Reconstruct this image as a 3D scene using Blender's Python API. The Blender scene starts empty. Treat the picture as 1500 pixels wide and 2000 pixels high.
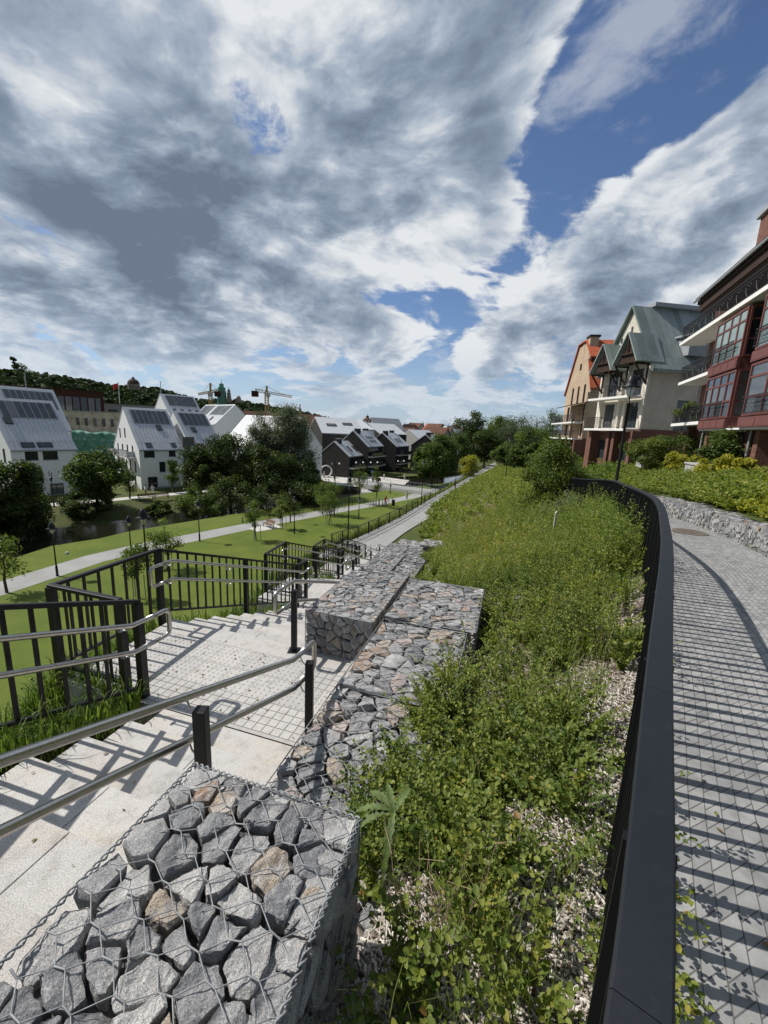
import bpy, bmesh, math, random
import numpy as np
from mathutils import Matrix, Vector, Euler
random.seed(7); RNG=np.random.default_rng(11)
D=bpy.data; SC=bpy.context.scene; COL=SC.collection
R=math.radians
# ---------------------------------------------------------------- camera model (also used to place things at surveyed distances)
F_=800.;P_=math.atan(162/800);RO=.045
cp,sp=math.cos(P_),math.sin(P_);cr,sr=math.cos(RO),math.sin(RO)
def ray(u,v):
    a=(u-750)/F_;b=(1000-v)/F_
    a,b=a*cr-b*sr,a*sr+b*cr
    return Vector((a,cp+b*sp,-sp+b*cp))
def Z(u,v,z):
    d=ray(u,v);return d*(z/d.z)
def Y(u,v,y):
    d=ray(u,v);return d*(y/d.y)
cam=D.cameras.new('camera');co=D.objects.new('camera',cam);COL.objects.link(co)
cam.sensor_fit='VERTICAL';cam.sensor_height=36;cam.lens=36*F_/2000;cam.clip_start=.05;cam.clip_end=20000
Xv=Vector((1,0,0));Fv=Vector((0,cp,-sp));Uv=Vector((0,sp,cp))
rv=cr*Xv+sr*Uv;uv_=-sr*Xv+cr*Uv
m=Matrix((rv,uv_,-Fv)).transposed().to_4x4();co.matrix_world=m;SC.camera=co
# ---------------------------------------------------------------- objects
WM={}
def setp(o,label=None,cat=None,group=None,kind=None):
    if label:o['label']=label
    if cat:o['category']=cat
    if group:o['group']=group
    if kind:o['kind']=kind
    return o
def thing(name,label,cat,loc=(0,0,0),rz=0,group=None):
    o=D.objects.new(name,None);COL.objects.link(o);o.location=loc;o.rotation_euler=(0,0,rz);o.empty_display_size=.1
    WM[o.name]=Matrix.Translation(Vector(loc))@Matrix.Rotation(rz,4,'Z')
    return setp(o,label,cat,group)
def dup(root,loc,rz=None,label=None,scale=None):
    r=root.copy();COL.objects.link(r);r.location=loc
    if rz is not None:r.rotation_euler=(0,0,rz)
    if label:r['label']=label
    if scale:r.scale=(scale,)*3 if not isinstance(scale,tuple) else scale
    for c in list(root.children):
        k=c.copy();COL.objects.link(k);k.parent=r
        for g in c.children:
            h=g.copy();COL.objects.link(h);h.parent=k
    return r
class MB:
    def __init__(s):s.v=[];s.f=[];s.u=[]
    def add(s,vs,fs):
        n=len(s.v);s.v+=[tuple(x) for x in vs];s.f+=[[i+n for i in f] for f in fs];return s
    def box(s,x0,x1,y0,y1,z0,z1):
        return s.add([(x0,y0,z0),(x1,y0,z0),(x1,y1,z0),(x0,y1,z0),(x0,y0,z1),(x1,y0,z1),(x1,y1,z1),(x0,y1,z1)],
          [(3,2,1,0),(4,5,6,7),(0,1,5,4),(1,2,6,5),(2,3,7,6),(3,0,4,7)])
    def bar(s,p,q,w,h,up=(0,0,1)):
        p,q=Vector(p),Vector(q);d=(q-p).normalized();up=Vector(up)
        x=d.cross(up)
        if x.length<1e-4:x=d.cross(Vector((1,0,0)))
        x.normalize();y=x.cross(d).normalized();x=x*w/2;y=y*h/2
        return s.add([p-x-y,p+x-y,p+x+y,p-x+y,q-x-y,q+x-y,q+x+y,q-x+y],
          [(0,1,2,3),(7,6,5,4),(4,5,1,0),(5,6,2,1),(6,7,3,2),(7,4,0,3)])
    def tube(s,pts,r,n=8,closed=False,cap=True):
        pts=[Vector(p) for p in pts];N=len(pts);rings=[];base=len(s.v);prev=None
        for i,p in enumerate(pts):
            a=pts[i-1] if (i>0 or closed) else p;b=pts[(i+1)%N] if (i<N-1 or closed) else p
            d=(b-a).normalized() if (b-a).length>1e-9 else Vector((0,0,1))
            if prev is None:
                x=d.cross(Vector((0,0,1)))
                if x.length<1e-3:x=d.cross(Vector((1,0,0)))
            else:
                x=prev-d*prev.dot(d)
                if x.length<1e-6:x=d.cross(Vector((0,0,1)))
            x.normalize();y=d.cross(x);prev=x
            rr=r[i] if isinstance(r,(list,tuple)) else r
            for k in range(n):
                t=2*math.pi*k/n;s.v.append(tuple(p+x*(rr*math.cos(t))+y*(rr*math.sin(t))))
        for i in range(N if closed else N-1):
            j=(i+1)%N
            for k in range(n):
                k2=(k+1)%n;s.f.append([base+i*n+k,base+j*n+k,base+j*n+k2,base+i*n+k2][::-1])
        if cap and not closed:
            s.f.append([base+k for k in range(n)]);s.f.append([base+(N-1)*n+k for k in range(n)][::-1])
        return s
    def lathe(s,prof,n=16,c=(0,0,0)):
        b=len(s.v)
        for r,z in prof:
            for k in range(n):
                t=2*math.pi*k/n;s.v.append((c[0]+r*math.cos(t),c[1]+r*math.sin(t),c[2]+z))
        for i in range(len(prof)-1):
            for k in range(n):
                k2=(k+1)%n;s.f.append([b+i*n+k,b+i*n+k2,b+(i+1)*n+k2,b+(i+1)*n+k])
        s.f.append([b+k for k in range(n)][::-1]);s.f.append([b+(len(prof)-1)*n+k for k in range(n)])
        return s
    def ext(s,poly,vec):
        vec=Vector(vec);n=len(poly);p=[Vector(a) for a in poly];b=len(s.v)
        s.v+=[tuple(a) for a in p]+[tuple(a+vec) for a in p]
        s.f.append([b+i for i in range(n)][::-1]);s.f.append([b+n+i for i in range(n)])
        for i in range(n):
            j=(i+1)%n;s.f.append([b+i,b+j,b+n+j,b+n+i])
        return s
    def build(s,name,mat,par=None,smooth=False,bevel=0,world=False,fix=False):
        me=D.meshes.new(name)
        vs=s.v
        if world and par is not None:
            iv=WM[par.name].inverted();vs=[tuple(iv@Vector(p)) for p in vs]
        me.from_pydata(vs,[],s.f);me.update()
        if fix:
            bm=bmesh.new();bm.from_mesh(me);bmesh.ops.recalc_face_normals(bm,faces=bm.faces);bm.to_mesh(me);bm.free()
        if s.u:
            l=me.uv_layers.new(name='UVMap');vu=s.u
            for lp in me.loops:l.data[lp.index].uv=vu[lp.vertex_index]
        if smooth:
            for p in me.polygons:p.use_smooth=True
        return mo(name,me,mat,par,bevel)
def mo(name,me,mat,par=None,bevel=0):
    o=D.objects.new(name,me);COL.objects.link(o)
    if mat is not None and not me.materials:
        me.materials.append(mat)
    if par is not None:
        o.parent=par;WM[o.name]=WM[par.name]
    else:WM[o.name]=Matrix.Identity(4)
    if bevel:
        b=o.modifiers.new('bevel','BEVEL');b.width=bevel;b.segments=2;b.limit_method='ANGLE';b.angle_limit=R(40)
    return o
def place(src,par,loc,rot=(0,0,0),scale=(1,1,1)):
    o=src.copy();COL.objects.link(o);o.parent=par;o.location=loc;o.rotation_euler=rot;o.scale=scale;return o
def npmesh(name,V,Fc,nv,mat,par=None,tint=None,smooth=False):
    """V (n,3) floats, Fc (m,nv) ints; tint per vertex"""
    me=D.meshes.new(name);V=np.asarray(V,np.float32);Fc=np.asarray(Fc,np.int32)
    me.vertices.add(len(V));me.vertices.foreach_set('co',V.ravel())
    me.loops.add(Fc.size);me.loops.foreach_set('vertex_index',Fc.ravel())
    me.polygons.add(len(Fc));me.polygons.foreach_set('loop_start',np.arange(0,Fc.size,nv,dtype=np.int32))
    me.polygons.foreach_set('loop_total',np.full(len(Fc),nv,np.int32))
    if smooth:me.polygons.foreach_set('use_smooth',np.ones(len(Fc),bool))
    if tint is not None:
        a=me.attributes.new('tint','FLOAT','POINT');a.data.foreach_set('value',np.asarray(tint,np.float32))
    me.update(calc_edges=True)
    return mo(name,me,mat,par)
# ---------------------------------------------------------------- materials
class NT:
    def __init__(s,nt):s.t=nt;s.n=nt.nodes;s.l=nt.links
    def new(s,t,ins=None,**kw):
        n=s.n.new(t)
        for k,v in kw.items():setattr(n,k,v)
        for k,v in (ins or {}).items():s.set(n,k,v)
        return n
    def set(s,n,k,v):
        i=n.inputs[k]
        if isinstance(v,bpy.types.NodeSocket):s.l.new(v,i)
        else:
            try:i.default_value=v
            except Exception:i.default_value=(*v,1) if len(v)==3 else v
    def math(s,op,a,b=0.,c=None,clamp=False):
        n=s.n.new('ShaderNodeMath');n.operation=op;n.use_clamp=clamp;s.set(n,0,a);s.set(n,1,b)
        if c is not None:s.set(n,2,c)
        return n.outputs[0]
    def noise(s,vec,scale,detail=4,rough=.55,dist=0.):
        n=s.new('ShaderNodeTexNoise',{'Scale':scale,'Detail':detail,'Roughness':rough,'Distortion':dist})
        if vec is not None:s.l.new(vec,n.inputs['Vector'])
        return n.outputs['Fac']
    def mix(s,f,a,b,mode='MIX'):
        n=s.n.new('ShaderNodeMix');n.data_type='RGBA';n.blend_type=mode
        s.set(n,0,f);s.set(n,6,a if isinstance(a,bpy.types.NodeSocket) else (*a[:3],1));s.set(n,7,b if isinstance(b,bpy.types.NodeSocket) else (*b[:3],1))
        return n.outputs[2]
    def ramp(s,f,stops,interp='LINEAR'):
        n=s.n.new('ShaderNodeValToRGB');s.set(n,0,f);e=n.color_ramp.elements;n.color_ramp.interpolation=interp
        while len(e)<len(stops):e.new(.5)
        for el,(p,c) in zip(e,stops):el.position=p;el.color=(*c[:3],1) if not isinstance(c,float) else (c,c,c,1)
        return n.outputs[0]
    def smooth(s,v,a,b,o0=0.,o1=1.):
        n=s.n.new('ShaderNodeMapRange');n.interpolation_type='SMOOTHSTEP';s.set(n,0,v);s.set(n,1,a);s.set(n,2,b);s.set(n,3,o0);s.set(n,4,o1);return n.outputs[0]
def newmat(name):
    mt=D.materials.new(name);mt.use_nodes=True;t=NT(mt.node_tree);b=t.n['Principled BSDF'];return mt,t,b
def pm(name,col,rough=.8,spec=.3,var=.25,vs=4.,bump=0.,bs=40.,metal=0.,rand=0.,coat=0.,col2=None,c2s=1.5,dirt=0.):
    mt,t,b=newmat(name)
    tc=t.new('ShaderNodeTexCoord').outputs['Object']
    c=(*col,1)
    n=t.noise(tc,vs,5)
    c=t.mix(1.,(col),t.ramp(n,[(.25,(1-var,)*3),(.75,(1+var,)*3)]),'MULTIPLY')
    if col2:c=t.mix(t.smooth(t.noise(tc,c2s,5),.45,.62),c,col2)
    if rand:
        oi=t.new('ShaderNodeObjectInfo').outputs['Random'];c=t.mix(1.,c,t.ramp(oi,[(0,(1-rand,)*3),(1,(1+rand,)*3)]),'MULTIPLY')
    t.set(b,'Base Color',c);b.inputs['Roughness'].default_value=rough;b.inputs['Specular IOR Level'].default_value=spec;b.inputs['Metallic'].default_value=metal
    if coat:b.inputs['Coat Weight'].default_value=coat
    if bump:
        bn=t.new('ShaderNodeBump',{'Strength':bump,'Distance':.02,'Height':t.noise(tc,bs,4)});t.set(b,'Normal',bn.outputs[0])
    return mt
def brickmat(name,c1,c2,mort,sx,sy,ms=.02,rough=.85,bump=.4,uv=False,off=.5,var=.2,nb=.3,nbs=30,planes='auto',bias=0.):
    """brick pattern laid on object-space: horizontal run along the face, z up"""
    mt,t,b=newmat(name)
    tco=t.new('ShaderNodeTexCoord')
    if uv:vec=tco.outputs['UV']
    else:
        s=t.new('ShaderNodeSeparateXYZ',{0:tco.outputs['Object']})
        if planes=='xy':vec=tco.outputs['Object']
        else:vec=t.new('ShaderNodeCombineXYZ',{0:t.math('ADD',s.outputs[0],s.outputs[1]),1:s.outputs[2]}).outputs[0]
    br=t.new('ShaderNodeTexBrick',{'Vector':vec,'Color1':c1,'Color2':c2,'Mortar':mort,'Scale':1.,'Mortar Size':ms,'Mortar Smooth':.2,'Bias':bias,'Brick Width':sx,'Row Height':sy},offset=off)
    n=t.noise(tco.outputs['Object'],9,6);c=t.mix(1.,br.outputs['Color'],t.ramp(n,[(.3,(1-var,)*3),(.7,(1+var,)*3)]),'MULTIPLY')
    n3=t.noise(tco.outputs['Object'],.7,4);c=t.mix(1.,c,t.ramp(n3,[(.3,(.86,)*3),(.7,(1.1,)*3)]),'MULTIPLY')
    t.set(b,'Base Color',c);b.inputs['Roughness'].default_value=rough;b.inputs['Specular IOR Level'].default_value=.25
    n2=t.noise(tco.outputs['Object'],nbs,5)
    h=t.math('SUBTRACT',t.math('MULTIPLY',n2,nb),br.outputs['Fac'])
    bn=t.new('ShaderNodeBump',{'Strength':bump,'Distance':.01,'Height':h});t.set(b,'Normal',bn.outputs[0])
    return mt
def leafmat(name,stops,trans=.3,rough=.5,spec=.25):
    mt,t,b=newmat(name)
    a=t.new('ShaderNodeAttribute',attribute_name='tint').outputs['Fac']
    c=t.ramp(a,stops);t.set(b,'Base Color',c);b.inputs['Roughness'].default_value=rough;b.inputs['Specular IOR Level'].default_value=spec
    tr=t.new('ShaderNodeBsdfTranslucent',{'Color':t.mix(1.,c,(1.3,1.5,.7),'MULTIPLY')})
    mx=t.new('ShaderNodeMixShader',{0:trans,1:b.outputs[0],2:tr.outputs[0]})
    t.l.new(mx.outputs[0],t.n['Material Output'].inputs[0]);return mt
def glassmat(name,col=(.02,.025,.03),rough=.06,spec=.8):
    mt,t,b=newmat(name);tc=t.new('ShaderNodeTexCoord').outputs['Object']
    oi=t.new('ShaderNodeObjectInfo').outputs['Random'];c_=t.mix(t.noise(tc,.9,3),[x*.5 for x in col],[x*1.6 for x in col]);c_=t.mix(t.smooth(oi,.72,.95,0.,.6 if max(col)<.1 else .0),c_,t.mix(t.noise(tc,5,2),(.12,.12,.11),(.3,.29,.27)));t.set(b,'Base Color',c_);b.inputs['Roughness'].default_value=rough;b.inputs['Specular IOR Level'].default_value=spec
    bn=t.new('ShaderNodeBump',{'Strength':.04,'Distance':.05,'Height':t.noise(tc,1.2,2)});t.set(b,'Normal',bn.outputs[0]);return mt
M={}
M['black']=pm('black_paint',(.007,.0075,.009),.45,.35,.2,3,.05,60)
M['cap']=pm('cap_paint',(.008,.010,.0145),.48,.4,.5,5,.05,120,col2=(.014,.017,.022),c2s=2.5)
def capmat():
    mt,t,b=newmat('cap_paint');tc=t.new('ShaderNodeTexCoord').outputs['Object']
    n=t.noise(tc,3.5,6,.65);c=t.mix(n,(.0065,.0085,.0125),(.013,.016,.021))
    vo=t.new('ShaderNodeTexVoronoi',{'Vector':tc,'Scale':22.}).outputs['Distance']
    sp=t.math('MULTIPLY',t.smooth(vo,.035,.02),t.smooth(t.noise(tc,9,2),.52,.6))
    c=t.mix(sp,c,(.3,.31,.31));dust=t.smooth(t.noise(tc,26,7,.75),.55,.8,0.,.25);c=t.mix(dust,c,(.05,.055,.06))
    sc=t.new('ShaderNodeMapping',{'Vector':tc,'Scale':(1.,40.,1.),'Rotation':(0,0,.5)}).outputs[0]
    c=t.mix(t.smooth(t.noise(sc,2.,3,.7),.72,.8,0.,.25),c,(.06,.065,.07))
    t.set(b,'Base Color',c);t.set(b,'Roughness',t.math('ADD',.36,t.math('MULTIPLY',n,.3)));b.inputs['Specular IOR Level'].default_value=.4
    bn=t.new('ShaderNodeBump',{'Strength':.06,'Distance':.01,'Height':t.noise(tc,90,3)});t.set(b,'Normal',bn.outputs[0]);return mt
M['cap']=capmat()
M['steel']=pm('brushed_steel',(.52,.5,.46),.3,.5,.12,30,.05,90,metal=1.)
M['wire']=pm('galvanised_wire',(.25,.26,.265),.6,.4,.3,30,metal=.25)
M['white']=pm('white_render',(.8,.8,.785),.85,.2,.05,1.2,.15,60)
M['zinc']=pm('zinc_roof',(.5,.52,.54),.5,.4,.1,2.)
M['zinc2']=pm('dark_zinc',(.3,.32,.34),.5,.4,.1,2.)
M['seam']=pm('roof_seam',(.25,.27,.29),.5,.4)
M['win']=glassmat('window_glass')
M['frame']=pm('window_frame',(.05,.055,.06),.5)
M['solar']=glassmat('roof_panel_glass',(.06,.068,.072),.25,.5)
M['concrete']=pm('concrete',(.34,.34,.33),.9,.2,.2,3,.2,50)
M['pale']=pm('pale_concrete',(.5,.49,.46),.9,.2,.15,2,.2,50)
M['corten']=pm('rusted_metal',(.055,.022,.016),.8,.2,.4,1.5)
M['trunk']=pm('bark',(.075,.06,.045),.9,.1,.4,6,.6,30)
M['wood']=pm('bench_wood',(.16,.085,.045),.7,.3,.3,10)
M['greywood']=pm('grey_stake_wood',(.34,.31,.26),.85,.2,.25,20)
M['glow']=pm('lamp_glass',(.62,.65,.66),.25,.5,.05)
# ---------------------------------------------------------------- sky, sun
SUN_EL=R(48);SAZ=(-.966,.259)
w=D.worlds.new('World');SC.world=w;w.use_nodes=True;t=NT(w.node_tree)
bg=t.n['Background'];bg.inputs[1].default_value=.1
sky=t.new('ShaderNodeTexSky');sky.sky_type='NISHITA';sky.sun_disc=False;sky.sun_elevation=SUN_EL
sky.sun_rotation=math.atan2(SAZ[0],SAZ[1]);sky.air_density=1.;sky.dust_density=.6;sky.ozone_density=2.5
d=t.new('ShaderNodeTexCoord').outputs['Generated']
s=t.new('ShaderNodeSeparateXYZ',{0:d});zz=t.math('MAXIMUM',s.outputs[2],0.)
den=t.math('ADD',zz,.3)
q=t.new('ShaderNodeCombineXYZ',{0:t.math('DIVIDE',s.outputs[0],den),1:t.math('DIVIDE',s.outputs[1],den),2:t.math('MULTIPLY',zz,1.5)}).outputs[0]
def ctl(lst,k=1.):
    acc=None
    for (u,v,r,wt) in lst:
        wt=wt*k if wt>0 else wt
        dd=ray(u,v).normalized()
        dt=t.new('ShaderNodeVectorMath',{0:d,1:tuple(dd)},operation='DOT_PRODUCT').outputs['Value']
        g=t.smooth(dt,math.cos(R(r)),1.,0.,wt)
        acc=g if acc is None else t.math('ADD',acc,g)
    return acc
cov=ctl([(490,240,6,-.24),(830,425,4,-.14),(1190,250,11,-.3),(1270,130,10,-.3),(1110,340,8,-.2),(1330,60,9,-.2),(1000,440,6,-.1),(640,0,5,-.14),(290,15,7,-.1),(1060,480,5,-.14),
  (120,650,16,-.03),(700,740,14,-.03),(1330,240,10,.06),(1060,760,12,-.03),(1440,440,8,-.14),(830,640,6,-.07),(940,560,4,-.06),(1400,130,9,.1),(1180,640,5,-.06),(440,760,12,-.02),
  (200,150,14,.14),(420,120,12,.14),(300,640,14,.1),(600,560,12,.1),(100,330,26,.24),(330,430,18,.2),(600,200,18,.12),(750,300,16,.2),(900,120,22,.26),(680,640,12,.16),(1250,470,9,.3),(1330,400,9,.16),(1130,560,9,.2),(980,700,7,.26),(940,680,5,.2),(560,560,9,.12),(860,480,8,.12),(430,540,6,.14),(1480,330,9,.22)])
dark=ctl([(90,330,24,.34),(230,480,15,.42),(370,570,11,.3),(400,380,12,.3),(60,170,14,.2),(690,350,12,.26),(620,250,10,.16),(850,80,14,.16),(980,200,12,.14),(660,670,9,.34),(760,650,8,.24),(990,715,6,.4),(1260,590,10,.34),(1120,630,8,.24),(1400,330,9,.3),(900,390,8,.22),(500,470,8,.26),(770,420,6,.2),
  (200,180,10,-.28),(30,110,8,-.25),(470,330,6,-.2),(520,560,9,-.18),(430,540,6,-.14),(850,490,7,-.32),(920,680,4,-.35),(1230,410,7,-.4),(1070,560,6,-.3),(820,590,7,-.22),(560,100,12,-.08),(720,60,8,-.1),(1130,120,9,-.1),(880,200,8,-.2),(1350,390,6,-.3),(120,640,14,-.22),(420,680,12,-.08),(800,760,12,-.2)],.66)
warp=t.new('ShaderNodeTexNoise',{'Vector':q,'Scale':1.1,'Detail':4.}).outputs['Color']
wv=t.new('ShaderNodeVectorMath',{0:warp,1:(.5,.5,.5)},operation='SUBTRACT').outputs[0]
wv=t.new('ShaderNodeVectorMath',{0:wv,'Scale':.45},operation='SCALE').outputs[0]
q2=t.new('ShaderNodeVectorMath',{0:q,1:wv},operation='ADD').outputs[0]
def fb(off,sc,det,ro):
    v=t.new('ShaderNodeVectorMath',{0:q2,1:off},operation='ADD').outputs[0]
    return t.noise(v,sc,det,ro)
st=(-.07,.02,.10)
n1=fb((3.1,1.7,0),2.2,12,.56)
n2=fb((3.1+st[0],1.7+st[1],st[2]),2.2,7,.56)
n3=fb((9.1,4.7,2.),7.5,9,.6)
n4=fb((2.1,8.7,5.),3.6,9,.6)
n4b=fb((2.1+st[0]*.6,8.7+st[1]*.6,5.+st[2]*.6),3.6,5,.6)
n5=fb((5.1,1.7,7.),14.,6,.6)
dim_cloud=t.smooth(s.outputs[1],.35,-.35)  # dark cloud added behind and overhead, out of view, to cut ambient light
base=t.math('ADD',t.math('ADD',t.math('MULTIPLY',t.math('SUBTRACT',n1,.5),1.75),t.math('ADD',t.math('MULTIPLY',t.math('ADD',t.math('SUBTRACT',n3,.5),t.math('SUBTRACT',n4,.5)),.58),t.math('MULTIPLY',t.math('SUBTRACT',n5,.5),.16))),t.math('ADD',t.math('ADD',cov,t.math('MULTIPLY',dim_cloud,.4)),.52))
alpha=t.smooth(base,.43,.61)
wisp=t.math('MULTIPLY',t.smooth(t.math('ADD',n4,t.math('MULTIPLY',t.math('ADD',t.math('SUBTRACT',n3,.5),t.math('SUBTRACT',n4,.5)),.58)),.45,.75),.42)
alpha=t.math('MAXIMUM',alpha,wisp)
thick=t.smooth(base,.5,.95)
lit=t.math('ADD',t.math('MULTIPLY',t.math('SUBTRACT',n1,n2),3.6),t.math('MULTIPLY',t.math('SUBTRACT',n4,n4b),1.5))
dk=t.math('ADD',t.math('ADD',t.math('MULTIPLY',thick,.46),dark),t.math('SUBTRACT',.05,lit))
dk=t.math('ADD',dk,t.math('ADD',t.math('MULTIPLY',t.math('SUBTRACT',.5,n3),.42),t.math('ADD',t.math('MULTIPLY',t.math('SUBTRACT',.5,n4),.8),t.math('MULTIPLY',t.math('SUBTRACT',.5,n5),.12))))
dk=t.math('ADD',t.math('ADD',t.math('MULTIPLY',dk,.8),.05),t.math('MULTIPLY',dim_cloud,.55))
ccol=t.ramp(dk,[(0.,(.85,.88,.91)),(.2,(.68,.725,.78)),(.42,(.43,.505,.61)),(.68,(.27,.335,.44)),(1.,(.165,.21,.295))])
hz=t.smooth(zz,0.,.22,1.,0.)
ccol=t.mix(t.math('MULTIPLY',hz,.55),ccol,(.56,.66,.78))
c10=t.mix(1.,ccol,(9.2,9.2,9.2),'MULTIPLY')
skyc=t.mix(1.,sky.outputs[0],(.84,.92,1.06),'MULTIPLY')
skyc=t.mix(t.math('MULTIPLY',hz,.55),skyc,(4.6,6.0,7.8))
fin=t.mix(t.math('MULTIPLY',alpha,t.math('SUBTRACT',1.,t.math('MULTIPLY',hz,.3))),skyc,c10)
t.l.new(fin,bg.inputs[0])
sl=D.lights.new('sun','SUN');sl.energy=5.;sl.angle=R(.5);sl.color=(1.,.955,.89);so=D.objects.new('sun',sl);COL.objects.link(so)
sd=Vector((SAZ[0]*math.cos(SUN_EL),SAZ[1]*math.cos(SUN_EL),math.sin(SUN_EL)))
so.rotation_euler=sd.to_track_quat('Z','Y').to_euler()
SC.view_settings.view_transform='Standard';SC.view_settings.look='None';SC.view_settings.exposure=0.;SC.view_settings.gamma=1.
SC.render.engine='CYCLES';SC.cycles.max_bounces=6;SC.cycles.use_denoising=True
# ---------------------------------------------------------------- stair frame: s runs down the flights, t to their right
SA=Vector((.29,.957,0));SN=Vector((.957,-.29,0));SRZ=math.atan2(.957,.29)
def ST(s,t,z=0.):return SA*s+SN*t+Vector((0,0,z))
def lerp_curve(c,x):
    i=min(int(x),len(c)-2);f=x-i;return Vector(c[i]).lerp(Vector(c[i+1]),f)
def cat(c,x):
    n=len(c);i=min(int(x),n-2);f=x-i
    p0,p1,p2,p3=[Vector(c[max(0,min(n-1,i+k))]) for k in (-1,0,1,2)]
    return .5*((2*p1)+(p2-p0)*f+(2*p0-5*p1+4*p2-p3)*f*f+(3*p1-p0-3*p2+p3)*f**3)
def loft(name,A,B,mat,na,nb,noise=0.,kind='structure',fn=cat,bulge=0.,uv=False,seed=3,x1=None,label=None,cat_=None):
    rr=random.Random(seed);b=MB();n=len(A)-1 if x1 is None else x1;L=0;prev=None
    for i in range(na+1):
        x=n*i/na;a=fn(A,x);c=fn(B,x);mid=(a+c)/2
        if prev is not None:L+=(mid-prev).length
        prev=mid
        for j in range(nb+1):
            f=j/nb;p=a.lerp(c,f);p.z+=bulge*4*f*(1-f)
            if 0<j<nb:p.z+=rr.uniform(-noise,noise)
            b.v.append(tuple(p))
            if uv:b.u.append((L,(c-a).length*f))
    for i in range(na):
        for j in range(nb):
            q=i*(nb+1)+j;b.f.append([q,q+1,q+nb+2,q+nb+1])
    o=b.build(name,mat,smooth=True)
    me=o.data
    if me.polygons[0].normal.z<0:me.flip_normals()
    setp(o,kind=kind,label=label,cat=cat_);return o
def poly(name,pts,z,mat,kind='structure'):
    b=MB();b.v=[(p[0],p[1],z) for p in pts];b.f=[list(range(len(pts)))]
    o=b.build(name,mat)
    if o.data.polygons[0].normal.z<0:o.data.flip_normals()
    return setp(o,kind=kind)
def lawnmat(name,c1,c2,c3,sc=1.):
    mt,t,b=newmat(name);tc=t.new('ShaderNodeTexCoord').outputs['Object']
    a=t.noise(tc,.35*sc,6,.6);f=t.noise(tc,14*sc,4,.7);e=t.noise(tc,70,3,.7)
    c=t.mix(t.smooth(a,.35,.65),c1,c2);c=t.mix(t.smooth(t.noise(tc,.09*sc,4,.6),.52,.66,0.,.55),c,(c1[0]*1.5,c1[1]*1.22,c1[2]*1.9));c=t.mix(t.smooth(f,.4,.75),c,c3);c=t.mix(1.,c,t.ramp(e,[(.3,(.6,.6,.6)),(.7,(1.35,1.35,1.35))]),'MULTIPLY')
    t.set(b,'Base Color',c);b.inputs['Roughness'].default_value=.9;b.inputs['Specular IOR Level'].default_value=.15
    bn=t.new('ShaderNodeBump',{'Strength':.6,'Distance':.05,'Height':f});t.set(b,'Normal',bn.outputs[0]);return mt
M['lawn']=lawnmat('lawn_grass',(.095,.135,.022),(.135,.17,.028),(.07,.1,.018))
M['rough']=lawnmat('rough_grass',(.06,.085,.022),(.11,.115,.035),(.045,.065,.016),.6)
M['bank']=lawnmat('bank_grass',(.055,.075,.02),(.1,.1,.035),(.035,.05,.014),.8)
M['soil']=pm('bed_soil',(.12,.095,.07),.95,.1,.4,6,.8,40,col2=(.2,.17,.13),c2s=5)
M['asph']=pm('path_paving',(.3,.3,.29),.9,.2,.15,.5,.2,60)
M['ground']=pm('far_ground',(.07,.085,.04),.95,.1,.4,.02,col2=(.13,.11,.09),c2s=.01)
M['pave']=brickmat('split_stone_setts',(.235,.237,.235),(.31,.31,.30),(.12,.118,.113),.125,.13,.0042,.8,.9,uv=True,var=.22,nb=.6,nbs=16)
M['plaza']=pm('pale_plaza_paving',(.5,.48,.45),.9,.2,.1,1)
def granite():
    mt,t,b=newmat('beige_granite');tc=t.new('ShaderNodeTexCoord').outputs['Object']
    oi=t.new('ShaderNodeObjectInfo').outputs['Random']
    f=t.noise(tc,160,3,.7);g=t.noise(tc,2.2,5,.6);g2=t.noise(tc,7,5,.65)
    c=t.ramp(f,[(.36,(.25,.243,.232)),(.48,(.47,.462,.447)),(.62,(.61,.60,.585))])
    c=t.mix(t.smooth(g,.42,.68,0.,.75),c,t.mix(1.,c,(1.,.94,.87),'MULTIPLY'))
    c=t.mix(t.smooth(g2,.46,.72,0.,.75),c,t.mix(1.,c,(.66,.65,.63),'MULTIPLY'))
    c=t.mix(t.smooth(t.noise(tc,19,6,.7),.56,.72,0.,.6),c,t.mix(1.,c,(.62,.52,.45),'MULTIPLY'))
    c=t.mix(1.,c,t.ramp(oi,[(0,(.88,.88,.88)),(1,(1.06,1.05,1.03))]),'MULTIPLY')
    t.set(b,'Base Color',c);b.inputs['Roughness'].default_value=.7;b.inputs['Specular IOR Level'].default_value=.3
    bn=t.new('ShaderNodeBump',{'Strength':.25,'Distance':.004,'Height':f});t.set(b,'Normal',bn.outputs[0]);return mt
M['granite']=granite()
def watermat():
    mt,t,b=newmat('river_water');tc=t.new('ShaderNodeTexCoord').outputs['Object']
    t.set(b,'Base Color',t.mix(t.noise(tc,.2,3),(.008,.01,.006),(.02,.02,.012)));b.inputs['Roughness'].default_value=.08;b.inputs['Specular IOR Level'].default_value=.5
    bn=t.new('ShaderNodeBump',{'Strength':.25,'Distance':.05,'Height':t.noise(tc,2.5,4,.6)});t.set(b,'Normal',bn.outputs[0]);return mt
M['water']=watermat()
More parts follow.
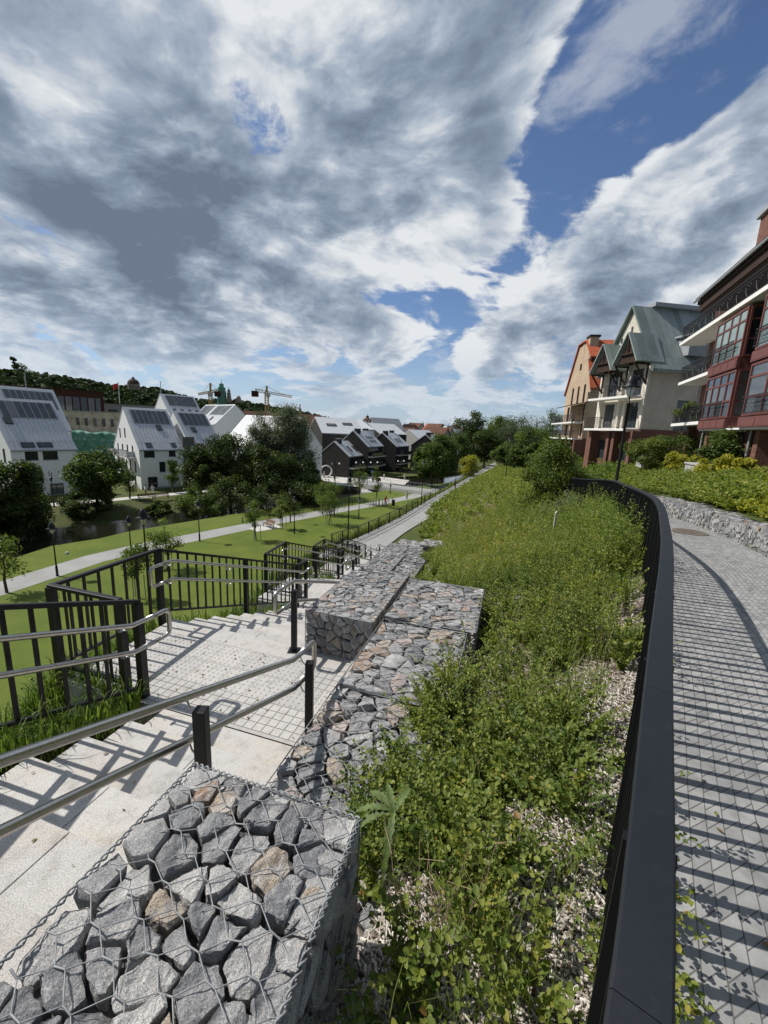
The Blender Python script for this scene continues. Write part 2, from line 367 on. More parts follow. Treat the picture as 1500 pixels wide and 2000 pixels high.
# ---------------------------------------------------------------- terrain
FR=[(-1.1,-2,-1.85),(-.47,-1,-1.85),(0.1,0,-1.85),(.508,.6,-1.85),(1.05,1.4,-1.85),(2.01,2.8,-1.85),(2.68,3.83,-1.86),(3.47,5.1,-1.88),(4.22,6.5,-1.93),(5.28,9,-2.06),(6.1,11.2,-2.18),(8.0,17,-2.75),(11.,28,-3.7),(16.3,44,-4.7),(20,60,-5.6),(25,85,-7.2),(30.5,112,-8.8)]
WR=[(2.2,-2.5,-1.85),(2.9,-1,-1.85),(3.7,.8,-1.85),(4.3,2.,-1.85),(4.9,3.1,-1.86),(5.6,4.5,-1.88),(6.3,5.9,-1.92),(7.0,7.25,-1.97),(7.75,8.8,-2.06),(8.4,10.6,-2.18),(9.1,12.5,-2.32),(10.9,17.5,-2.8),(14.8,28,-3.7),(20.3,43,-4.7),(24,59,-5.6),(29,84,-7.2),(34.5,111,-8.8)]
LB=[ST(-2,-.38,-1.9),ST(-1,-.38,-1.9),ST(0,-.36,-1.93),ST(.6,-.36,-1.98),ST(1.25,-.36,-2.1),ST(2.2,-.3,-2.38),ST(3.5,-.26,-2.62),ST(5,-.25,-2.72),ST(6.25,-.9,-3.0),ST(8,-1.55,-3.5),ST(10,-1.95,-4.25),ST(17.9,-3.55,-6.6),ST(26.3,-4.95,-8.5),(6.4,46,-8.92),(10.9,60,-8.95),(20.,84,-8.92),(31,112,-8.9)]
ground=poly('ground',[(-9000,-300),(9000,-300),(9000,12000),(-9000,12000)],-17.,M['ground'])
def treadz(s):return -1.75
EL=[ST(-4,-3.3,-1.7),ST(0,-3.3,-1.85),ST(2.85,-3.35,-2.95),ST(3.0,-4.75,-3.05),ST(4.5,-4.8,-3.1),ST(8.5,-4.9,-4.6),ST(8.9,-6.05,-4.7),ST(10.2,-6.1,-4.75),ST(14.2,-6.2,-6.2),ST(14.6,-7.5,-6.3),ST(15.9,-7.6,-6.3),ST(19.9,-7.6,-7.7),ST(20.3,-9.1,-7.8),ST(25.6,-9.2,-9.15),(-4.2,30.2,-9.2),(1.4,41.6,-9.15),(6.9,57,-9.1),(17,84,-9.05),(27.,112,-9.)]
FT=[]
for p in EL:
    o=max(4.6,1.12*(p[2]+12.5)) if not isinstance(p,tuple) else 4.6
    q=Vector(p)-SN*o;FT.append((q.x,q.y,-12.52))
loft('grass_slope',FT,EL,M['rough'],90,8,.05,fn=lerp_curve)
RRE=[(-36,5),(-33,20),(-32.3,32),(-32,38),(-29.6,41),(-28.4,44.5),(-23.3,52),(-17,61),(-9,71),(1,86),(18,105),(45,140),(200,330)]
RLE=[(-50,5),(-44,25),(-38,40),(-37,44),(-32.5,49),(-26.5,57),(-20.5,67),(-13,79),(-1,96),(14,116),(38,152),(180,345)]
BT=[(-62,5),(-54,28),(-47,48),(-45.5,53.5),(-41,58.2),(-36.5,64),(-31.2,71),(-24.5,82),(-16.5,95),(-5,101),(14,120),(36,156),(175,350)]
lawn=poly('lawn',RRE+[(400,330),(60,110),(27.5,112),(10,62),(2,41),(-3,31),(-6,20),(-8,6),(-12,-20),(-36,-20)],-12.5,M['lawn'])
RB=[(x+.9,y-.7,-15.4) for x,y in RRE]
b3=lambda L,z:[(x,y,z) for x,y in L]
loft('river_bank',[(x-1.4,y+1.,-15.4) for x,y in RRE],b3(RRE,-12.5),M['bank'],60,3,.1,fn=lerp_curve)
poly('river_water',[(x+3,y-3) for x,y in RRE]+[(x-3,y+2) for x,y in RLE[::-1]],-13.3,M['water'])
RLE2=RLE+[(180,345)]
loft('far_river_bank',b3(RLE2,-15.3),b3(BT,-12.45),M['bank'],80,8,.16,fn=lerp_curve,bulge=.35)
poly('far_terrace',BT[::1]+[(2500,4500),(-6000,4500),(-6000,5)],-12.45,M['rough'])
def strip(name,left,right,z,mat,kind='structure'):
    pts=list(left)+list(right)[::-1];return poly(name,pts,z,mat,kind)
LPN=[(-33,8),(-27.3,22),(-26.3,26.3),(-25.4,30.1),(-24.4,34.3),(-22.4,38),(-19.7,41.8),(-15.5,48.2),(-8.1,58),(-3,64.2),(5,75),(15,92),(27,116)]
LPF=[(-36,9),(-30,23),(-29,27),(-28,31.3),(-26.9,35.6),(-24.8,39.6),(-22,43.7),(-17.6,50.2),(-10.2,60),(-5,66),(2.9,76.6),(12.8,93.6),(25,118)]
strip('lower_path',LPF,LPN,-12.492,M['asph'])
strip('far_bank_path',[(x-2.6,y+2.6) for x,y in BT[1:9]],[(x-1.,y+.9) for x,y in BT[1:9]],-12.44,M['plaza'])
PL=[(-4.6,27.6,-9.05),(-4.0,30.2,-9.05),(-2.2,33,-9.03),(1.5,41.6,-9.),(7.,57,-9.),(17,84,-9),(27.,112,-8.95),(36,135,-9)]
PR=[(-2.,26.8,-9.05),(-.6,28.5,-9.05),(2.2,36.4,-9.03),(6.3,46,-9.),(10.6,59,-9.),(19.9,84,-9),(31.2,112,-8.95),(40,135,-9)]
loft('promenade',PL,PR,M['asph'],40,3)
loft('path_verge',[Vector(p)+Vector((-.3,.1,-.08)) for p in PL],[Vector(p)+Vector((6,-2,-.08)) for p in PR],M['rough'],30,2)
loft('drain_channel',[Vector(p).lerp(Vector(q),.2)+Vector((0,0,.006)) for p,q in zip(PL,PR)],[Vector(p).lerp(Vector(q),.24)+Vector((0,0,.006)) for p,q in zip(PL,PR)],M['black'],40,1)
bed=loft('planting_bed',LB,FR,M['soil'],160,26,.02)
FRo=[Vector(p)+Vector((0,0,.004)) for p in FR]
loft('upper_path',FRo,WR,M['pave'],120,6,uv=True)
# bank behind the stone wall up to the houses
WT=[(Vector(p)+Vector((.35,-.15,.47))) for p in WR]
HB=[(9,-6,-.9),(10,-3,-.95),(11,0,-1.),(12,3,-1.05),(13,6,-1.1),(14,9,-1.15),(15,12,-1.2),(16,15.5,-1.3),(17.3,18,-1.4),(18.4,21,-1.55),(19.5,24,-1.65),(21.2,29,-1.8),(25,40,-2.2),(29,56,-3),(33,70,-4),(40,95,-6),(48,125,-8.5)]
loft('planted_bank',WT,HB,M['rough'],70,8,.05)
HB2=[(x+60,y-14,z) for x,y,z in HB]
loft('house_terrace',HB,HB2,M['asph'],30,2)
loft('right_hillside',[(30.5,112,-8.8),(36,135,-9),(46,160,-12),(70,200,-12.6)],[(48,125,-8.5),(60,150,-9),(80,170,-12),(110,210,-12.6)],M['rough'],10,4)
# ---------------------------------------------------------------- staircase flights and landings
FL=[]   # (s0,left,right,z0,n)
FL.append((2.9-8*.4,-3.13,-1.40,-2.9+1.2,8))
for k in range(4):FL.append((4.47+5.7*k,-4.5-1.4*k,-2.34-1.4*k,-2.9-1.5*k,10))
flab=['granite stair flight nearest the camera with two steel rails','granite stair flight below the first landing beside the stepped stone baskets','short granite stair flight beyond the second railing corner','granite stair flight half hidden behind the third railing','lowest granite stair flight ending at the grey promenade']
for k,(s0,l,r,z0,n) in enumerate(FL):
    g=thing('stair_flight',flab[k],'stairs',ST(s0,r,z0-.15),SRZ,'granite stair flights')
    run=.4 if k==0 else .405
    W=r-l
    for i in range(n):
        z1=-.15*i   # tread top (local, top of flight at +.15)
        top=.15-.15*(i+1)
        b=MB();x0=i*run;x1=x0+run+.02
        cut=W*(.38+.24*((i*37+k*11)%5)/4)
        b.box(x0,x1,.0,cut-.003,top-.15,top);b.box(x0,x1,cut+.003,W,top-.15,top)
        b.build('step',M['granite'],g,bevel=.004)
    b=MB();b.ext([(0,0,-.3),(n*run,0,-.15*n-.3),(n*run,0,-.15*n-.45),(0,0,-.7)],(0,W,0));b.build('base_slab',M['concrete'],g,fix=True)
# landings (the one below the first flight has studded and grooved tiles)
def tile_groove():
    b=MB()
    for i in range(4):
        for j in range(4):b.box(i*.1+.004,i*.1+.096,j*.1+.004,j*.1+.096,-.04,.0)
    b.box(0,.398,0,.398,-.05,-.008);return b
def tile_stud():
    b=MB();b.box(.002,.397,.002,.397,-.05,0)
    for i in range(6):
        for j in range(6):
            b.lathe([(.016,-.002),(.014,.003),(.008,.0055)],8,(.0335+i*.0665+(.0 if j%2 else .0),.0335+j*.0665,0))
    return b
def tile_plain(w,h):
    b=MB();b.box(.002,w-.002,.002,h-.002,-.05,0);return b
llab=['first granite landing with studded and grooved tactile tiles','second granite landing with a bay beyond the handrail loop','third granite landing partly hidden by stone baskets','fourth granite landing low down near the promenade','bottom granite landing joining the promenade']
for k in range(5):
    if k==0:s0,s1,l,r,z=2.9,4.47,-4.55,-1.34,-2.9
    else:
        s0=FL[k][0]+4.05;s1=s0+1.66;l=FL[k][1]-1.4;r=FL[k][2];z=FL[k][3]-1.5
        if k==4:l=FL[k][1]-.2
    g=thing('stair_landing',llab[k],'landing',ST(s0,r,z),SRZ,'granite landings')
    Ls=s1-s0;W=r-l
    MB().box(0,Ls,0,W,-.5,-.05).build('landing_base',M['concrete'],g)
    tg=tile_groove().build('tile',M['granite'],g);ts=tile_stud().build('tile',M['granite'],g);first={id(tg):1,id(ts):1}
    used=set()
    def put(src,x,y):
        if src.name in used:place(src,g,(x,y,0))
        else:src.location=(x,y,0);used.add(src.name)
    if k==0:
        y=0.
        while y<W-.05:
            wd=min(.4,W-y)
            for x,src in ((.06,tg),(.46,ts),(.86,ts if y>.75 else tg)):
                if wd>.39:put(src,x,y)
                else:tile_plain(.4,wd).build('tile',M['granite'],g).location=(x,y,0)
            y+=.4
        tile_plain(.06,W).build('tile',M['granite'],g)
        q=0
        for wd in (1.0,1.1,W-2.1):
            tile_plain(Ls-1.26+.02,wd).build('tile',M['granite'],g).location=(1.26,q,0);q+=wd
    else:
        y=0
        while y<W-.05:
            wd=min(.4,W-y)
            if wd>.39:put(tg,.05,y);put(ts,.45,y)
            else:
                tile_plain(.8,wd).build('tile',M['granite'],g).location=(.05,y,0)
            y+=.4
        tile_plain(Ls-.85,W).build('tile',M['granite'],g).location=(.85,0,0)
# ---------------------------------------------------------------- black bar railings
def railing(label,pts,bottom=.12,H=1.08,sp=.185,post=.075,bw=.034,bd=.014,top=(.06,.04),postsp=1.7,group='black bar railings beside the stairs',ends=(True,True),name='bar_railing',mt=None,maxb=100):
    """pts: base points in world (rail follows them)."""
    P=[Vector(p) for p in pts];g=thing(name,label,'railing',P[0],0,group);o=P[0];mt=mt or M['black']
    a=MB();c=MB()
    for p,q in zip(P[:-1],P[1:]):
        d=(q-p);e=d.normalized()*.02;hz=Vector((0,0,H))
        a.bar(p-o+hz-e,q-o+hz+e,top[0],top[1]);c.bar(p-o+Vector((0,0,bottom)),q-o+Vector((0,0,bottom)),.04,.03)
    a.build('top_rail',mt,g,bevel=.004);c.build('bottom_rail',mt,g)
    pm0=MB().box(-post/2,post/2,-post/2,post/2,-.12,H-.015);pst=None
    bl=MB().box(-bw/2,bw/2,-bd/2,bd/2,bottom+.01,H-.015);bal=None;nb=0
    for si,(p,q) in enumerate(zip(P[:-1],P[1:])):
        d=q-p;L=Vector((d.x,d.y,0)).length;rz=math.atan2(d.y,d.x)
        npst=max(1,round(L/postsp))
        px=[L*i/npst for i in range(npst+1)]
        for i,x in enumerate(px):
            if i==npst and si<len(P)-2:continue
            if x==0 and si==0 and not ends[0]:continue
            if i==npst and not ends[1]:continue
            l=p-o+d*(x/L)
            if pst is None:pst=pm0.build('post',mt,g);pst.location=l;pst.rotation_euler=(0,0,rz)
            else:place(pst,g,l,(0,0,rz))
        n=max(1,round(L/sp))
        for i in range(1,n):
            x=L*i/n
            if min(abs(x-y) for y in px)<sp*.4:continue
            if nb>=maxb:break
            l=p-o+d*(x/L);nb+=1
            if bal is None:bal=bl.build('baluster',mt,g);bal.location=l;bal.rotation_euler=(0,0,rz)
            else:place(bal,g,l,(0,0,rz))
    return g
zt=lambda k,s:FL[k][3]-.15*max(0,(s-FL[k][0]))/.405
railing('black bar railing left of the nearest stair flight, cut by the left picture edge',[ST(-1.6,-3.47,-1.5),ST(-.2,-3.47,-1.72),ST(2.98,-3.47,-2.9)],sp=.19)
railing('black railing with a sharp corner wrapping the first landing and running down the second flight',[ST(2.94,-3.66,-2.9),ST(2.94,-4.62,-2.9),ST(4.45,-4.72,-2.92),ST(8.5,-4.72,-4.42),ST(8.95,-4.72,-4.45)],bottom=.14)
railing('black railing round the second landing bay with its own raised corner',[ST(8.95,-4.92,-4.42),ST(8.95,-5.9,-4.42),ST(10.2,-6.05,-4.44),ST(14.3,-6.1,-5.9),ST(14.7,-6.1,-5.92)],sp=.2)
railing('black railing round the third landing bay, small and lower down',[ST(14.7,-6.3,-5.92),ST(14.7,-7.4,-5.92),ST(15.9,-7.5,-5.94),ST(20.,-7.5,-7.4),ST(20.4,-7.5,-7.42)],sp=.22)
railing('black railing round the lowest landing bay above the lawn',[ST(20.4,-7.7,-7.42),ST(20.4,-8.9,-7.42),ST(21.6,-9.0,-7.44),ST(25.7,-9.0,-8.95)],sp=.24)
PLv=[Vector(p)+Vector((.12,-.05,0)) for p in PL]
railing('long black railing along the left edge of the grey promenade, near half',[cat(PLv,1+i*.5) for i in range(6)],sp=.26,bw=.03,postsp=2.4,group='black promenade railings')
railing('long black railing along the far half of the grey promenade up to its crest',[cat(PLv,3.5+i*.5) for i in range(6)],sp=.9,bw=.1,postsp=3.,group='black promenade railings')
# near curved fence with a wide flat cap
def capfence(label,x0,x1,n,sp,H=1.1,cw=.076,maxb=100,name='curved_fence'):
    pts=[cat(FR,x0+(x1-x0)*i/n) for i in range(n+1)]
    o=pts[0].copy();g=thing(name,label,'fence',o,0,'black fences along the paved upper path')
    dirs=[(pts[min(n,i+1)]-pts[max(0,i-1)]).normalized() for i in range(n+1)]
    nr=[Vector((d.y,-d.x,0)).normalized() for d in dirs]
    secs=max(1,n//10)
    for k in range(secs):
        i0=n*k//secs;i1=n*(k+1)//secs
        b=MB()
        for i in range(i0,i1+1):
            sh=.0008 if i==i1 and k<secs-1 else 0
            p=pts[i]-o+Vector((0,0,H))-dirs[i]*(sh*2)
            e=nr[i]*cw/2;f=nr[i]*(cw/2-.004)
            b.v+=[tuple(p-e-Vector((0,0,.035))),tuple(p-e-Vector((0,0,.004))),tuple(p-f),tuple(p+f),tuple(p+e-Vector((0,0,.004))),tuple(p+e-Vector((0,0,.035)))]
        m_=i1-i0
        for i in range(m_):
            for j in range(6):
                a=i*6+j;c=i*6+(j+1)%6;b.f.append([a,c,c+6,a+6])
        b.f+= [list(range(6))[::-1],[m_*6+j for j in range(6)]]
        b.build('cap_rail',M['cap'],g,fix=True)
    b=MB();L=0;bal=None;pst=None;nb=0;np_=0
    for i in range(n):
        b.bar(pts[i]-o+Vector((0,0,.1)),pts[i+1]-o+Vector((0,0,.1)),.012,.05)
    b.build('bottom_rail',M['black'],g)
    d=0.;nextp=0;cnt=0
    bm_=MB().box(-.0075,.0075,-.03,.03,.1,H-.03);pm_=MB().box(-.012,.012,-.045,.045,-.1,H-.03)
    for i in range(n):
        seg=(pts[i+1]-pts[i]).length;x=nextp
        while x<d+seg:
            f=(x-d)/seg;l=pts[i].lerp(pts[i+1],f)-o;rz=math.atan2(dirs[i].y,dirs[i].x)
            if cnt%7==0:
                if pst is None:pst=pm_.build('post',M['black'],g);pst.location=l;pst.rotation_euler=(0,0,rz)
                else:place(pst,g,l,(0,0,rz))
            elif nb<maxb:
                nb+=1
                if bal is None:bal=bm_.build('baluster',M['black'],g);bal.location=l;bal.rotation_euler=(0,0,rz)
                else:place(bal,g,l,(0,0,rz))
            cnt+=1;x+=sp
        nextp=x;d+=seg
capfence('black curved fence with broad flat cap right beside the camera',0.6,10.,90,.118)
capfence('black fence farther along the upper path, half hidden by shrubs',10.,13.4,40,.3)
# ---------------------------------------------------------------- stainless handrails
def handrail(label,path,H=(.9,.62),loops=(True,True),posts=(),brk=(),tr=.024,postw=.07,side=1):
    """path: list of (s,t,zfloor)"""
    o=ST(*path[0]);g=thing('steel_handrail',label,'handrail',o,0,'stainless handrails on the stairs')
    P=[ST(*p)-o for p in path]
    def off(h):return [p+Vector((0,0,h)) for p in P]
    up=off(H[0]);lo=off(H[1])
    def arc(a,b,outd,n=6):
        c=(a+b)/2;res=[];r=.06
        a2=a+outd*.14;b2=b+outd*.14
        out=[a+outd*.08]
        for i in range(n+1):
            t_=math.pi/2*i/n;out.append(a2+outd*(r*math.sin(t_))-(a-b).normalized()*(r*(1-math.cos(t_)))-outd*.0)
        for i in range(n+1):
            t_=math.pi/2*i/n;out.append(b2+outd*(r*math.cos(t_))+(a-b).normalized()*(r*(1-math.sin(t_))))
        out.append(b+outd*.08);return out
    MB().tube(up,tr,10).build('upper_rail',M['steel'],g,smooth=True)
    MB().tube(lo,tr,10).build('lower_rail',M['steel'],g,smooth=True)
    for e,use in ((0,loops[0]),(-1,loops[1])):
        if use:
            a=up[e];b_=lo[e];nb=up[1] if e==0 else up[-2]
            d=(a-nb);d.z=0;d.normalize()
            MB().tube([a]+arc(a,b_,d)+[b_],tr*.98,10).build('end_loop',M['steel'],g,smooth=True)
    for (s,t_,zf) in posts:
        p=ST(s,t_,zf)-o
        MB().box(p.x-postw/2,p.x+postw/2,p.y-postw/2,p.y+postw/2,p.z-.02,p.z+H[0]-.055).build('post',M['black'],g,bevel=.004)
        b=MB();bd=SN*(-.09*side)
        for h in H:
            a=p+Vector((0,0,h-.075));b.tube([a,a+bd*.55+Vector((0,0,-.015)),a+bd*.85+Vector((0,0,.01)),a+bd+Vector((0,0,.05))],.006,6)
        b.build('bracket',M['steel'],g,smooth=True)
        MB().box(p.x-.075,p.x+.075,p.y-.075,p.y+.075,p.z,p.z+.008).build('base_plate',M['black'],g)
    b=MB()
    for (s,t_,zf,tt) in brk:
        for h in H:
            a=ST(s,tt,zf)-o+Vector((0,0,h-.07));c=ST(s,t_,zf)-o+Vector((0,0,h-.02))
            b.tube([a,a.lerp(c,.6)+Vector((0,0,-.02)),a.lerp(c,.95)+Vector((0,0,-.005)),c],.006,6);b.tube([a,a+(c-a).normalized()*.008],.03,10)
    if brk:b.build('bracket',M['steel'],g,smooth=True)
    return g
f1=lambda s:-2.9+.15*max(0,(2.9-s)/.4)
handrail('nearest steel handrail with two tubes crossing the lower left foreground',[(-1.4,-1.62,f1(-1.4)),(2.85,-1.62,f1(2.85)),(3.05,-1.62,-2.9)],posts=[(.25,-1.53,f1(.25)),(1.66,-1.53,f1(1.66)),(2.98,-1.53,-2.9)],loops=(False,True))
handrail('steel handrail fixed inside the railing left of the nearest flight',[(-1.4,-3.3,f1(-1.4)),(2.75,-3.3,f1(2.75)),(3.0,-3.3,-2.86)],loops=(False,True),brk=[(.2,-3.3,f1(.2),-3.44),(2.75,-3.3,f1(2.75),-3.44)])
hl=['third','fourth','fifth']
words_l=['below the first landing','below the second landing','below the third landing','on the lowest flight']
for k in range(1,5):
    s0,l,r,z0,n=FL[k];zz_=lambda s:z0-.15*max(0,min(n,(s-s0)/.405))
    handrail('steel handrail fixed to the bar railing on the left '+words_l[k-1],[(s0-.12,l-.05,z0),(s0+.05,l-.05,z0),(s0+4.05,l-.05,z0-1.5),(s0+4.3,l-.05,z0-1.5)],brk=[(s0+.1+1.33*i,l-.05,zz_(s0+.1+1.33*i),l-.19) for i in range(4)],posts=())
    handrail('steel handrail on black posts at the right edge '+words_l[k-1],[(s0-.2,r-.22,z0),(s0+.05,r-.22,z0),(s0+4.05,r-.22,z0-1.5),(s0+4.3,r-.22,z0-1.5)],posts=[(s0-.1,r-.13,z0),(s0+1.95,r-.13,zz_(s0+1.95)),(s0+4.0,r-.13,z0-1.5)])
# ---------------------------------------------------------------- gabion baskets
from mathutils import noise as mnoise
def stonemat(fine,name):
    mt,t,b=newmat(name);tc=t.new('ShaderNodeTexCoord').outputs['Object'];oi=t.new('ShaderNodeObjectInfo').outputs['Random']
    geo=t.new('ShaderNodeNewGeometry').outputs['Random Per Island'] if not fine else oi
    r=oi if fine else t.math('FRACT',t.math('ADD',t.math('MULTIPLY',geo,7.31),oi))
    base=t.ramp(r,[(0,(.19,.193,.20)),(.2,(.27,.272,.275)),(.42,(.35,.348,.342)),(.58,(.215,.22,.23)),(.66,(.44,.432,.415)),(.73,(.40,.315,.275)) if fine else (.8,(.36,.31,.28)),(.82,(.29,.29,.295)) if fine else (.825,(.29,.29,.295)),(.87,(.40,.33,.25)) if fine else (.91,(.4,.36,.29)),(.94,(.33,.22,.15)) if fine else (.935,(.3,.3,.305)),(.97,(.31,.31,.315)) if fine else (.985,(.36,.2,.11))],'CONSTANT')
    g2=t.ramp(t.math('FRACT',t.math('MULTIPLY',r,17.3)),[(0,(.2,.2,.21)),(.5,(.3,.295,.285)),(1,(.42,.41,.39))])
    base=t.mix(t.smooth(t.noise(tc,13 if fine else 5,6,.65),.42,.66,.08,.85),base,g2)
    n=t.noise(tc,11,6,.6);c=t.mix(1.,base,t.ramp(n,[(.3,(.72,.72,.72)),(.7,(1.25,1.25,1.25))]),'MULTIPLY')
    h=n
    if fine:
        f=t.noise(tc,260,3,.75);c=t.mix(1.,c,t.ramp(f,[(.32,(.45,.45,.45)),(.5,(1.,1.,1.)),(.66,(1.75,1.75,1.75))]),'MULTIPLY')
        rust=t.smooth(t.noise(tc,6,6,.65),.58,.74,0.,.55);c=t.mix(rust,c,(.27,.19,.11))
        h=t.math('ADD',t.noise(tc,38,7,.7),t.math('MULTIPLY',f,.22))
    t.set(b,'Base Color',c);b.inputs['Roughness'].default_value=.8;b.inputs['Specular IOR Level'].default_value=.3
    bn=t.new('ShaderNodeBump',{'Strength':.75,'Distance':.016 if fine else .025,'Height':h});t.set(b,'Normal',bn.outputs[0]);return mt
M['stone']=stonemat(True,'basket_stone');M['stone_far']=stonemat(False,'basket_stone_small')
M['core']=pm('basket_core',(.1,.098,.095),.95,.1,.4,20,.5)
def voronoi(w,h,cell,rr,jit=.42):
    nx=max(1,round(w/cell*1.08));ny=max(1,round(h/cell*1.18));pts=[]
    for j in range(ny):
        for i in range(nx):
            pts.append(((i+.5+(.22 if j%2 else -.22)+rr.uniform(-jit,jit))*w/nx,(j+.5+rr.uniform(-jit,jit))*h/ny))
    pts=[p for p in pts if rr.random()>.2]
    out=[]
    for k,(px,py) in enumerate(pts):
        if not(0<=px<=w and 0<=py<=h):continue
        pg=[(max(0,px-cell*2.6),max(0,py-cell*2.6)),(min(w,px+cell*2.6),max(0,py-cell*2.6)),(min(w,px+cell*2.6),min(h,py+cell*2.6)),(max(0,px-cell*2.6),min(h,py+cell*2.6))]
        for q,(ox,oy) in enumerate(pts):
            if q==k or abs(ox-px)>cell*4. or abs(oy-py)>cell*4.:continue
            mx,my=(px+ox)/2,(py+oy)/2;dx,dy=ox-px,oy-py;new=[]
            for i in range(len(pg)):
                a=pg[i];b=pg[(i+1)%len(pg)]
                da=(a[0]-mx)*dx+(a[1]-my)*dy;db=(b[0]-mx)*dx+(b[1]-my)*dy
                if da<=0:new.append(a)
                if da*db<0:
                    f=da/(da-db);new.append((a[0]+(b[0]-a[0])*f,a[1]+(b[1]-a[1])*f))
            pg=new
            if not pg:break
        if len(pg)>=3:out.append(pg)
    return out
def stone_bm(bm,pg,depth,rr,gap,amp,bev):
    cx=sum(p[0] for p in pg)/len(pg);cy=sum(p[1] for p in pg)/len(pg)
    sz=math.sqrt(abs(sum(pg[i][0]*pg[(i+1)%len(pg)][1]-pg[(i+1)%len(pg)][0]*pg[i][1] for i in range(len(pg)))/2))
    if sz<.03:return
    vs=[];k=1-gap/max(sz,.05)*1.2;base=rr.uniform(-amp,amp*.3);tx,ty=rr.uniform(-.5,.5),rr.uniform(-.5,.5)
    # chop very sharp corners by sampling along the edges
    pts=[]
    for i in range(len(pg)):
        a=pg[i];b=pg[(i+1)%len(pg)]
        L=math.hypot(b[0]-a[0],b[1]-a[1])
        if L<sz*.12:continue
        for f in ((.12,.88) if rr.random()<.35 else (rr.uniform(-.03,.1),)):pts.append((a[0]+(b[0]-a[0])*f,a[1]+(b[1]-a[1])*f))
    for (x,y) in pts:
        kk=k*rr.uniform(.96,1.015);X=cx+(x-cx)*kk;Yy=cy+(y-cy)*kk
        vs.append((X,Yy,base-rr.uniform(.06,.34)*sz*.5));q=rr.uniform(.66,.97)
        X2=cx+(x-cx)*q;Y2=cy+(y-cy)*q
        vs.append((X2,Y2,base+(X2-cx)*tx*.6+(Y2-cy)*ty*.6+rr.uniform(-.06,.03)*sz))
        vs.append((cx+(x-cx)*.72,cy+(y-cy)*.72,base-depth))
    for _ in range(2):
        q=rr.uniform(.1,.5);a_=rr.uniform(0,6.28);X2=sz*.5*q*math.cos(a_);Y2=sz*.5*q*math.sin(a_);vs.append((cx+X2,cy+Y2,base+X2*tx*.6+Y2*ty*.6+rr.uniform(.0,.07)*sz))
    mz=max(v[2] for v in vs)-rr.uniform(-.001,.022);vs=[(v[0],v[1],v[2]-mz) for v in vs]
    bv=[bm.verts.new(v) for v in vs]
    r=bmesh.ops.convex_hull(bm,input=bv)
    junk=[v for v in bv if v.is_valid and not v.link_faces]
    bmesh.ops.delete(bm,geom=junk,context='VERTS')
def stone_obj(pg,depth,rr,gap,amp,bev,name,mat,par,mx,cx,cy):
    bm=bmesh.new();pg2=[(x-cx,y-cy) for x,y in pg]
    stone_bm(bm,pg2,depth,rr,gap,amp,bev)
    if not bm.faces:bm.free();return None
    if bev:
        bmesh.ops.dissolve_limit(bm,angle_limit=R(11),verts=bm.verts,edges=bm.edges)
        try:bmesh.ops.bevel(bm,geom=bm.edges[:],offset=bev,segments=2,profile=.6,affect='EDGES',clamp_overlap=True)
        except Exception:pass
    if bev:
        bmesh.ops.triangulate(bm,faces=bm.faces)
        for _ in range(3):
            le=[e for e in bm.edges if e.calc_length()>(.014 if bev<.0036 else .022)]
            if le:bmesh.ops.subdivide_edges(bm,edges=le,cuts=1,use_grid_fill=False);bmesh.ops.triangulate(bm,faces=[f for f in bm.faces if len(f.verts)>3])
        bmesh.ops.recalc_face_normals(bm,faces=bm.faces);bm.normal_update()
        of=Vector((rr.uniform(0,50),rr.uniform(0,50),rr.uniform(0,50)))
        dl=[(v,v.normal*(.011*mnoise.fractal(v.co*16+of,.9,2.,4)-.004)) for v in bm.verts]
        for v,d_ in dl:v.co+=d_
    bmesh.ops.recalc_face_normals(bm,faces=bm.faces)
    me=D.meshes.new(name);bm.to_mesh(me);bm.free()
    o=mo(name,me,mat,par);o.matrix_basis=mx@Matrix.Translation((cx,cy,0));return o
def hexnet(b,w,h,cw,rp,r,mx,rr,lift=.006,sag=.006,sides=4):
    nr=int(h/rp)+1;nc=int(w/cw)+1;tw=rp*.36
    node={}
    def P(x,y,k):
        key=(round(x,4),round(y,4))
        if key not in node:node[key]=mx@Vector((min(max(x+rr.uniform(-.06,.06)*cw,0),w),min(max(y+rr.uniform(-.05,.05)*rp,0),h),lift+rr.uniform(-sag,sag)))
        return node[key]
    for j in range(nr+1):
        for i in range(-1,nc+1):
            x=(i+.5*(j%2))*cw;y=j*rp
            if x<-.01 or x>w+.01:continue
            a=P(x,min(y-tw/2,h),0);c=P(x,min(y+tw/2,h),1)
            if 0<=y<=h:b.tube([a,c],r*1.55,sides,cap=False)
            y2=(j+1)*rp-tw/2
            if y2<=h+.02 and y+tw/2<=h:
                for dx in (-cw/2,cw/2):
                    if -.01<=x+dx<=w+.01:b.tube([c,P(x+dx,min(y2,h),0)],r,sides,cap=False)
def rope(b,p,q,r,R_,turn,sides=5,ph=0):
    p,q=Vector(p),Vector(q);d=(q-p);L=d.length;d.normalize();x=d.cross(Vector((.3,.2,1))).normalized();y=d.cross(x)
    n=max(6,int(L/turn*8))
    for o in (0,math.pi):
        b.tube([p+d*(L*i/n)+x*(R_*math.cos(o+ph+2*math.pi*L/turn*i/n))+y*(R_*math.sin(o+ph+2*math.pi*L/turn*i/n)) for i in range(n+1)],r,sides)
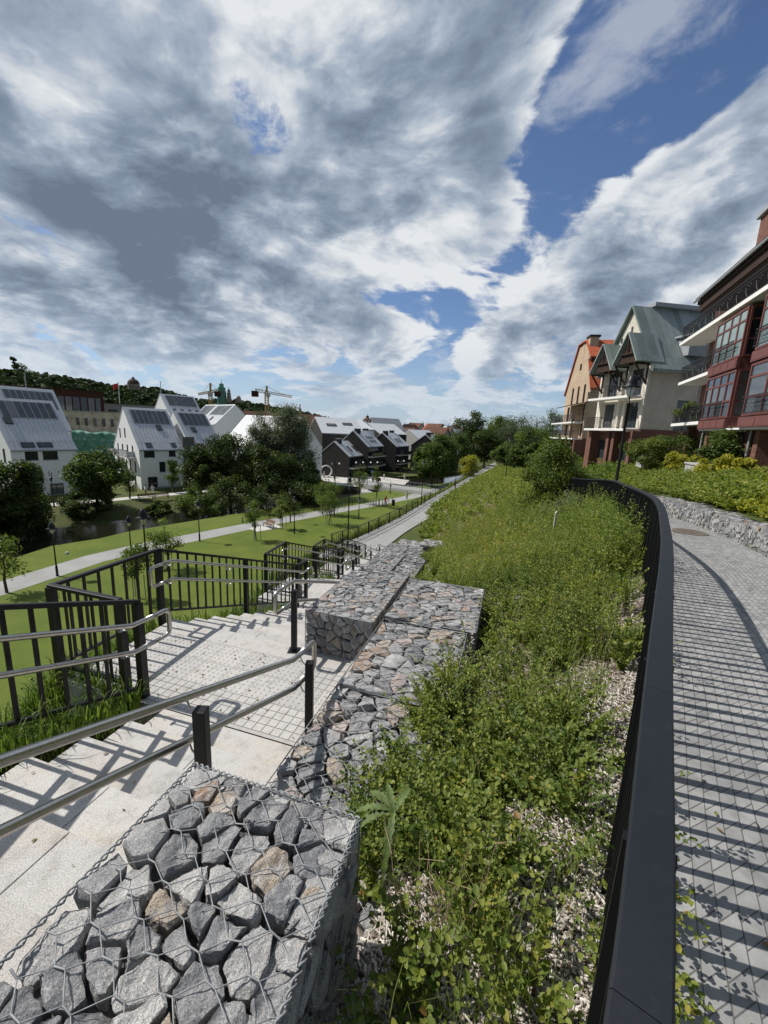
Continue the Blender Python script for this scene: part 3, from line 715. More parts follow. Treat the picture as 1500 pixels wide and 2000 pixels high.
def gabion(label,org,rz,Ls,W,H,cell,faces,group,near=0,seed=1,wire=.0022,hexs=(.1,.095),ind=True,cat_='stone basket',bev=.006,fmax=100,netf=None):
    """org: world corner at top; local x 0..Ls, y 0..W, z 0 (top) .. -H"""
    rr=random.Random(seed);base=Vector(org)-Vector((0,0,H))
    g=thing('gabion_basket',label,cat_,base,rz,group)
    F={'top':(Matrix.Translation((0,0,H)),Ls,W),
       'front':(Matrix(((0,0,-1,0),(-1,0,0,W),(0,1,0,0),(0,0,0,1))),W,H),
       'back':(Matrix(((0,0,1,Ls),(1,0,0,0),(0,1,0,0),(0,0,0,1))),W,H),
       'right':(Matrix(((1,0,0,0),(0,0,-1,0),(0,1,0,0),(0,0,0,1))),Ls,H),
       'left':(Matrix(((-1,0,0,Ls),(0,0,1,W),(0,1,0,0),(0,0,0,1))),Ls,H)}
    ins=.075
    MB().box(ins,Ls-ins,ins,W-ins,0,H-ins).build('fill',M['core'],g)
    net=MB();mat=M['stone'] if near else M['stone_far'];cnt=0;merged=bmesh.new()
    for f in faces:
        mx,w,h=F[f]
        for pg in voronoi(w,h,cell*(1 if f=='top' else .95),rr):
            cx=sum(p[0] for p in pg)/len(pg);cy=sum(p[1] for p in pg)/len(pg)
            if ind and cnt<fmax:
                o=stone_obj(pg,.12,rr,.0035 if near else .007,.012,bev,'stone',mat,g,mx,cx,cy)
                if o:cnt+=1
            else:
                bm=bmesh.new();stone_bm(bm,pg,.1,rr,.012,.015,0);bm.transform(mx)
                me=D.meshes.new('tmp');bm.to_mesh(me);bm.free();merged.from_mesh(me);D.meshes.remove(me)
        if netf is None or f in netf:
            hexnet(net,w,h,hexs[0],hexs[1],wire,mx,rr,lift=.008 if near else .012,sides=6 if near else 3)
    if merged.faces:
        me=D.meshes.new('stones');bmesh.ops.recalc_face_normals(merged,faces=merged.faces);merged.to_mesh(me);o=mo('stone_fill',me,mat,g);o['kind']='stuff'
    merged.free()
    # edge wires
    e=wire*1.6;c=[(0,0,H),(Ls,0,H),(Ls,W,H),(0,W,H)]
    for i in range(4):
        p,q=c[i],c[(i+1)%4]
        if near>1:rope(net,p,q,.0038,.007,.055,6,i)
        else:net.tube([p,q],e,5)
        net.tube([c[i],(c[i][0],c[i][1],0)],e,5)
    if net.v:net.build('wire_mesh',M['wire'],g,smooth=True)
    return g
GS='stone filled wire baskets stepping down beside the stairs'
# the stair frame's local y axis points left, so a basket is anchored at its right-hand (large t) corner
def sg(label,s0,s1,t0,t1,z,H,cell,faces,near,seed,**k):
    return gabion(label,ST(s0,t1,z),SRZ,s1-s0,t1-t0,H,cell,faces,GS,near,seed,**k)
sg('nearest wire basket of grey stones, filling the bottom left foreground',-.35,1.22,-1.17,-.41,-1.45,.95,.108,('top','right','back'),2,5,wire=.0018,hexs=(.1,.1),bev=.0035)
sg('flat stone basket just past the nearest one, with a rusty boulder by the rail post',1.24,3.15,-1.34,-.34,-2.35,.6,.165,('top','right'),1,8,wire=.003,hexs=(.11,.1),bev=.004)
sg('wide flat stone basket beside the first landing',3.17,4.62,-1.34,-.3,-2.35,.6,.165,('top','right'),1,9,wire=.0034,hexs=(.11,.1),bev=0)
sg('stone basket whose right corner juts into the green shrubs',4.64,6.1,-1.34,-.2,-2.33,.6,.16,('top','right'),1,10,wire=.0036,hexs=(.11,.1),bev=0)
sg('stone basket at the top of the second flight with its front face to the landing',4.43,6.1,-2.34,-1.42,-2.33,.75,.125,('top','front','right'),1,12,wire=.0034,hexs=(.1,.09),bev=0,fmax=150)
n_=0
ll=['stone basket halfway down the second flight','stone basket beside the second landing, next to the steps','stone basket above the third flight','stone basket midway along the third flight','stone basket beside the third landing','stone basket above the fourth flight','stone basket midway along the fourth flight','stone basket beside the fourth landing','stone basket at the head of the lowest flight','stone basket midway along the lowest flight','stone basket at the foot of the stairs']
lr=['stone basket on the shrub side halfway down the second flight','stone basket between shrubs and second landing','stone basket on the shrub side above the third flight','stone basket on the shrub side of the third flight','stone basket between shrubs and third landing','stone basket on the shrub side above the fourth flight','stone basket on the shrub side of the fourth flight','stone basket between shrubs and fourth landing','stone basket on the shrub side above the lowest flight','stone basket on the shrub side of the lowest flight','stone basket under the shrubs at the foot of the stairs']
Lt=lambda s:-1.45 if s<7 else (-1.45-(s-7)*.17 if s<10 else -1.96-(s-10)*.205)
segs=[]
for k in range(1,5):
    s0,l,r,z0,n=FL[k]
    for a,b_,zo in ((0.,1.95,.55),(1.97,3.95,-.22),(3.97,5.68,-.95)):
        if k==1 and a==0:continue
        segs.append((s0+a,s0+b_,r,z0+zo))
for i,(a,b_,r,z) in enumerate(segs):
    lt=Lt((a+b_)/2);near=0;w=lt-r
    ii=a<12
    split=r+min(1.15,w*.55)
    sg(ll[i],a,b_,r,split,z,.8,.14 if ii else .2,('top','front'),0,20+i,wire=.005,hexs=(.14,.13),ind=ii,bev=0,fmax=90)
    if w>1.2:sg(lr[i],a+.02,b_,split+.02,lt,z-.04,.8,.15 if ii else .22,('top','front'),0,40+i,wire=.005,hexs=(.14,.13),ind=ii,bev=0,fmax=90)
# coursed stone block at the end of the stairs, facing the steps
for i,(a,l,r,z,H,lab) in enumerate([(27.2,-7.3,-5.3,-8.0,1.2,'coursed stone block at the start of the promenade, left of the two'),(25.6,-5.2,-3.2,-7.35,1.7,'taller coursed stone block facing the bottom landing')]):
    sg(lab,a,a+1.6,l,r,z,H,.26,('top','front'),0,70+i,wire=.003,hexs=(.3,.25),ind=True,bev=0,fmax=90)
# low stone wall along the upper path
GW='stone wall baskets along the right side of the upper path'
ni=0;x=3.
wl=['stone wall basket cut by the right picture edge','second stone wall basket from the right edge, under yellow shrubs','third stone wall basket from the right edge','fourth stone wall basket from the right edge','fifth stone wall basket from the right edge','sixth stone wall basket from the right edge','seventh stone wall basket, where the path starts to bend','small far stone wall basket just right of the fence bend','second smallest far stone wall basket by the fence bend','farthest visible stone wall basket along the path','hidden far stone wall basket beyond the bend','last stone wall basket beyond the bend']
p=cat(WR,5.2);k=0;x=5.2
while k<12:
    x2=x
    while (cat(WR,x2)-p).length<2.0 and x2<13:x2+=.01
    q=cat(WR,x2);d=q-p
    rz=math.atan2(d.y,d.x)
    # local x along path away, local y to the left; the path-facing side is 'left', so anchor on the far side
    nrm=Vector((d.y,-d.x,0)).normalized()
    near=k<5
    gabion(wl[k],p+nrm*.5+Vector((0,0,.43-.02*(k%3))),rz,d.length-.02,.5,.62,.17,('left','top'),GW,0,90+k,wire=.0025,hexs=(.13,.12),ind=k<8,bev=.004 if near else 0,netf=('left','top') if k<7 else ())
    p=q;x=x2;k+=1
# ---------------------------------------------------------------- planting
def unit(a):return a/np.maximum(np.linalg.norm(a,axis=-1,keepdims=True),1e-9)
def leaf_geo(P,T,Nn,L,W,fold=.25,full=True):
    """P base points, T directions, Nn normals, L lengths, W widths -> verts,faces"""
    n=len(P);T=unit(T);S=unit(np.cross(T,Nn));Nn=np.cross(S,T);L=np.asarray(L)[:,None];W=np.asarray(W)[:,None]
    if full:
        V=np.stack([P,P+T*L*.3+S*W*.45+Nn*W*fold,P+T*L*.72+S*W*.42+Nn*W*fold,P+T*L,P+T*L*.72-S*W*.42+Nn*W*fold,P+T*L*.3-S*W*.45+Nn*W*fold],1).reshape(-1,3)
        b=(np.arange(n)*6)[:,None];F=np.concatenate([b+np.array([[0,1,2,3]]),b+np.array([[0,3,4,5]])],0);return V,F,6
    V=np.stack([P-T*L*.5,P+S*W*.5+Nn*W*fold,P+T*L*.5,P-S*W*.5+Nn*W*fold],1).reshape(-1,3)
    b=(np.arange(n)*4)[:,None];return V,b+np.array([[0,1,2,3]]),4
def rnd_dirs(n,up=0.):
    v=RNG.normal(size=(n,3));v[:,2]+=up;return unit(v)
class Acc:
    def __init__(s):s.V=[];s.F=[];s.T=[];s.n=0
    def add(s,V,F,t):
        s.V.append(V);s.F.append(F+s.n);s.T.append(t);s.n+=len(V)
    def build(s,name,mat,par=None):
        return npmesh(name,np.concatenate(s.V),np.concatenate(s.F),4,mat,par,np.concatenate(s.T))
def shrub_tpl(nst,h,spread,lpn,ll,seed,upright=.5):
    r=np.random.default_rng(seed);P=[];T=[];St=[]
    for i in range(nst):
        a=r.uniform(0,6.283);o=np.array([math.cos(a),math.sin(a),0]);sp_=spread*r.uniform(.25,1);hh=h*r.uniform(.55,1.1)
        p0=o*spread*.1*r.random();p1=p0+o*sp_*.45+np.array([0,0,hh*.75]);p2=p0+o*sp_*1.05+np.array([r.normal()*.05*h,r.normal()*.05*h,hh*r.uniform(.6,1.05)])
        tt=np.linspace(.12,1,lpn)[:,None];pts=(1-tt)**2*p0+2*tt*(1-tt)*p1+tt*tt*p2;tg=unit(2*(1-tt)*(p1-p0)+2*tt*(p2-p1))
        side=unit(np.cross(tg,np.array([0,0,1.])))*np.where(np.arange(lpn)%2,1,-1)[:,None]
        P.append(pts);T.append(unit(side+tg*.6+np.array([0,0,.25])+r.normal(size=(lpn,3))*.35));St.append((p0,p1,p2))
    return np.concatenate(P),np.concatenate(T),St
TPL=[shrub_tpl(15,.36,.34,22,.025,s) for s in range(5)]
TPLs=[shrub_tpl(13,.5,.22,22,.025,20+s) for s in range(3)]
def plant(acc,stems,pos,sc,tpl,leaf,asp,tint,keep=1.,r=RNG,spread=.12,stem_r=.0018):
    P,T,St=tpl;a=r.uniform(0,6.283);c,s=math.cos(a),math.sin(a);Rm=np.array([[c,-s,0],[s,c,0],[0,0,1]])
    idx=np.arange(len(P)) if keep>=1 else r.choice(len(P),int(len(P)*keep),replace=False)
    p=(P[idx]*sc)@Rm.T+pos;t=T[idx]@Rm.T;n=len(p)
    nn=unit(np.array([-.25,.1,1.])+r.normal(size=(n,3))*.42);L=leaf*r.uniform(.6,1.2,n)
    V,F,k=leaf_geo(p,t,nn,L,L*asp);tn=np.clip(tint+r.normal(size=n)*spread,0,1);acc.add(V,F,np.repeat(tn,k))
    if stems is not None:
        for p0,p1,p2 in St[::2]:
            q=[Vector(((1-f)**2*p0+2*f*(1-f)*p1+f*f*p2)@Rm.T*sc+pos) for f in (0,.33,.66,1)]
            stems.tube(q,[stem_r*1.3,stem_r*1.1,stem_r*.8,stem_r*.4],3,cap=False)
GREEN=[(0,(.042,.07,.02)),(.3,(.085,.13,.03)),(.55,(.155,.205,.042)),(.78,(.25,.27,.055)),(.93,(.35,.31,.065)),(1,(.3,.16,.05))]
M['shrub']=leafmat('shrub_leaf',GREEN,.4,.45)
M['stem']=pm('thin_stem',(.1,.06,.035),.8,.2,.3,30)
def bedP(x,f):
    a=cat(LB,x);c=cat(FR,x);p=a.lerp(c,f)
    if f<0:p.z=max(p.z,-2.36)
    return np.array(p)
stations=[];
def scatter_bed(x0,x1,n,fn):
    """area-uniform samples on the bed"""
    out=[];w=[(cat(LB,x0+(x1-x0)*i/40)-cat(FR,x0+(x1-x0)*i/40)).length*(cat(FR,min(16,x0+(x1-x0)*(i+1)/40))-cat(FR,x0+(x1-x0)*i/40)).length for i in range(40)]
    tot=sum(w);rr=random.Random(5+n)
    for i in range(40):
        for _ in range(int(n*w[i]/tot+rr.random())):
            x=x0+(x1-x0)*(i+rr.random())/40;f=rr.random()*(1.22 if x0<8 else 1.)-(.22 if x0<8 else 0)
            if fn(x,f,rr):out.append((bedP(x,f),x,f))
    return out
def nz(x,y,s=1.):return math.sin(x*1.7*s+1.3)*math.sin(y*2.1*s+.4)+.5*math.sin(x*4.1*s+y*3.3*s)
rr0=random.Random(77)
acc=Acc();stm=MB()
bare=lambda x,f,p=None:(f>.82+.08*nz(x*3,2.) and 3.2<x<7.5) or (f>.55 and 3.6<x<6.2 and nz(x*2,f*6)>.1) 
def mask_near(x,f,rr):
    p=bedP(x,f);u=p[0];v=p[1]
    if f<.0:return rr.random()<.8 and 4.1<x<6.2 and f>-.22*min(1,(x-4.1)/.5)
    if f<.06:return rr.random()<.5
    if bare(x,f):return rr.random()<.1
    if v<1.35 and f<.4:return rr.random()<.2
    if v<.95 :return rr.random()<.55
    if f>.9 and x<8.2:return rr.random()<.45
    return nz(u*2.,v*2.)>-.55
for p,x,f in scatter_bed(2.2,6.,250,mask_near):
    plant(acc,stm,p,RNG.choice([.5,.65,.8,1.,1.3]),(TPL+TPLs)[RNG.integers(8)],.028,.72,RNG.uniform(.4,.7))
for p,x,f in scatter_bed(6.,8.5,300,lambda x,f,rr:(not bare(x,f) or rr.random()<.12) and (f>-.02 or x<6.2) and not(6.45<x<8.1 and f<.07)):
    plant(acc,stm,p,RNG.choice([.55,.7,.9,1.1,1.45]),(TPL+TPLs)[RNG.integers(8)],.03,.7,RNG.uniform(.42,.7)+.06*nz(p[0],p[1]))
for p,x,f in scatter_bed(8.5,10.2,560,lambda x,f,rr:True):
    big=1.25 if f>.75 else 1.
    plant(acc,None,p,RNG.uniform(.75,1.35)*big,(TPL+TPLs)[RNG.integers(8)],.042,.6,RNG.uniform(.48,.74)+(.12 if .15<f<.6 else -.02)+.07*nz(p[0]*.7,p[1]*.7),.6)
for p,x,f in scatter_bed(10.2,12.3,620,lambda x,f,rr:True):
    plant(acc,None,p,RNG.uniform(1.,2.),(TPL+TPLs)[RNG.integers(8)],.075,.55,RNG.uniform(.5,.74)+(.12 if f<.6 else 0)+.07*nz(p[0]*.4,p[1]*.4),.45)
for p,x,f in scatter_bed(12.3,16,700,lambda x,f,rr:True):
    plant(acc,None,p,RNG.uniform(1.6,3.4),TPL[RNG.integers(5)],.17,.6,RNG.uniform(.5,.78),.3)
for i in range(95):
    x=rr0.uniform(7.7,10.6);f=rr0.uniform(.74,.97);plant(acc,None,bedP(x,f),RNG.uniform(1.4,2.5),(TPLs)[RNG.integers(3)],.04,.5,RNG.uniform(.4,.65),.8)
o=acc.build('shrub_ground_cover',M['shrub']);setp(o,'low green and yellowish shrubs covering the sloping bed between stone baskets and curved fence','ground cover',kind='stuff')
# bright strip of creeper along the promenade edge
acc=Acc()
for x in np.linspace(11.3,15.9,420):
    p=bedP(x,0.)+np.array([RNG.uniform(-1.1,.6),RNG.uniform(-.4,.4),0]);plant(acc,None,p,RNG.uniform(.8,1.6),TPL[RNG.integers(5)],.13,.8,RNG.uniform(.5,.68),.35)
o=acc.build('creeper_strip',M['shrub']);setp(o,'bright green creeper spilling onto the edge of the promenade','ground cover',kind='stuff')
o=stm.build('shrub_twigs',M['stem']);setp(o,'thin brown twigs of the low shrubs in the bed','twigs',kind='stuff')
# sprays reaching through the fence onto the paving
acc=Acc();stm=MB();g=None
for i,(u,v) in enumerate([(1345,1600),(1338,1650),(1350,1720),(1340,1840),(1335,1950)]):
    x=1.6+.5*i
for i,y in enumerate([1.32,1.16,1.02,.84,.66]):
    x=min(np.linspace(3,5,80),key=lambda k:abs(cat(FR,k).y-y));b=cat(FR,x)
    nr_=Vector((.83,-.55,0))
    for q in range(3):
        e=b+nr_*(.02+.05*q)+Vector((.03*q-.02,.04*q-.04,0));plant(acc,stm,np.array(e),(.62 if i<3 else .45)*RNG.uniform(.7,1.1),(TPL+TPLs)[RNG.integers(8)],.024,.72,.68,.55,spread=.16)
o=acc.build('shrub_sprays',M['shrub']);setp(o,'leafy sprays poking under the fence onto the grey paving','shrub sprays',kind='stuff')
# bark chips
def chips(n):
    P=[];T=[];t=[]
    rr=random.Random(3);k=0
    while k<n:
        x=rr.uniform(1.9,8.6) if rr.random()<.5 else rr.uniform(2.,5.2);f=rr.uniform(-.02,1.0);p=bedP(x,f);P.append(p);k+=1
    P=np.array(P);m=len(P);P[:,2]+=RNG.uniform(.0,.028,m)
    T=unit(np.column_stack([RNG.normal(size=m),RNG.normal(size=m),RNG.normal(size=m)*.28]));Nn=unit(np.column_stack([RNG.normal(size=(m,2))*.35,np.ones(m)]))
    S=unit(np.cross(T,Nn));Nn=np.cross(S,T);L=RNG.uniform(.018,.065,m)[:,None]*.5;W=RNG.uniform(.005,.013,m)[:,None]*.5;H=RNG.uniform(.002,.006,m)[:,None]
    V=np.stack([P-T*L-S*W,P+T*L-S*W*.6,P+T*L*.9+S*W*.7,P-T*L+S*W,P-T*L-S*W*.7+Nn*H,P+T*L-S*W*.4+Nn*H,P+T*L*.9+S*W*.4+Nn*H,P-T*L+S*W*.8+Nn*H],1).reshape(-1,3)
    b=(np.arange(m)*8)[:,None];F=np.concatenate([b+np.array([q]) for q in ([4,5,6,7],[0,1,5,4],[1,2,6,5],[2,3,7,6],[3,0,4,7])],0)
    return V,F,np.repeat(RNG.random(m),8)
M['chip']=leafmat('wood_chip',[(0,(.11,.09,.07)),(.3,(.29,.25,.21)),(.65,(.45,.41,.36)),(1,(.62,.585,.53))],0.,.9,.1)
V,F,tn=chips(34000);o=npmesh('bark_mulch',V,F,4,M['chip'],None,tn);setp(o,'pale wood chips covering the soil of the planting bed','bark mulch',kind='stuff')
# grass and weeds below the left railings
def blades(pos,h,w,tint,bend=.5):
    n=len(pos);a=RNG.uniform(0,6.283,n);dr=np.column_stack([np.cos(a),np.sin(a),np.zeros(n)]);sd=np.column_stack([-np.sin(a),np.cos(a),np.zeros(n)])
    h=h[:,None];b=RNG.uniform(.2,1.,n)[:,None]*bend;up=np.array([0,0,1.])
    p=[pos,pos+up*h*.45+dr*h*b*.12,pos+up*h*.8+dr*h*b*.45,pos+up*h*(1-.25*b)+dr*h*b*.95];ws=[1,.85,.55,.05]
    V=np.concatenate([np.stack([q-sd*w*k*.5,q+sd*w*k*.5],1) for q,k in zip(p,ws)],1).reshape(-1,3)
    bb=(np.arange(n)*8)[:,None];F=np.concatenate([bb+np.array([[2*i,2*i+1,2*i+3,2*i+2]]) for i in range(3)],0)
    return V,F,np.repeat(tint,8)
M['grassb']=leafmat('grass_blade',[(0,(.045,.075,.016)),(.5,(.1,.155,.03)),(.85,(.19,.24,.05)),(1,(.3,.27,.12))],.35,.45)
def slopeP(x,f):
    p=lerp_curve(EL,x).lerp(lerp_curve(FT,x),f);return p
acc=Acc()
pts=[];hh=[]
rr=random.Random(8)
for i in range(17000):
    x=rr.uniform(.2,6.4);f=rr.random()**1.6*.55;p=slopeP(x,f);pts.append(p);d=p.length;hh.append(rr.uniform(.16,.46)*(1 if x<3 else .8))
pts=np.array(pts);hh=np.array(hh)
V,F,tn=blades(pts,hh,.009+.0012*np.linalg.norm(pts,axis=1)[:,None],np.clip(RNG.normal(.5,.22,len(pts)),0,1),.75);acc.add(V,F,tn)
pts=np.array([slopeP(rr.uniform(6.4,15),rr.random()**1.4*.5) for i in range(12000)])
V,F,tn=blades(pts,RNG.uniform(.3,.75,len(pts)),.035,np.clip(RNG.normal(.5,.22,len(pts)),0,1),.6);acc.add(V,F,tn)
pts=np.array([slopeP(rr.uniform(12,18),rr.random()**1.2*.9) for i in range(9000)])
V,F,tn=blades(pts,RNG.uniform(.4,1.,len(pts)),.11,np.clip(RNG.normal(.75,.2,len(pts)),0,1),.6);acc.add(V,F,tn)
o=acc.build('tall_grass',M['grassb']);setp(o,'tall green grass on the slope left of the stairs','tall grass',kind='stuff')
acc=Acc()
for i in range(150):
    x=rr.uniform(1.2,6.2);f=rr.uniform(.06,.6);plant(acc,None,np.array(slopeP(x,f)),RNG.uniform(.7,1.5),(TPL+TPLs)[RNG.integers(8)],.05,.6,RNG.uniform(.3,.6),.6)
o=acc.build('slope_weeds',M['shrub']);setp(o,'leafy weeds growing through the grass left of the stairs','weeds',kind='stuff')
acc=Acc()
for (xa,xb,fa,fb,n_,h0,h1,w_,tm) in ((8.4,10.4,.0,.75,9000,.25,.62,.008,.78),(10.4,12.2,.0,.8,9000,.4,.9,.016,.75),(5.,8.,.2,.8,700,.25,.6,.005,.85),(3.2,5.2,.15,.9,260,.2,.5,.004,.7)):
    pts=np.array([bedP(rr.uniform(xa,xb),rr.uniform(fa,fb)) for i in range(n_)])
    V,F,tn=blades(pts,RNG.uniform(h0,h1,len(pts)),w_,np.clip(RNG.normal(tm,.16,len(pts)),0,1),.6);acc.add(V,F,tn)
o=acc.build('bed_grass',M['grassb']);setp(o,'thin yellowish grass standing among the shrubs of the planting bed','wild grass',kind='stuff')
# grass tuft near the curved fence
p0=Vector(bedP(7.35,.83))
ts=np.array(p0)+np.column_stack([RNG.normal(0,.22,900),RNG.normal(0,.3,900),np.zeros(900)])
V,F,tn=blades(ts,RNG.uniform(.1,.28,900),.008,np.clip(RNG.normal(.62,.15,900),0,1));V=V-np.array(p0)
o=npmesh('grass_tuft',V,F,4,M['grassb'],None,tn);o.location=p0;setp(o,'bright green grass tuft on bare mulch beside the curved fence','grass tuft')
# big toothed weed hanging over the nearest basket
p0=Z(770,1585,-1.72);g=thing('toothed_weed','large toothed weed rosette with drooping leaves beside the nearest stone basket','weed',p0)
M['weed']=pm('weed_leaf',(.085,.125,.032),.5,.3,.45,18,.4,60)
def toothed(d,L,W,droop,rise):
    b=MB();d=Vector(d).normalized();sd=d.cross(Vector((0,0,1))).normalized();n=14
    for i in range(n+1):
        f=i/n;c=d*(L*f*(1-.2*f))+Vector((0,0,rise*f-droop*f*f));w=W*(math.sin(math.pi*min(1,f*.93+.07))**.7)*(1.25 if i%2 else .72)*.5
        w=max(w,.0015);b.v+=[tuple(c-sd*w+Vector((0,0,w*.35))),tuple(c),tuple(c+sd*w+Vector((0,0,w*.35)))]
    for i in range(n):
        k=i*3;b.f+=[[k,k+1,k+4,k+3],[k+1,k+2,k+5,k+4]]
    return b
for d,L,W,dr,ri in [((-.75,.7,0),.24,.05,.1,.1),((-1,.15,0),.27,.042,.12,.08),((-1,-.2,0),.25,.04,.14,.05),((-.25,-1,0),.3,.045,.26,.05),((.6,.8,0),.2,.04,.06,.1),((-.3,1,0),.18,.04,.04,.1)]:
    toothed(d,L*.85,W*.8,dr*.85,ri*.7).build('leaf',M['weed'],g,smooth=True)
# dry branching stalks
b=MB()
for i in range(16):
    q=Vector(Z(780+RNG.uniform(-40,170),1880+RNG.uniform(-60,60),-1.88));d=Vector((RNG.normal()*.3+.15,RNG.normal()*.2+.25,1)).normalized();L=RNG.uniform(.25,.5)
    e=q+d*L;b.tube([q,q.lerp(e,.5)+Vector((.01,0,0)),e],[.0022,.0018,.001],4)
    for k in range(4):
        s_=q.lerp(e,RNG.uniform(.4,.95));b.tube([s_,s_+Vector((RNG.normal()*.06,RNG.normal()*.06,RNG.uniform(.02,.1)))],.0009,3)
o=b.build('dry_stalks',pm('dry_stalk',(.3,.23,.15),.9,.1));setp(o,'dry branching stalks between shrubs and wood chips','dry stalks',kind='stuff')
# small pale marker post in the bed
p0=Vector(bedP(10.05,.47));q=Vector(Z(1083,1030,-1.));
base=Y(1081,1032,10.6);g=MB();g.bar((0,0,-1.2),(.02,0,.4),.035,.05);g.bar((.02,0,.4),(.05,.0,.46),.06,.05)
o=g.build('marker_post',M['pale'],bevel=.004);o.location=base;setp(o,'short pale marker post standing in the shrub bed','marker post')
# ------------------------------------------------ bank right of the wall
M['yel']=leafmat('yellow_shrub_leaf',[(0,(.08,.11,.02)),(.3,(.17,.2,.03)),(.6,(.38,.36,.03)),(.85,(.55,.45,.04)),(1,(.45,.2,.04))],.3,.5)
def bankP(x,f):return np.array(cat(WT,x).lerp(cat(HB,x),f))
acc=Acc();acy=Acc();rr=random.Random(12)
for i in range(1900):
    x=rr.uniform(5.3,12.2)
    f=rr.uniform(.02,.93);p=bankP(x,f);d=Vector(p).length
    yellow=(x<8.6 and f<.85 and (f<.35 or nz(p[0]*.8,p[1]*.6)>-.6) and x<8.9)
    sc=rr.uniform(.75,1.3)*(1.15 if x>8.5 else .75)
    if yellow and x<8.9:plant(acy,None,p,sc*.85,TPL[RNG.integers(5)],.065 if x<9 else .1,.6,RNG.uniform(.3,.6)+(.1 if f>.5 else 0),.5)
    else:plant(acc,None,p,sc*1.2,TPL[RNG.integers(5)],.09,.7,RNG.uniform(.48,.74),.5)
for i in range(500):
    x=rr.uniform(12.2,15.5);f=rr.uniform(0,1);plant(acc,None,bankP(x,f),rr.uniform(2,4),TPL[RNG.integers(5)],.2,.6,RNG.uniform(.25,.55),.4)
o=acc.build('bank_shrubs',M['shrub']);setp(o,'dense green ground cover on the bank below the houses','ground cover',kind='stuff')
o=acy.build('yellow_ground_cover',M['yel']);setp(o,'yellow green spirea covering the bank above the low stone wall','ground cover',kind='stuff')
# ---------------------------------------------------------------- trees
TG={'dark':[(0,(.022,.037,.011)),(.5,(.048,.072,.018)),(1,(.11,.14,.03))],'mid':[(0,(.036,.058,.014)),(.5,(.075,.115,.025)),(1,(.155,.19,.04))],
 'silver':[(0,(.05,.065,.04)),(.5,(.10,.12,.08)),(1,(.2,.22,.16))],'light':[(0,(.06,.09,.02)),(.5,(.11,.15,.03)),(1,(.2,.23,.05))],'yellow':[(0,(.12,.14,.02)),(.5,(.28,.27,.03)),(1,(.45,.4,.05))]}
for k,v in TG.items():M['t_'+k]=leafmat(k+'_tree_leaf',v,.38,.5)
def tree(name,label,loc,h,w,kind,n=5000,leaf=.28,base=.25,seed=0,clumps=26,shape='round',trunk=.02,group=None,d=None,droop=0.,cat_='tree',lean=(0,0)):
    r=np.random.default_rng(seed);g=thing(name,label,cat_,loc,0,group)
    cz=h*(base+1)/2;rz=h*(1-base)/2;d=d or w
    C=[]
    while len(C)<clumps:
        q=r.uniform(-1,1,3)
        if np.linalg.norm(q)>1 or (np.linalg.norm(q)<.45 and r.random()<.6):continue
        if shape=='cone':
            k=1-.8*(q[2]+1)/2;q=np.array([q[0]*k,q[1]*k,q[2]])
        elif shape=='egg':
            k=1.08-.35*(q[2]+1)/2;q=np.array([q[0]*k,q[1]*k,q[2]])
        C.append(np.array([q[0]*w/2*.86+lean[0]*(q[2]+1)/2,q[1]*d/2*.86+lean[1]*(q[2]+1)/2,cz+q[2]*rz*.9]))
    C=np.array(C);cs=r.uniform(.55,1.25,clumps)*min(w,2*rz)*.5*(clumps**(-1/3.))*1.45
    b=MB();th=h*trunk;top=Vector((lean[0]*.7,lean[1]*.7,h*.8))
    tp=[Vector((0,0,-.3)),Vector((lean[0]*.1+r.normal()*.02*h,lean[1]*.1,h*.25)),Vector((lean[0]*.35+r.normal()*.02*h,lean[1]*.35,h*.5)),top]
    b.tube(tp,[th*1.25,th,th*.7,th*.2],7)
    for c in C[:min(clumps,16)]:
        s_=tp[1].lerp(tp[2],r.random()) if c[2]<h*.65 else tp[2].lerp(tp[3],r.random()*.8)
        s_=Vector((s_.x,s_.y,min(s_.z,c[2])));m_=s_.lerp(Vector(c),.5)+Vector((0,0,-.02*h));b.tube([s_,m_,Vector(c)],[th*.4,th*.28,th*.08],5,cap=False)
    b.build('trunk',M['trunk'],g,smooth=True)
    n=int(n*1.35);per=n//clumps;tot=per*clumps;ci=np.repeat(np.arange(clumps),per)
    o=unit(r.normal(size=(tot,3)))*(r.random(tot)**.5)[:,None];o[:,2]*=.75
    P=C[ci]+o*cs[ci][:,None]
    if droop:P[:,2]-=r.random(tot)**2*droop*h*.3
    T=unit(r.normal(size=(tot,3))+np.array([0,0,-droop*2.5]));Nn=unit(o+np.array([0,0,.8])+r.normal(size=(tot,3))*.5)
    L=leaf*r.uniform(.6,1.25,tot);V,F,k=leaf_geo(P,T,Nn,L,L*(.35 if droop else .62),.15,full=False)
    tn=np.clip(np.repeat(r.normal(.48,.16,clumps),per)+r.normal(size=tot)*.16,0,1)
    npmesh('crown',V,F,4,M['t_'+kind],g,np.repeat(tn,4));return g
TB='trees on the far river bank'
zb=-12.6
def px(u,v,z):p=Z(u,v,z);return (p.x,p.y,z)
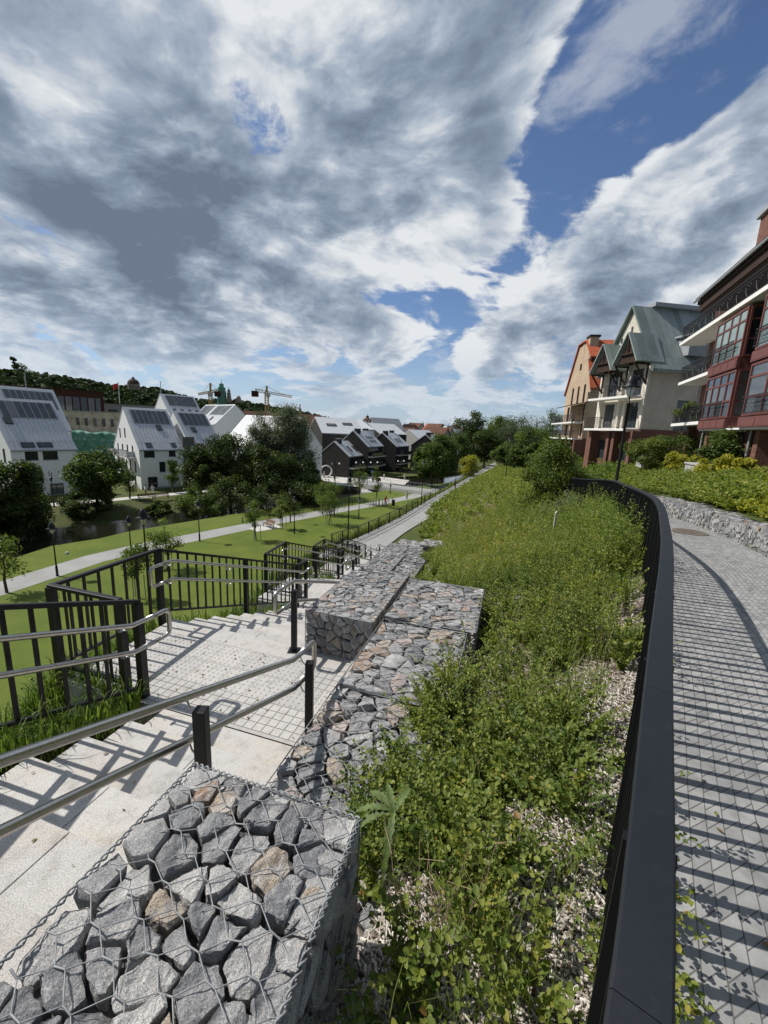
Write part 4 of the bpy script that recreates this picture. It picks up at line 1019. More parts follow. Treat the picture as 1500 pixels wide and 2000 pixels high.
# left cluster
def at(u,y,z):p=Y(u,1000,y);k=y;q=Y(u,900,y);return (q.x,y,z)
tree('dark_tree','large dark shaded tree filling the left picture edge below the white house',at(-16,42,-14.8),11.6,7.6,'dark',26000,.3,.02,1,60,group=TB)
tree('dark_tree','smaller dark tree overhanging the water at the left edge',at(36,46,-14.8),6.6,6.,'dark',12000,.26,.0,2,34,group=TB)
tree('maple_tree','spreading green maple standing between the two white houses',at(184,56,-13.5),9.0,8.2,'mid',11000,.36,.2,3,40,group=TB)
tree('young_birch','slim pale birch by the gable of the white house',at(247,63,-12.5),5.8,3.2,'mid',2600,.2,.12,4,20,'cone',group=TB)
tree('young_birch','young tree in front of the grey wall facade of the white house',at(335,70,-12.5),6.6,3.,'mid',2600,.22,.15,5,20,'cone',group=TB)
tree('young_birch','thin young tree at the gap between two white houses',at(372,75,-12.5),6.,3.,'mid',2400,.22,.15,6,18,'cone',group=TB)
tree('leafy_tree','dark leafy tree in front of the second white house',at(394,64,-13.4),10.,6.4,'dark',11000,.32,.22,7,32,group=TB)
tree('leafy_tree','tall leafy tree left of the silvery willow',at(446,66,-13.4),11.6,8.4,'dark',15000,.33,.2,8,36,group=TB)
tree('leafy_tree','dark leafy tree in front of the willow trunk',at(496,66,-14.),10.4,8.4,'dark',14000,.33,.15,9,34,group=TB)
tree('silver_willow','tall silvery willow, left stem of the central tree group',at(510,72,-13.2),15.4,7.2,'silver',15000,.36,.25,10,44,'egg',droop=.4,group=TB)
tree('silver_willow','broad silvery willow rising highest in the central tree group',at(565,74,-13.2),17.2,10.4,'silver',24000,.36,.2,11,60,'egg',droop=.35,group=TB)
tree('leafy_tree','dark tree at the right foot of the silvery willow',at(568,67,-13.6),9.,7.2,'dark',12000,.33,.05,12,38,group=TB)
tree('leafy_tree','low dark tree closing the right end of the tree group',at(600,72,-13.6),7.6,5.2,'dark',8000,.33,.05,13,30,group=TB)
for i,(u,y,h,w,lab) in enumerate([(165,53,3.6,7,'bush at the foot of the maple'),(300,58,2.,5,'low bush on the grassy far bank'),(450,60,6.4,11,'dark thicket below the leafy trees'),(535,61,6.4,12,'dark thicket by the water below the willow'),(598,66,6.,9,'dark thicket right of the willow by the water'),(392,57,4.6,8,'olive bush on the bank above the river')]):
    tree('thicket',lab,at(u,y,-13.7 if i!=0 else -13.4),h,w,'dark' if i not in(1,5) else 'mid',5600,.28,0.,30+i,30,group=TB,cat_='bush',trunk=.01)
# young staked trees on the lawn
def staked(label,loc,h,w,seed,n=1500):
    g=tree('young_tree',label,loc,h,w,'light',n,.17,.3,seed,16,'egg',trunk=.013,group='young staked trees on the lawn')
    for a in range(3):
        t_=a*2.1+.4;b=MB();b.tube([(.45*math.cos(t_),.45*math.sin(t_),-.1),(.43*math.cos(t_),.43*math.sin(t_),1.75)],.035,6);b.build('stake',M['greywood'],g)
    return g
for i,(u,y,h,w,l) in enumerate([(498,43,4.4,2.2,'young staked tree left of the lawn bench'),(551,48.5,4.1,2.,'young staked tree right of the lawn bench'),(632,58,5.4,3.4,'leftmost of three leafy young trees grouped on the lawn'),(643,52,4.6,2.8,'front tree of three leafy young trees grouped on the lawn'),(655,58,5.2,3.2,'right tree of three leafy young trees grouped on the lawn'),(704,68,6.3,3.2,'young tree right of the tall promenade lamp post'),(738,66,6.6,2.,'thin young tree near the cyclist'),(249,27,4.2,2.2,'small young tree behind the lower path lamp'),(312,33,4.6,3.,'pale young tree right of the bigger lamp')]):
    staked(l,at(u,y,-12.5),h,w,50+i)
tree('leafy_sapling','sparse sapling cut by the left picture edge near the water',at(-24,27,-12.6),4.2,2.4,'light',900,.2,.3,61,12)
# trees around the promenade end
TP='trees along the promenade and beyond'
for i,(u,y,z,h,w,k,l) in enumerate([(828,95,-12.,9.,5.6,'mid','leafy tree left of the promenade crest, nearest the dark houses'),(846,92,-12.,9.8,7.4,'mid','broad leafy tree above the bridge end'),(864,98,-11.5,11.2,9,'mid','broad leafy tree just left of the promenade lamps'),(893,112,-11,11.6,9,'mid','leafy tree behind the yellow bush'),
   (917,150,-12,20.,15,'dark','big round dark tree on the skyline'),(945,118,-9.5,11,9,'dark','dark tree at the crest of the promenade'),(975,130,-9.5,15,13,'mid','willow like tree beyond the promenade crest'),(1010,120,-9,15,14,'silver','wide grey green willow right of the crest'),(1045,105,-8.5,11.5,12,'mid','leafy tree between willow and dark bush'),(1070,140,-8,17,13,'silver','grey green tree next to the orange roofed house'),(990,95,-8.,6.,7,'mid','round bush at the end of the black fence'),(1040,72,-6.6,5.4,8,'mid','sunlit bush behind the far black fence')]):
    tree('broad_tree',l,at(u,y,z),h,w,k,9000 if y<130 else 7000,.42 if y<130 else .55,.1,80+i,44,group=TP,droop=.25 if k=='silver' else 0)
tree('yellow_bush','yellow leaved bush beside the promenade railing',at(914,88,-9.6),5.,5.4,'yellow',3500,.3,0.,95,22,cat_='bush')
tree('green_bush','bright green bush standing in front of the curved fence',at(1086,20,-4.3),4.3,3.5,'light',15000,.12,0.,96,34,'egg',cat_='bush',trunk=.012)
tree('green_bush','greyish rounded shrub beside the curved fence under the lamp',at(1138,13.4,-3.1),1.35,2.,'silver',4000,.07,0.,97,24,cat_='bush',trunk=.012)
# shrubs at the houses
for i,(u,y,z,h,w,k,l) in enumerate([(1402,22,-1.75,2.7,3.4,'mid','feathery green yew in front of the brick house'),(1300,31,-1.9,3.,4.,'mid','leafy shrub before the white house wall'),(1262,29,-2.,2.4,3.4,'light','bright shrub at the lamp post foot before the white house'),(1330,25.,-1.8,1.2,2.5,'yellow','yellow spirea clump left of the yew'),(1425,19,-1.75,1.3,2.6,'yellow','yellow spirea clump below the red bay')]):
    tree('garden_shrub',l,at(u,y,z),h,w,k,5000,.13,0.,110+i,34,'cone' if i==0 else 'round',cat_='shrub',group='garden shrubs in front of the houses',trunk=.012)
# ---------------------------------------------------------------- buildings
M['dbrick']=brickmat('dark_grey_brick',(.045,.041,.039),(.03,.028,.028),(.06,.056,.052),.25,.08,.008,.9,.3)
M['rbrick']=brickmat('red_brown_brick',(.21,.085,.058),(.14,.056,.04),(.19,.15,.125),.25,.077,.009,.9,.4)
M['wbrick']=brickmat('cream_brick',(.66,.62,.53),(.58,.545,.46),(.46,.43,.37),.27,.08,.008,.9,.5)
M['obrick']=brickmat('buff_brick',(.5,.385,.27),(.42,.31,.215),(.4,.33,.25),.27,.08,.008,.9,.4)
M['cream']=pm('cream_render',(.68,.64,.55),.9,.2,.08,2)
M['bay']=pm('red_bay_panel',(.145,.052,.044),.5,.4,.12,2)
M['green']=brickmat('green_grey_sheet_roof',(.17,.215,.195),(.29,.335,.325),(.12,.15,.14),60.,.62,.012,.45,.3,planes='xy',var=.12)
M['orange']=brickmat('orange_tiles',(.5,.13,.055),(.4,.09,.04),(.2,.05,.025),.25,.3,.02,.8,.5)
M['dkwood']=pm('dark_brown_wood',(.045,.028,.022),.8,.2,.3,3)
M['slab']=pm('white_slab',(.72,.71,.68),.85,.2,.06,2)
M['curt']=glassmat('curtained_glass',(.17,.24,.235),.1,.6)
M['bglass']=glassmat('sky_glass',(.03,.04,.05),.04,1.)
M['derelict']=pm('weathered_plaster',(.55,.48,.38),.95,.1,.25,.4,col2=(.4,.32,.25),c2s=.35)
M['net']=pm('green_netting',(.10,.25,.19),.8,.2,.35,.5,col2=(.16,.3,.25),c2s=.3)
M['redroof']=pm('old_red_roof',(.13,.07,.05),.9,.1,.25,.5)
M['siding']=brickmat('grey_siding',(.42,.43,.43),(.38,.39,.39),(.2,.2,.2),40.,.16,.012,.7,.3)
M['railing']=pm('balcony_iron',(.02,.02,.022),.5,.4)
M['clearg']=glassmat('balcony_glass',(.42,.44,.45),.15,.6)
def mx_face(o,ux,n):
    """face frame: 2D (x,z); n outward"""
    ux=Vector(ux).normalized();uz=Vector((0,0,1));n=Vector(n)
    return Matrix((( ux.x,n.x,uz.x,o[0]),(ux.y,n.y,uz.y,o[1]),(ux.z,n.z,uz.z,o[2]),(0,0,0,1)))
def wall_face(b,outer,holes,mx,rev=.16):
    bm=bmesh.new();ed=[]
    for lp in [outer]+[[(x,z),(x+w,z),(x+w,z+h),(x,z+h)] for x,z,w,h in holes]:
        vs=[bm.verts.new((p[0],0,p[1])) for p in lp]
        for i in range(len(vs)):ed.append(bm.edges.new((vs[i],vs[(i+1)%len(vs)])))
    bmesh.ops.triangle_fill(bm,use_beauty=True,use_dissolve=True,edges=ed,normal=(0,1,0))
    bm.verts.ensure_lookup_table();bm.verts.index_update()
    n=len(b.v);b.v+=[tuple(mx@v.co) for v in bm.verts]
    for f in bm.faces:b.f.append([n+v.index for v in f.verts])
    bm.free()
    for x,z,w,h in holes:
        n=len(b.v);c=[(x,z),(x+w,z),(x+w,z+h),(x,z+h)]
        b.v+=[tuple(mx@Vector((p[0],0,p[1]))) for p in c]+[tuple(mx@Vector((p[0],-rev,p[1]))) for p in c]
        for i in range(4):j=(i+1)%4;b.f.append([n+i,n+j,n+4+j,n+4+i])
def window(g,mx,x,z,w,h,nx=2,nz=1,fm=None,gm=None,rev=.13,fw=.06,name='window',split=None):
    b=MB();f=fw
    def bx(x0,x1,z0,z1,y0,y1):
        b.v+=[tuple(mx@Vector(p)) for p in [(x0,y0,z0),(x1,y0,z0),(x1,y1,z0),(x0,y1,z0),(x0,y0,z1),(x1,y0,z1),(x1,y1,z1),(x0,y1,z1)]];n=len(b.v)-8
        b.f+=[[n+i for i in q] for q in [(3,2,1,0),(4,5,6,7),(0,1,5,4),(1,2,6,5),(2,3,7,6),(3,0,4,7)]]
    bx(x,x+f,z,z+h,-rev,-rev+.07);bx(x+w-f,x+w,z,z+h,-rev,-rev+.07)
    bx(x+f,x+w-f,z,z+f,-rev,-rev+.069);bx(x+f,x+w-f,z+h-f,z+h,-rev,-rev+.069)
    for i in range(1,nx):xx=x+w*i/nx;bx(xx-f*.5,xx+f*.5,z+f,z+h-f,-rev,-rev+.06)
    zs=split if split else [i/nz for i in range(1,nz)]
    for s_ in zs:zz_=z+h*s_;bx(x+f,x+w-f,zz_-f*.45,zz_+f*.45,-rev,-rev+.055)
    o=b.build(name,fm or M['frame'],g)
    p=MB();n=0;p.v=[tuple(mx@Vector(q)) for q in [(x+f*.5,-rev+.02,z+f*.5),(x+w-f*.5,-rev+.02,z+f*.5),(x+w-f*.5,-rev+.02,z+h-f*.5),(x+f*.5,-rev+.02,z+h-f*.5)]];p.f=[[0,1,2,3]]
    p.build('pane',gm or M['win'],o);return o
def gable_house(label,loc,rz,L,Dp,he,hr,wall='white',roof='zinc',fw=(),gl=(),gr=(),panels=0,band=(.06,.37),pband=(.12,.94),sky=(),guard=True,eavewin=(),name='white_house',group=None,ov=.05,seam=.55,nx=2,cat_='house',chim=(),balc=(),gm=None,he2=None):
    g=thing(name,label,cat_,loc,rz,group)
    he2=he if he2 is None else he2;b=MB()
    A=mx_face((0,0,0),(1,0,0),(0,-1,0));Bk=mx_face((L,Dp,0),(-1,0,0),(0,1,0))
    GLm=mx_face((0,Dp,0),(0,-1,0),(-1,0,0));GRm=mx_face((L,0,0),(0,1,0),(1,0,0))
    wall_face(b,[(0,-.6),(L,-.6),(L,he),(0,he)],fw,A);wall_face(b,[(0,-.6),(L,-.6),(L,he2),(0,he2)],[],Bk)
    gp=[(0,-.6),(Dp,-.6),(Dp,he),(Dp/2,hr),(0,he2)]
    wall_face(b,gp,[(Dp-y-w,z,w,h) for y,z,w,h in gl],GLm)
    wall_face(b,[(Dp-x,z) for x,z in gp][::-1],gr,GRm)
    b.build('wall',M[wall],g,fix=False)
    for x,z,w,h in fw:window(g,A,x,z,w,h,nx if w>1.05 else 1,gm=gm)
    for y,z,w,h in gl:window(g,GLm,Dp-y-w,z,w,h,1 if w<1.3 else 2,gm=gm)
    for x,z,w,h in gr:window(g,GRm,x,z,w,h,1 if w<1.3 else 2,gm=gm)
    # plinth
    r=MB();th=.16;sl=math.hypot(Dp/2,hr-he);up=Vector((0,-(0),0))
    d1=Vector((0,Dp/2,hr-he));n1=Vector((0,-(hr-he),Dp/2)).normalized();d2=Vector((0,-Dp/2,hr-he2));n2=Vector((0,(hr-he2),Dp/2)).normalized()
    e0=Vector((0,0,he))-d1.normalized()*.12+n1*.005;e2=Vector((0,Dp,he2))-d2.normalized()*.12+n2*.005;rd=Vector((0,Dp/2,hr+.005))
    top=Vector((0,Dp/2,hr+th*1.3))
    ox=Vector((-ov,0,0));LX=Vector((L+2*ov,0,0))
    r.ext([e0+ox,e0+n1*th+ox,top+ox,rd+ox],LX);r.ext([e2+ox,rd+ox,top+ox,e2+n2*th+ox],LX)
    ns=int(L/seam)
    for i in range(1,ns):
        x=L*i/ns;p=e0+n1*(th+.012)+Vector((x,0,0));r.bar(p,p+d1*1.0,.035,.045,n1)
    r.build('roof',M[roof],g,fix=True)
    def on(xf,f,lift):return Vector((L*xf,0,he))+d1*f+n1*(th+lift)
    def slab(xa,xb,fa,fb,lift,thk,mat,nm,par):
        q=MB();q.ext([on(xa,fa,lift),on(xb,fa,lift),on(xb,fb,lift),on(xa,fb,lift)],n1*thk);return q.build(nm,mat,par,fix=True)
    if panels:
        fa,fb=1-band[1],1-band[0];xa,xb=pband
        fr=slab(xa-.012,xb+.012,fa-.012,fb+.012,.03,.05,M['seam'],'panel_frame',g)
        w=(xb-xa)/panels
        for i in range(panels):slab(xa+w*(i+.09),xa+w*(i+.91),fa,fb,.08,.03,M['solar'],'roof_panel',g)
    for xf,f,w,h in sky:
        o=slab(xf-w/L/2,xf+w/L/2,f-h/sl/2,f+h/sl/2,.02,.14,M['frame'],'skylight',g);slab(xf-w/L/2*.78,xf+w/L/2*.78,f-h/sl/2*.8,f+h/sl/2*.8,.162,.01,M['solar'],'pane',o)
    q=MB();q.tube([(-.05,-.2,he-.1),(L+.05,-.2,he-.1)],.07,6);q.build('gutter',M['zinc2'],g)
    q=MB();q.tube([(L-.12,-.18,he-.12),(L-.12,-.09,he-.5),(L-.12,-.09,0)],.05,6);q.build('drainpipe',M['zinc2'],g)
    for hole in fw:
        x_,z_,w_,h_=hole
        if z_>.5:q=MB();q.box(x_-.06,x_+w_+.06,-.07,-.003,z_-.06,z_-.004);q.build('window_sill',M['zinc2'],g)
    q=MB();q.box(.003,L-.003,-.04,-.004,-.6,.28);q.build('plinth',M['concrete'],g)
    if guard:
        q=MB()
        for hh in (.18,.42):q.bar(on(.03,.13,hh),on(.97,.13,hh),.03,.03)
        for i in range(int(L/.9)+1):
            xf=.03+.94*i/int(L/.9);q.bar(on(xf,.13,0),on(xf,.13,.45),.03,.03)
        q.build('snow_guard',M['seam'],g)
    for (y,z,w) in balc:    # glazed balcony on the left gable
        q=MB();q.box(-1.25,0,y,y+w,z-.16,z);o=q.build('balcony',M['slab'],g)
        q=MB();q.box(-1.25,-1.22,y,y+w,z+.02,z+1.05);q.box(-1.22,0,y,y+.03,z+.02,z+1.05);q.box(-1.22,0,y+w-.03,y+w,z+.02,z+1.05);q.build('glass_guard',M['clearg'],o)
    for (x,y,w,d,zt) in chim:
        q=MB();q.box(x,x+w,y,y+d,he,zt);o=q.build('chimney',M[wall],g)
        q=MB();q.box(x-.06,x+w+.06,y-.06,y+d+.06,zt+.003,zt+.12);q.build('chimney_cap',M['zinc2'],o)
    return g
GWH='white houses with grey sheet roofs across the river'
fw2=[(.75,5.6,1.75,1.2),(4.9,5.7,1.2,1.1),(3.15,2.95,1.05,1.85),(4.8,2.95,1.5,2.),(1.1,.1,1.6,2.05)]
gl2=[(6.3,8.7,.75,1.8),(9.,8.6,.75,1.8)]+[(y,5.5,.85,2.) for y in(2.8,5.5,8.2,10.8)]+[(y,2.7,.8,2.1) for y in(2.,4.6,6.6,8.8,11.)]+[(y,.1,.9,2.1) for y in(2.4,6.8,10.4)]
A2=math.atan2(.75,.66)
gable_house('white gabled house with glazed balconies on its sunlit gable, behind the maple',(-43.05,71.55,-12.4),A2,7.5,13.6,6.95,14.05,fw=fw2,gl=gl2,panels=7,sky=[(.63,.52,.9,1.3),(.24,.09,.9,1.),(.8,.09,.8,1.)],balc=[(2.4,5.45,4.0),(9.4,5.45,3.4)],group=GWH)
gable_house('white gabled house at the left picture edge with seven dark roof panels',(-54.,58.9,-12.6),math.atan2(7,4.1),8.3,13.6,7.2,14.5,fw=[(1.6,5.7,1.6,1.3),(3.75,5.7,1.95,1.4),(1.6,2.5,1.9,2.2),(6.2,3.2,1.6,1.5),(1.5,-.3,1.8,2.1),(4.2,-.4,1.8,2.4)],gl=[(2,5.2,.9,2.1),(2,2.4,.9,2.1)],panels=7,sky=[(.16,.55,.95,1.3),(.27,.08,1.6,.9),(.52,.08,1.9,.9)],group=GWH)
gable_house('narrow white gabled house right of the balcony house, five roof panels',(-36.9,78.2,-12.45),A2+.1,6.6,13.,7.,14.,fw=[(.9,5.6,1.8,1.2),(3.6,2.8,1.5,2.),(.9,.1,1.6,2.1)],gl=[(6,8.4,.8,1.7),(3,5,.9,1.9)],panels=5,sky=[(.34,.5,.9,1.3),(.3,.08,1.6,.9)],group=GWH)
gable_house('tall white house rising behind the two front houses, ten roof panels',(-51.,99.8,-12.5),A2+.05,8.4,14.,11.2,18.4,fw=[],gl=[(4.6,11.6,1.2,1.),(7.8,11.6,1.2,1.)],panels=10,band=(.04,.36),sky=[(.2,.45,.7,1.2),(.42,.45,.7,1.2),(.64,.45,.7,1.2),(.86,.45,.7,1.2)],guard=False,group=GWH)
gable_house('white house with its wide gable turned to the right, two bands of roof glass',(-54.,116.,-12.5),-R(45),11.2,14.,10.3,17.,gr=[(2.6,4.5,2.2,2.6),(5.6,8.,1.3,2.2),(8.6,7.6,2.,2.3),(5.6,4.6,1.3,1.4),(1.4,2.,1.2,2)],panels=9,band=(.05,.42),sky=[(.5,.42,.8,1.4)],guard=True,group=GWH)
gable_house('white house half hidden behind the silvery willows',(-35.,88.,-12.5),-R(28),16.,13.6,7.9,14.,fw=[(1.,5.6,1.8,1.2),(12.5,4.5,1.4,1.8)],gr=[(3,5,1,2),(3,1.5,1,2)],panels=8,pband=(.3,.95),band=(.05,.3),sky=[(.15,.14,1,1.2),(.25,.14,1,1.2)],group=GWH)
gable_house('white house at the far left whose roof glass shows behind the edge house',(-66.,72.6,-12.5),math.atan2(7,4.6),9.,13.6,9.5,17.,fw=[],panels=8,band=(.08,.5),group=GWH,guard=False)
gable_house('white house beyond the turned gable house, only its roof glass showing',(-64,131,-12.5),-R(45),9.,14.,10.3,17.4,panels=8,band=(.05,.42),group=GWH,guard=False)
# dark glass link between two white houses
b=MB();b.box(0,2.2,0,5,0,9.4);o=b.build('glass_link',M['win']);o.location=(-38.2,77.3,-12.5);o.rotation_euler=(0,0,A2);setp(o,'dark glazed stair link squeezed between two white houses','building')
# dark brick houses
GD='dark brick houses with grey roofs beyond the bridge'
ad=math.atan2(.93,.37)
def dark(label,loc,L,Dp,he,hr,seed,fwx=(),sky=(),chim=(),gl=(),rz=ad):
    g=gable_house(label,loc,rz,L,Dp,he,hr,wall='dbrick',roof='zinc',fw=fwx,gl=gl,sky=sky,guard=False,name='dark_brick_house',group=GD,seam=1.2,chim=chim,nx=4,gm=M['win'])
    for (x,w,h,z,dd) in [(f[0]-.2,f[2]+.4,f[3],f[1],1.3) for f in fwx if f[2]>3]:
        q=MB();q.box(x,x+w,-dd,0,z-.32,z-.06);o=q.build('balcony',M['pale'],g);q=MB();q.box(x,x+w,-dd,-dd+.03,z-.04,z+.9);q.build('glass_guard',M['win'],o)
    return g
dark('low dark brick house with flat annex beside the ring sculpture',(-9.3,102.2,-12.6),10.6,8.6,5.5,8.9,1,[(.5,.2,9.6,2.1),(.5,2.75,9.6,2.4)],[(.35,.45,.7,2.),(.62,.45,.7,2.),(.72,.45,.7,2.)],[(1.2,3.4,1.3,1.1,9.6)],[(6,1.8,1.4,1.7)])
dark('dark brick house with six roof lights, second in its row',(-5.,109,-12.6),10.6,9.,7.8,11.7,2,[(.5,.2,9.4,2.1),(.5,2.75,9.4,2.2),(.5,5.3,9.4,2.3)],[(.42,.3,.6,.9),(.56,.3,.6,.9),(.7,.3,.6,.9),(.42,.55,.6,.9),(.56,.55,.6,.9),(.7,.55,.6,.9)],[(1.,3.4,1.5,1.2,12.3),(8.6,4.6,1.4,1.1,12.4)])
dark('dark brick house third in its row, behind the hanging lamps',(2.7,121.,-12.6),11.5,9.2,7.7,11.3,3,[(.5,.2,10.4,2.1),(.5,2.75,10.4,2.2),(.5,5.3,10.4,2.3)],[(.4,.4,.6,1.9),(.55,.4,.6,1.9),(.7,.4,.6,1.9)],[(1.,3.6,1.4,1.2,12.),(9.,4.8,1.4,1.1,12.2)])
dark('farther dark brick house partly hidden by the green trees',(17.,137.,-12.6),11.,9.5,7.6,11.2,4,[(.5,5.3,9.8,2.2)],[(.5,.4,.8,1.8),(.65,.4,.8,1.8)],[(1.,3.6,1.4,1.2,12.),(9.,4.8,1.4,1.1,12.)])
b=MB();b.box(0,6.,0,8.4,0,5.4);gg=thing('brick_annex','flat roofed dark brick annex with one window behind the ring sculpture','building',(-17.6,105.9,-12.6),R(-19),GD)
b=MB();AX=mx_face((0,0,0),(1,0,0),(0,-1,0));wall_face(b,[(0,-.5),(8.3,-.5),(8.3,5.3),(0,5.3)],[(2.0,2.2,1.3,1.8)],AX);b.box(0,8.3,.2,7,-.5,5.29);b.build('wall',M['dbrick'],gg);window(gg,AX,2.,2.2,1.3,1.8,1)
b=MB();b.box(-.1,8.4,-.1,7.1,5.3,5.42);b.build('roof',M['zinc2'],gg)
gable_house('large dark brown block with pale roof behind the willow',(-18.5,118,-12.5),R(25),13.,16.,10.6,15.,wall='dbrick',roof='zinc',fw=[(1.5,5,.8,2.2),(8,6,.9,2.4),(4,1.5,.8,2),(4,8,.7,1)],guard=False,name='dark_block',seam=2.,cat_='building',sky=[(.3,.5,3,1.4),(.7,.6,3,1.4)])
gable_house('white and grey block with pale roof between dark houses',(-14,138,-12.5),R(30),11.,22.,12.,15.2,wall='white',roof='zinc',fw=[(2,4,2.,2.4),(2,8,2.4,2.6),(6,8,1.4,2)],gr=[(4,6,1,2.4),(9,6,1,2.4)],guard=False,name='pale_block',seam=2.,cat_='building')
gable_house('small grey block with pale roof behind the second dark house',(-3,160,-12.5),R(40),14.,16.,10.6,14.4,wall='dbrick',roof='zinc',fw=[(2,6,2,2),(7,6,2,2)],guard=False,name='dark_block',seam=2.,cat_='building')
gable_house('pale roofed block beyond the dark brick row',(14,175,-12.5),R(50),16.,14.,8.5,12.6,wall='pale',roof='zinc',guard=False,name='pale_block',seam=2.,cat_='building',fw=[(3,4,2,2)])
# derelict buff building with netting, rusted metal building, low flat building
def blockbuilding(name,label,p,q,h,dep,z,wall,wins,roofmat='concrete',fm=None,gm=None,nx=2,cat_='building',top=.25):
    p=Vector((*p,z));q=Vector((*q,z));d=q-p;L=d.length;g=thing(name,label,cat_,p,math.atan2(d.y,d.x))
    b=MB();A=mx_face((0,0,0),(1,0,0),(0,-1,0));GLm=mx_face((0,dep,0),(0,-1,0),(-1,0,0));GRm=mx_face((L,0,0),(0,1,0),(1,0,0))
    wall_face(b,[(0,0),(L,0),(L,h),(0,h)],wins,A);wall_face(b,[(0,0),(dep,0),(dep,h),(0,h)],[],GLm);wall_face(b,[(0,0),(dep,0),(dep,h),(0,h)],[],GRm)
    wall_face(b,[(0,0),(L,0),(L,h),(0,h)],[],mx_face((L,dep,0),(-1,0,0),(0,1,0)));b.build('wall',M[wall],g)
    for w in wins:window(g,A,*w,nx if w[2]>1 else 1,fm=fm,gm=gm,rev=.2)
    b=MB();b.box(-top,L+top,-top,dep+top,h+.005,h+.3);b.build('roof',M[roofmat],g);return g
pa=Y(110,900,127);pb=Y(262,900,120)
H_=Y(126,803,126).z+12.5
blockbuilding('derelict_building','derelict buff plaster building between the two front white houses',(pa.x,127),(pb.x,120),H_,14,-12.5,'derelict',[(x,H_-3.9,1.3,2.2) for x in (1.5,5.,9.4,12.6,15.8,19.,22)]+[(x,H_-8.2,1.2,2.4) for x in (1.5,5.,9.4,12.6,15.8,19.,22)]+[(x,H_-12.4,1.2,2.3) for x in (1.5,5.,9.4,12.6,15.8,19.,22)],fm=M['dkwood'])
b=MB();na,nb=60,14;L=(Vector((pb.x,120,0))-Vector((pa.x,127,0))).length
for i in range(na+1):
    for j in range(nb+1):
        b.v.append((L*i/na,-1.1+.22*math.sin(i*.9+j*.5)*math.cos(j*1.3)-.12*math.sin(j*2.1),(H_-5.6)*j/nb+(.25*math.sin(i*.33)*(1 if j==nb else 0))))
for i in range(na):
    for j in range(nb):k=i*(nb+1)+j;b.f.append([k,k+nb+1,k+nb+2,k+1])
o=b.build('scaffold_net',M['net'],smooth=True);so_=o.modifiers.new('thick','SOLIDIFY');so_.thickness=.02;o.location=(pa.x,127,-12.5);o.rotation_euler=(0,0,math.atan2(-7,pb.x-pa.x));setp(o,'torn green netting hung over the lower storeys of the derelict building','netting')
pa=Y(-40,800,138);pb=Y(204,800,158);z0=Y(204,818,158).z;z1=Y(204,767,158).z;L=(Vector((pb.x,158,0))-Vector((pa.x,138,0))).length
gg=blockbuilding('rusted_metal_building','long dark rusted metal building raised above the roofs on the left',(pa.x,138),(pb.x,158),z1-z0,16,z0,'corten',[(L*f,2.2,L*w,5.2) for f,w in ((.27,.02),(.33,.02),(.41,.03),(.47,.03),(.53,.03),(.60,.055),(.665,.055),(.73,.055),(.795,.055),(.86,.055),(.925,.045))],'corten',gm=M['win'])
b=MB();b.box(1,L-1,2,14,-z0-12.5-25 if False else -(z0+12.5),-.01);b.build('base_storey',M['concrete'],gg)
pa=Y(190,800,175);pb=Y(400,800,185);zt_=Y(230,789,176).z
blockbuilding('flat_roofed_building','low concrete building with grassy flat roof behind the derelict one',(pa.x,175),(pb.x,185),zt_+12.5,20,-12.5,'concrete',[(4+6*i,zt_+8.6,3.4,1.6) for i in range(6)],'rough')
pa=Y(470,810,190);pb=Y(640,810,215);zr=Y(500,803,190).z
gable_house('long building with an old red roof behind the willow',(pa.x,190,-12.5),math.atan2(25,pb.x-pa.x),(Vector((pb.x,215,0))-Vector((pa.x,190,0))).length,14,zr+12.5-5.,zr+12.5,wall='derelict',roof='redroof',guard=False,name='red_roofed_building',cat_='building',seam=5,sky=[(.1,.5,1,1.6),(.2,.5,1,1.6),(.3,.5,1,1.6),(.4,.5,1,1.6)])
pa=Y(588,812,150);gable_house('buff gabled building with brown roof right of the willow top',(pa.x,170,-12.5),R(35),22,14,11.5,15.5,wall='derelict',roof='redroof',guard=False,name='red_roofed_building',cat_='building',seam=5,fw=[(4+5*i,9,1.4,2) for i in range(3)])
# ---------------------------------------------------------------- brick house with red bays (right edge)
RX=math.atan2(.9386,.345)
g=thing('brick_house','brown brick house with two red glazed bays and long balconies at the right edge','house',(21.6,32.2,-1.7),RX)
A=lambda y:mx_face((0,y,0),(1,0,0),(0,1,0))   # facade faces local +y (towards the river)
def bxs(nm,mat,par,*bs,**k):
    b=MB()
    for q in bs:b.box(*q)
    return b.build(nm,M[mat] if isinstance(mat,str) else mat,par,**k)
yw=-1.5
b=MB();F=mx_face((0,yw,0),(1,0,0),(0,1,0))
hol=[(-5.2,.3,3.2,2.3),(-10.4,.3,3.4,2.3),(-16.5,.3,3.,2.3),(-2.6,3.3,1.3,2.4),(-2.6,6.3,1.3,2.4)]
wall_face(b,[(-24,-.6),(0,-.6),(0,11.0),(-24,11.0)],hol,F);wall_face(b,[(0,-.6),(11,-.6),(11,11.),(0,11.)],[],mx_face((0,yw,0),(0,-1,0),(1,0,0)))
b.build('wall',M['rbrick'],g)
for h in hol:window(g,F,*h,4 if h[2]>2 else 2,2,fm=M['dkwood'],gm=M['bglass'],split=[.72])
for x in (-.5,-5.6,-6.5,-11.2,-12.2,-17):
    bxs('brick_pier','rbrick',g,(x-.45,x+.02,yw,yw+.55 if x>-1 else yw+.9,-.6,2.85))
for x in (-.05,-12.0,-5.45):
    b=MB();b.tube([(x,yw+1.,-.4),(x,yw+1.,2.7)] if x<-1 else [(x+.08,yw+.1,-.4),(x+.08,yw+.1,8.8)],.05,6);b.build('drainpipe',M['zinc2'],g)
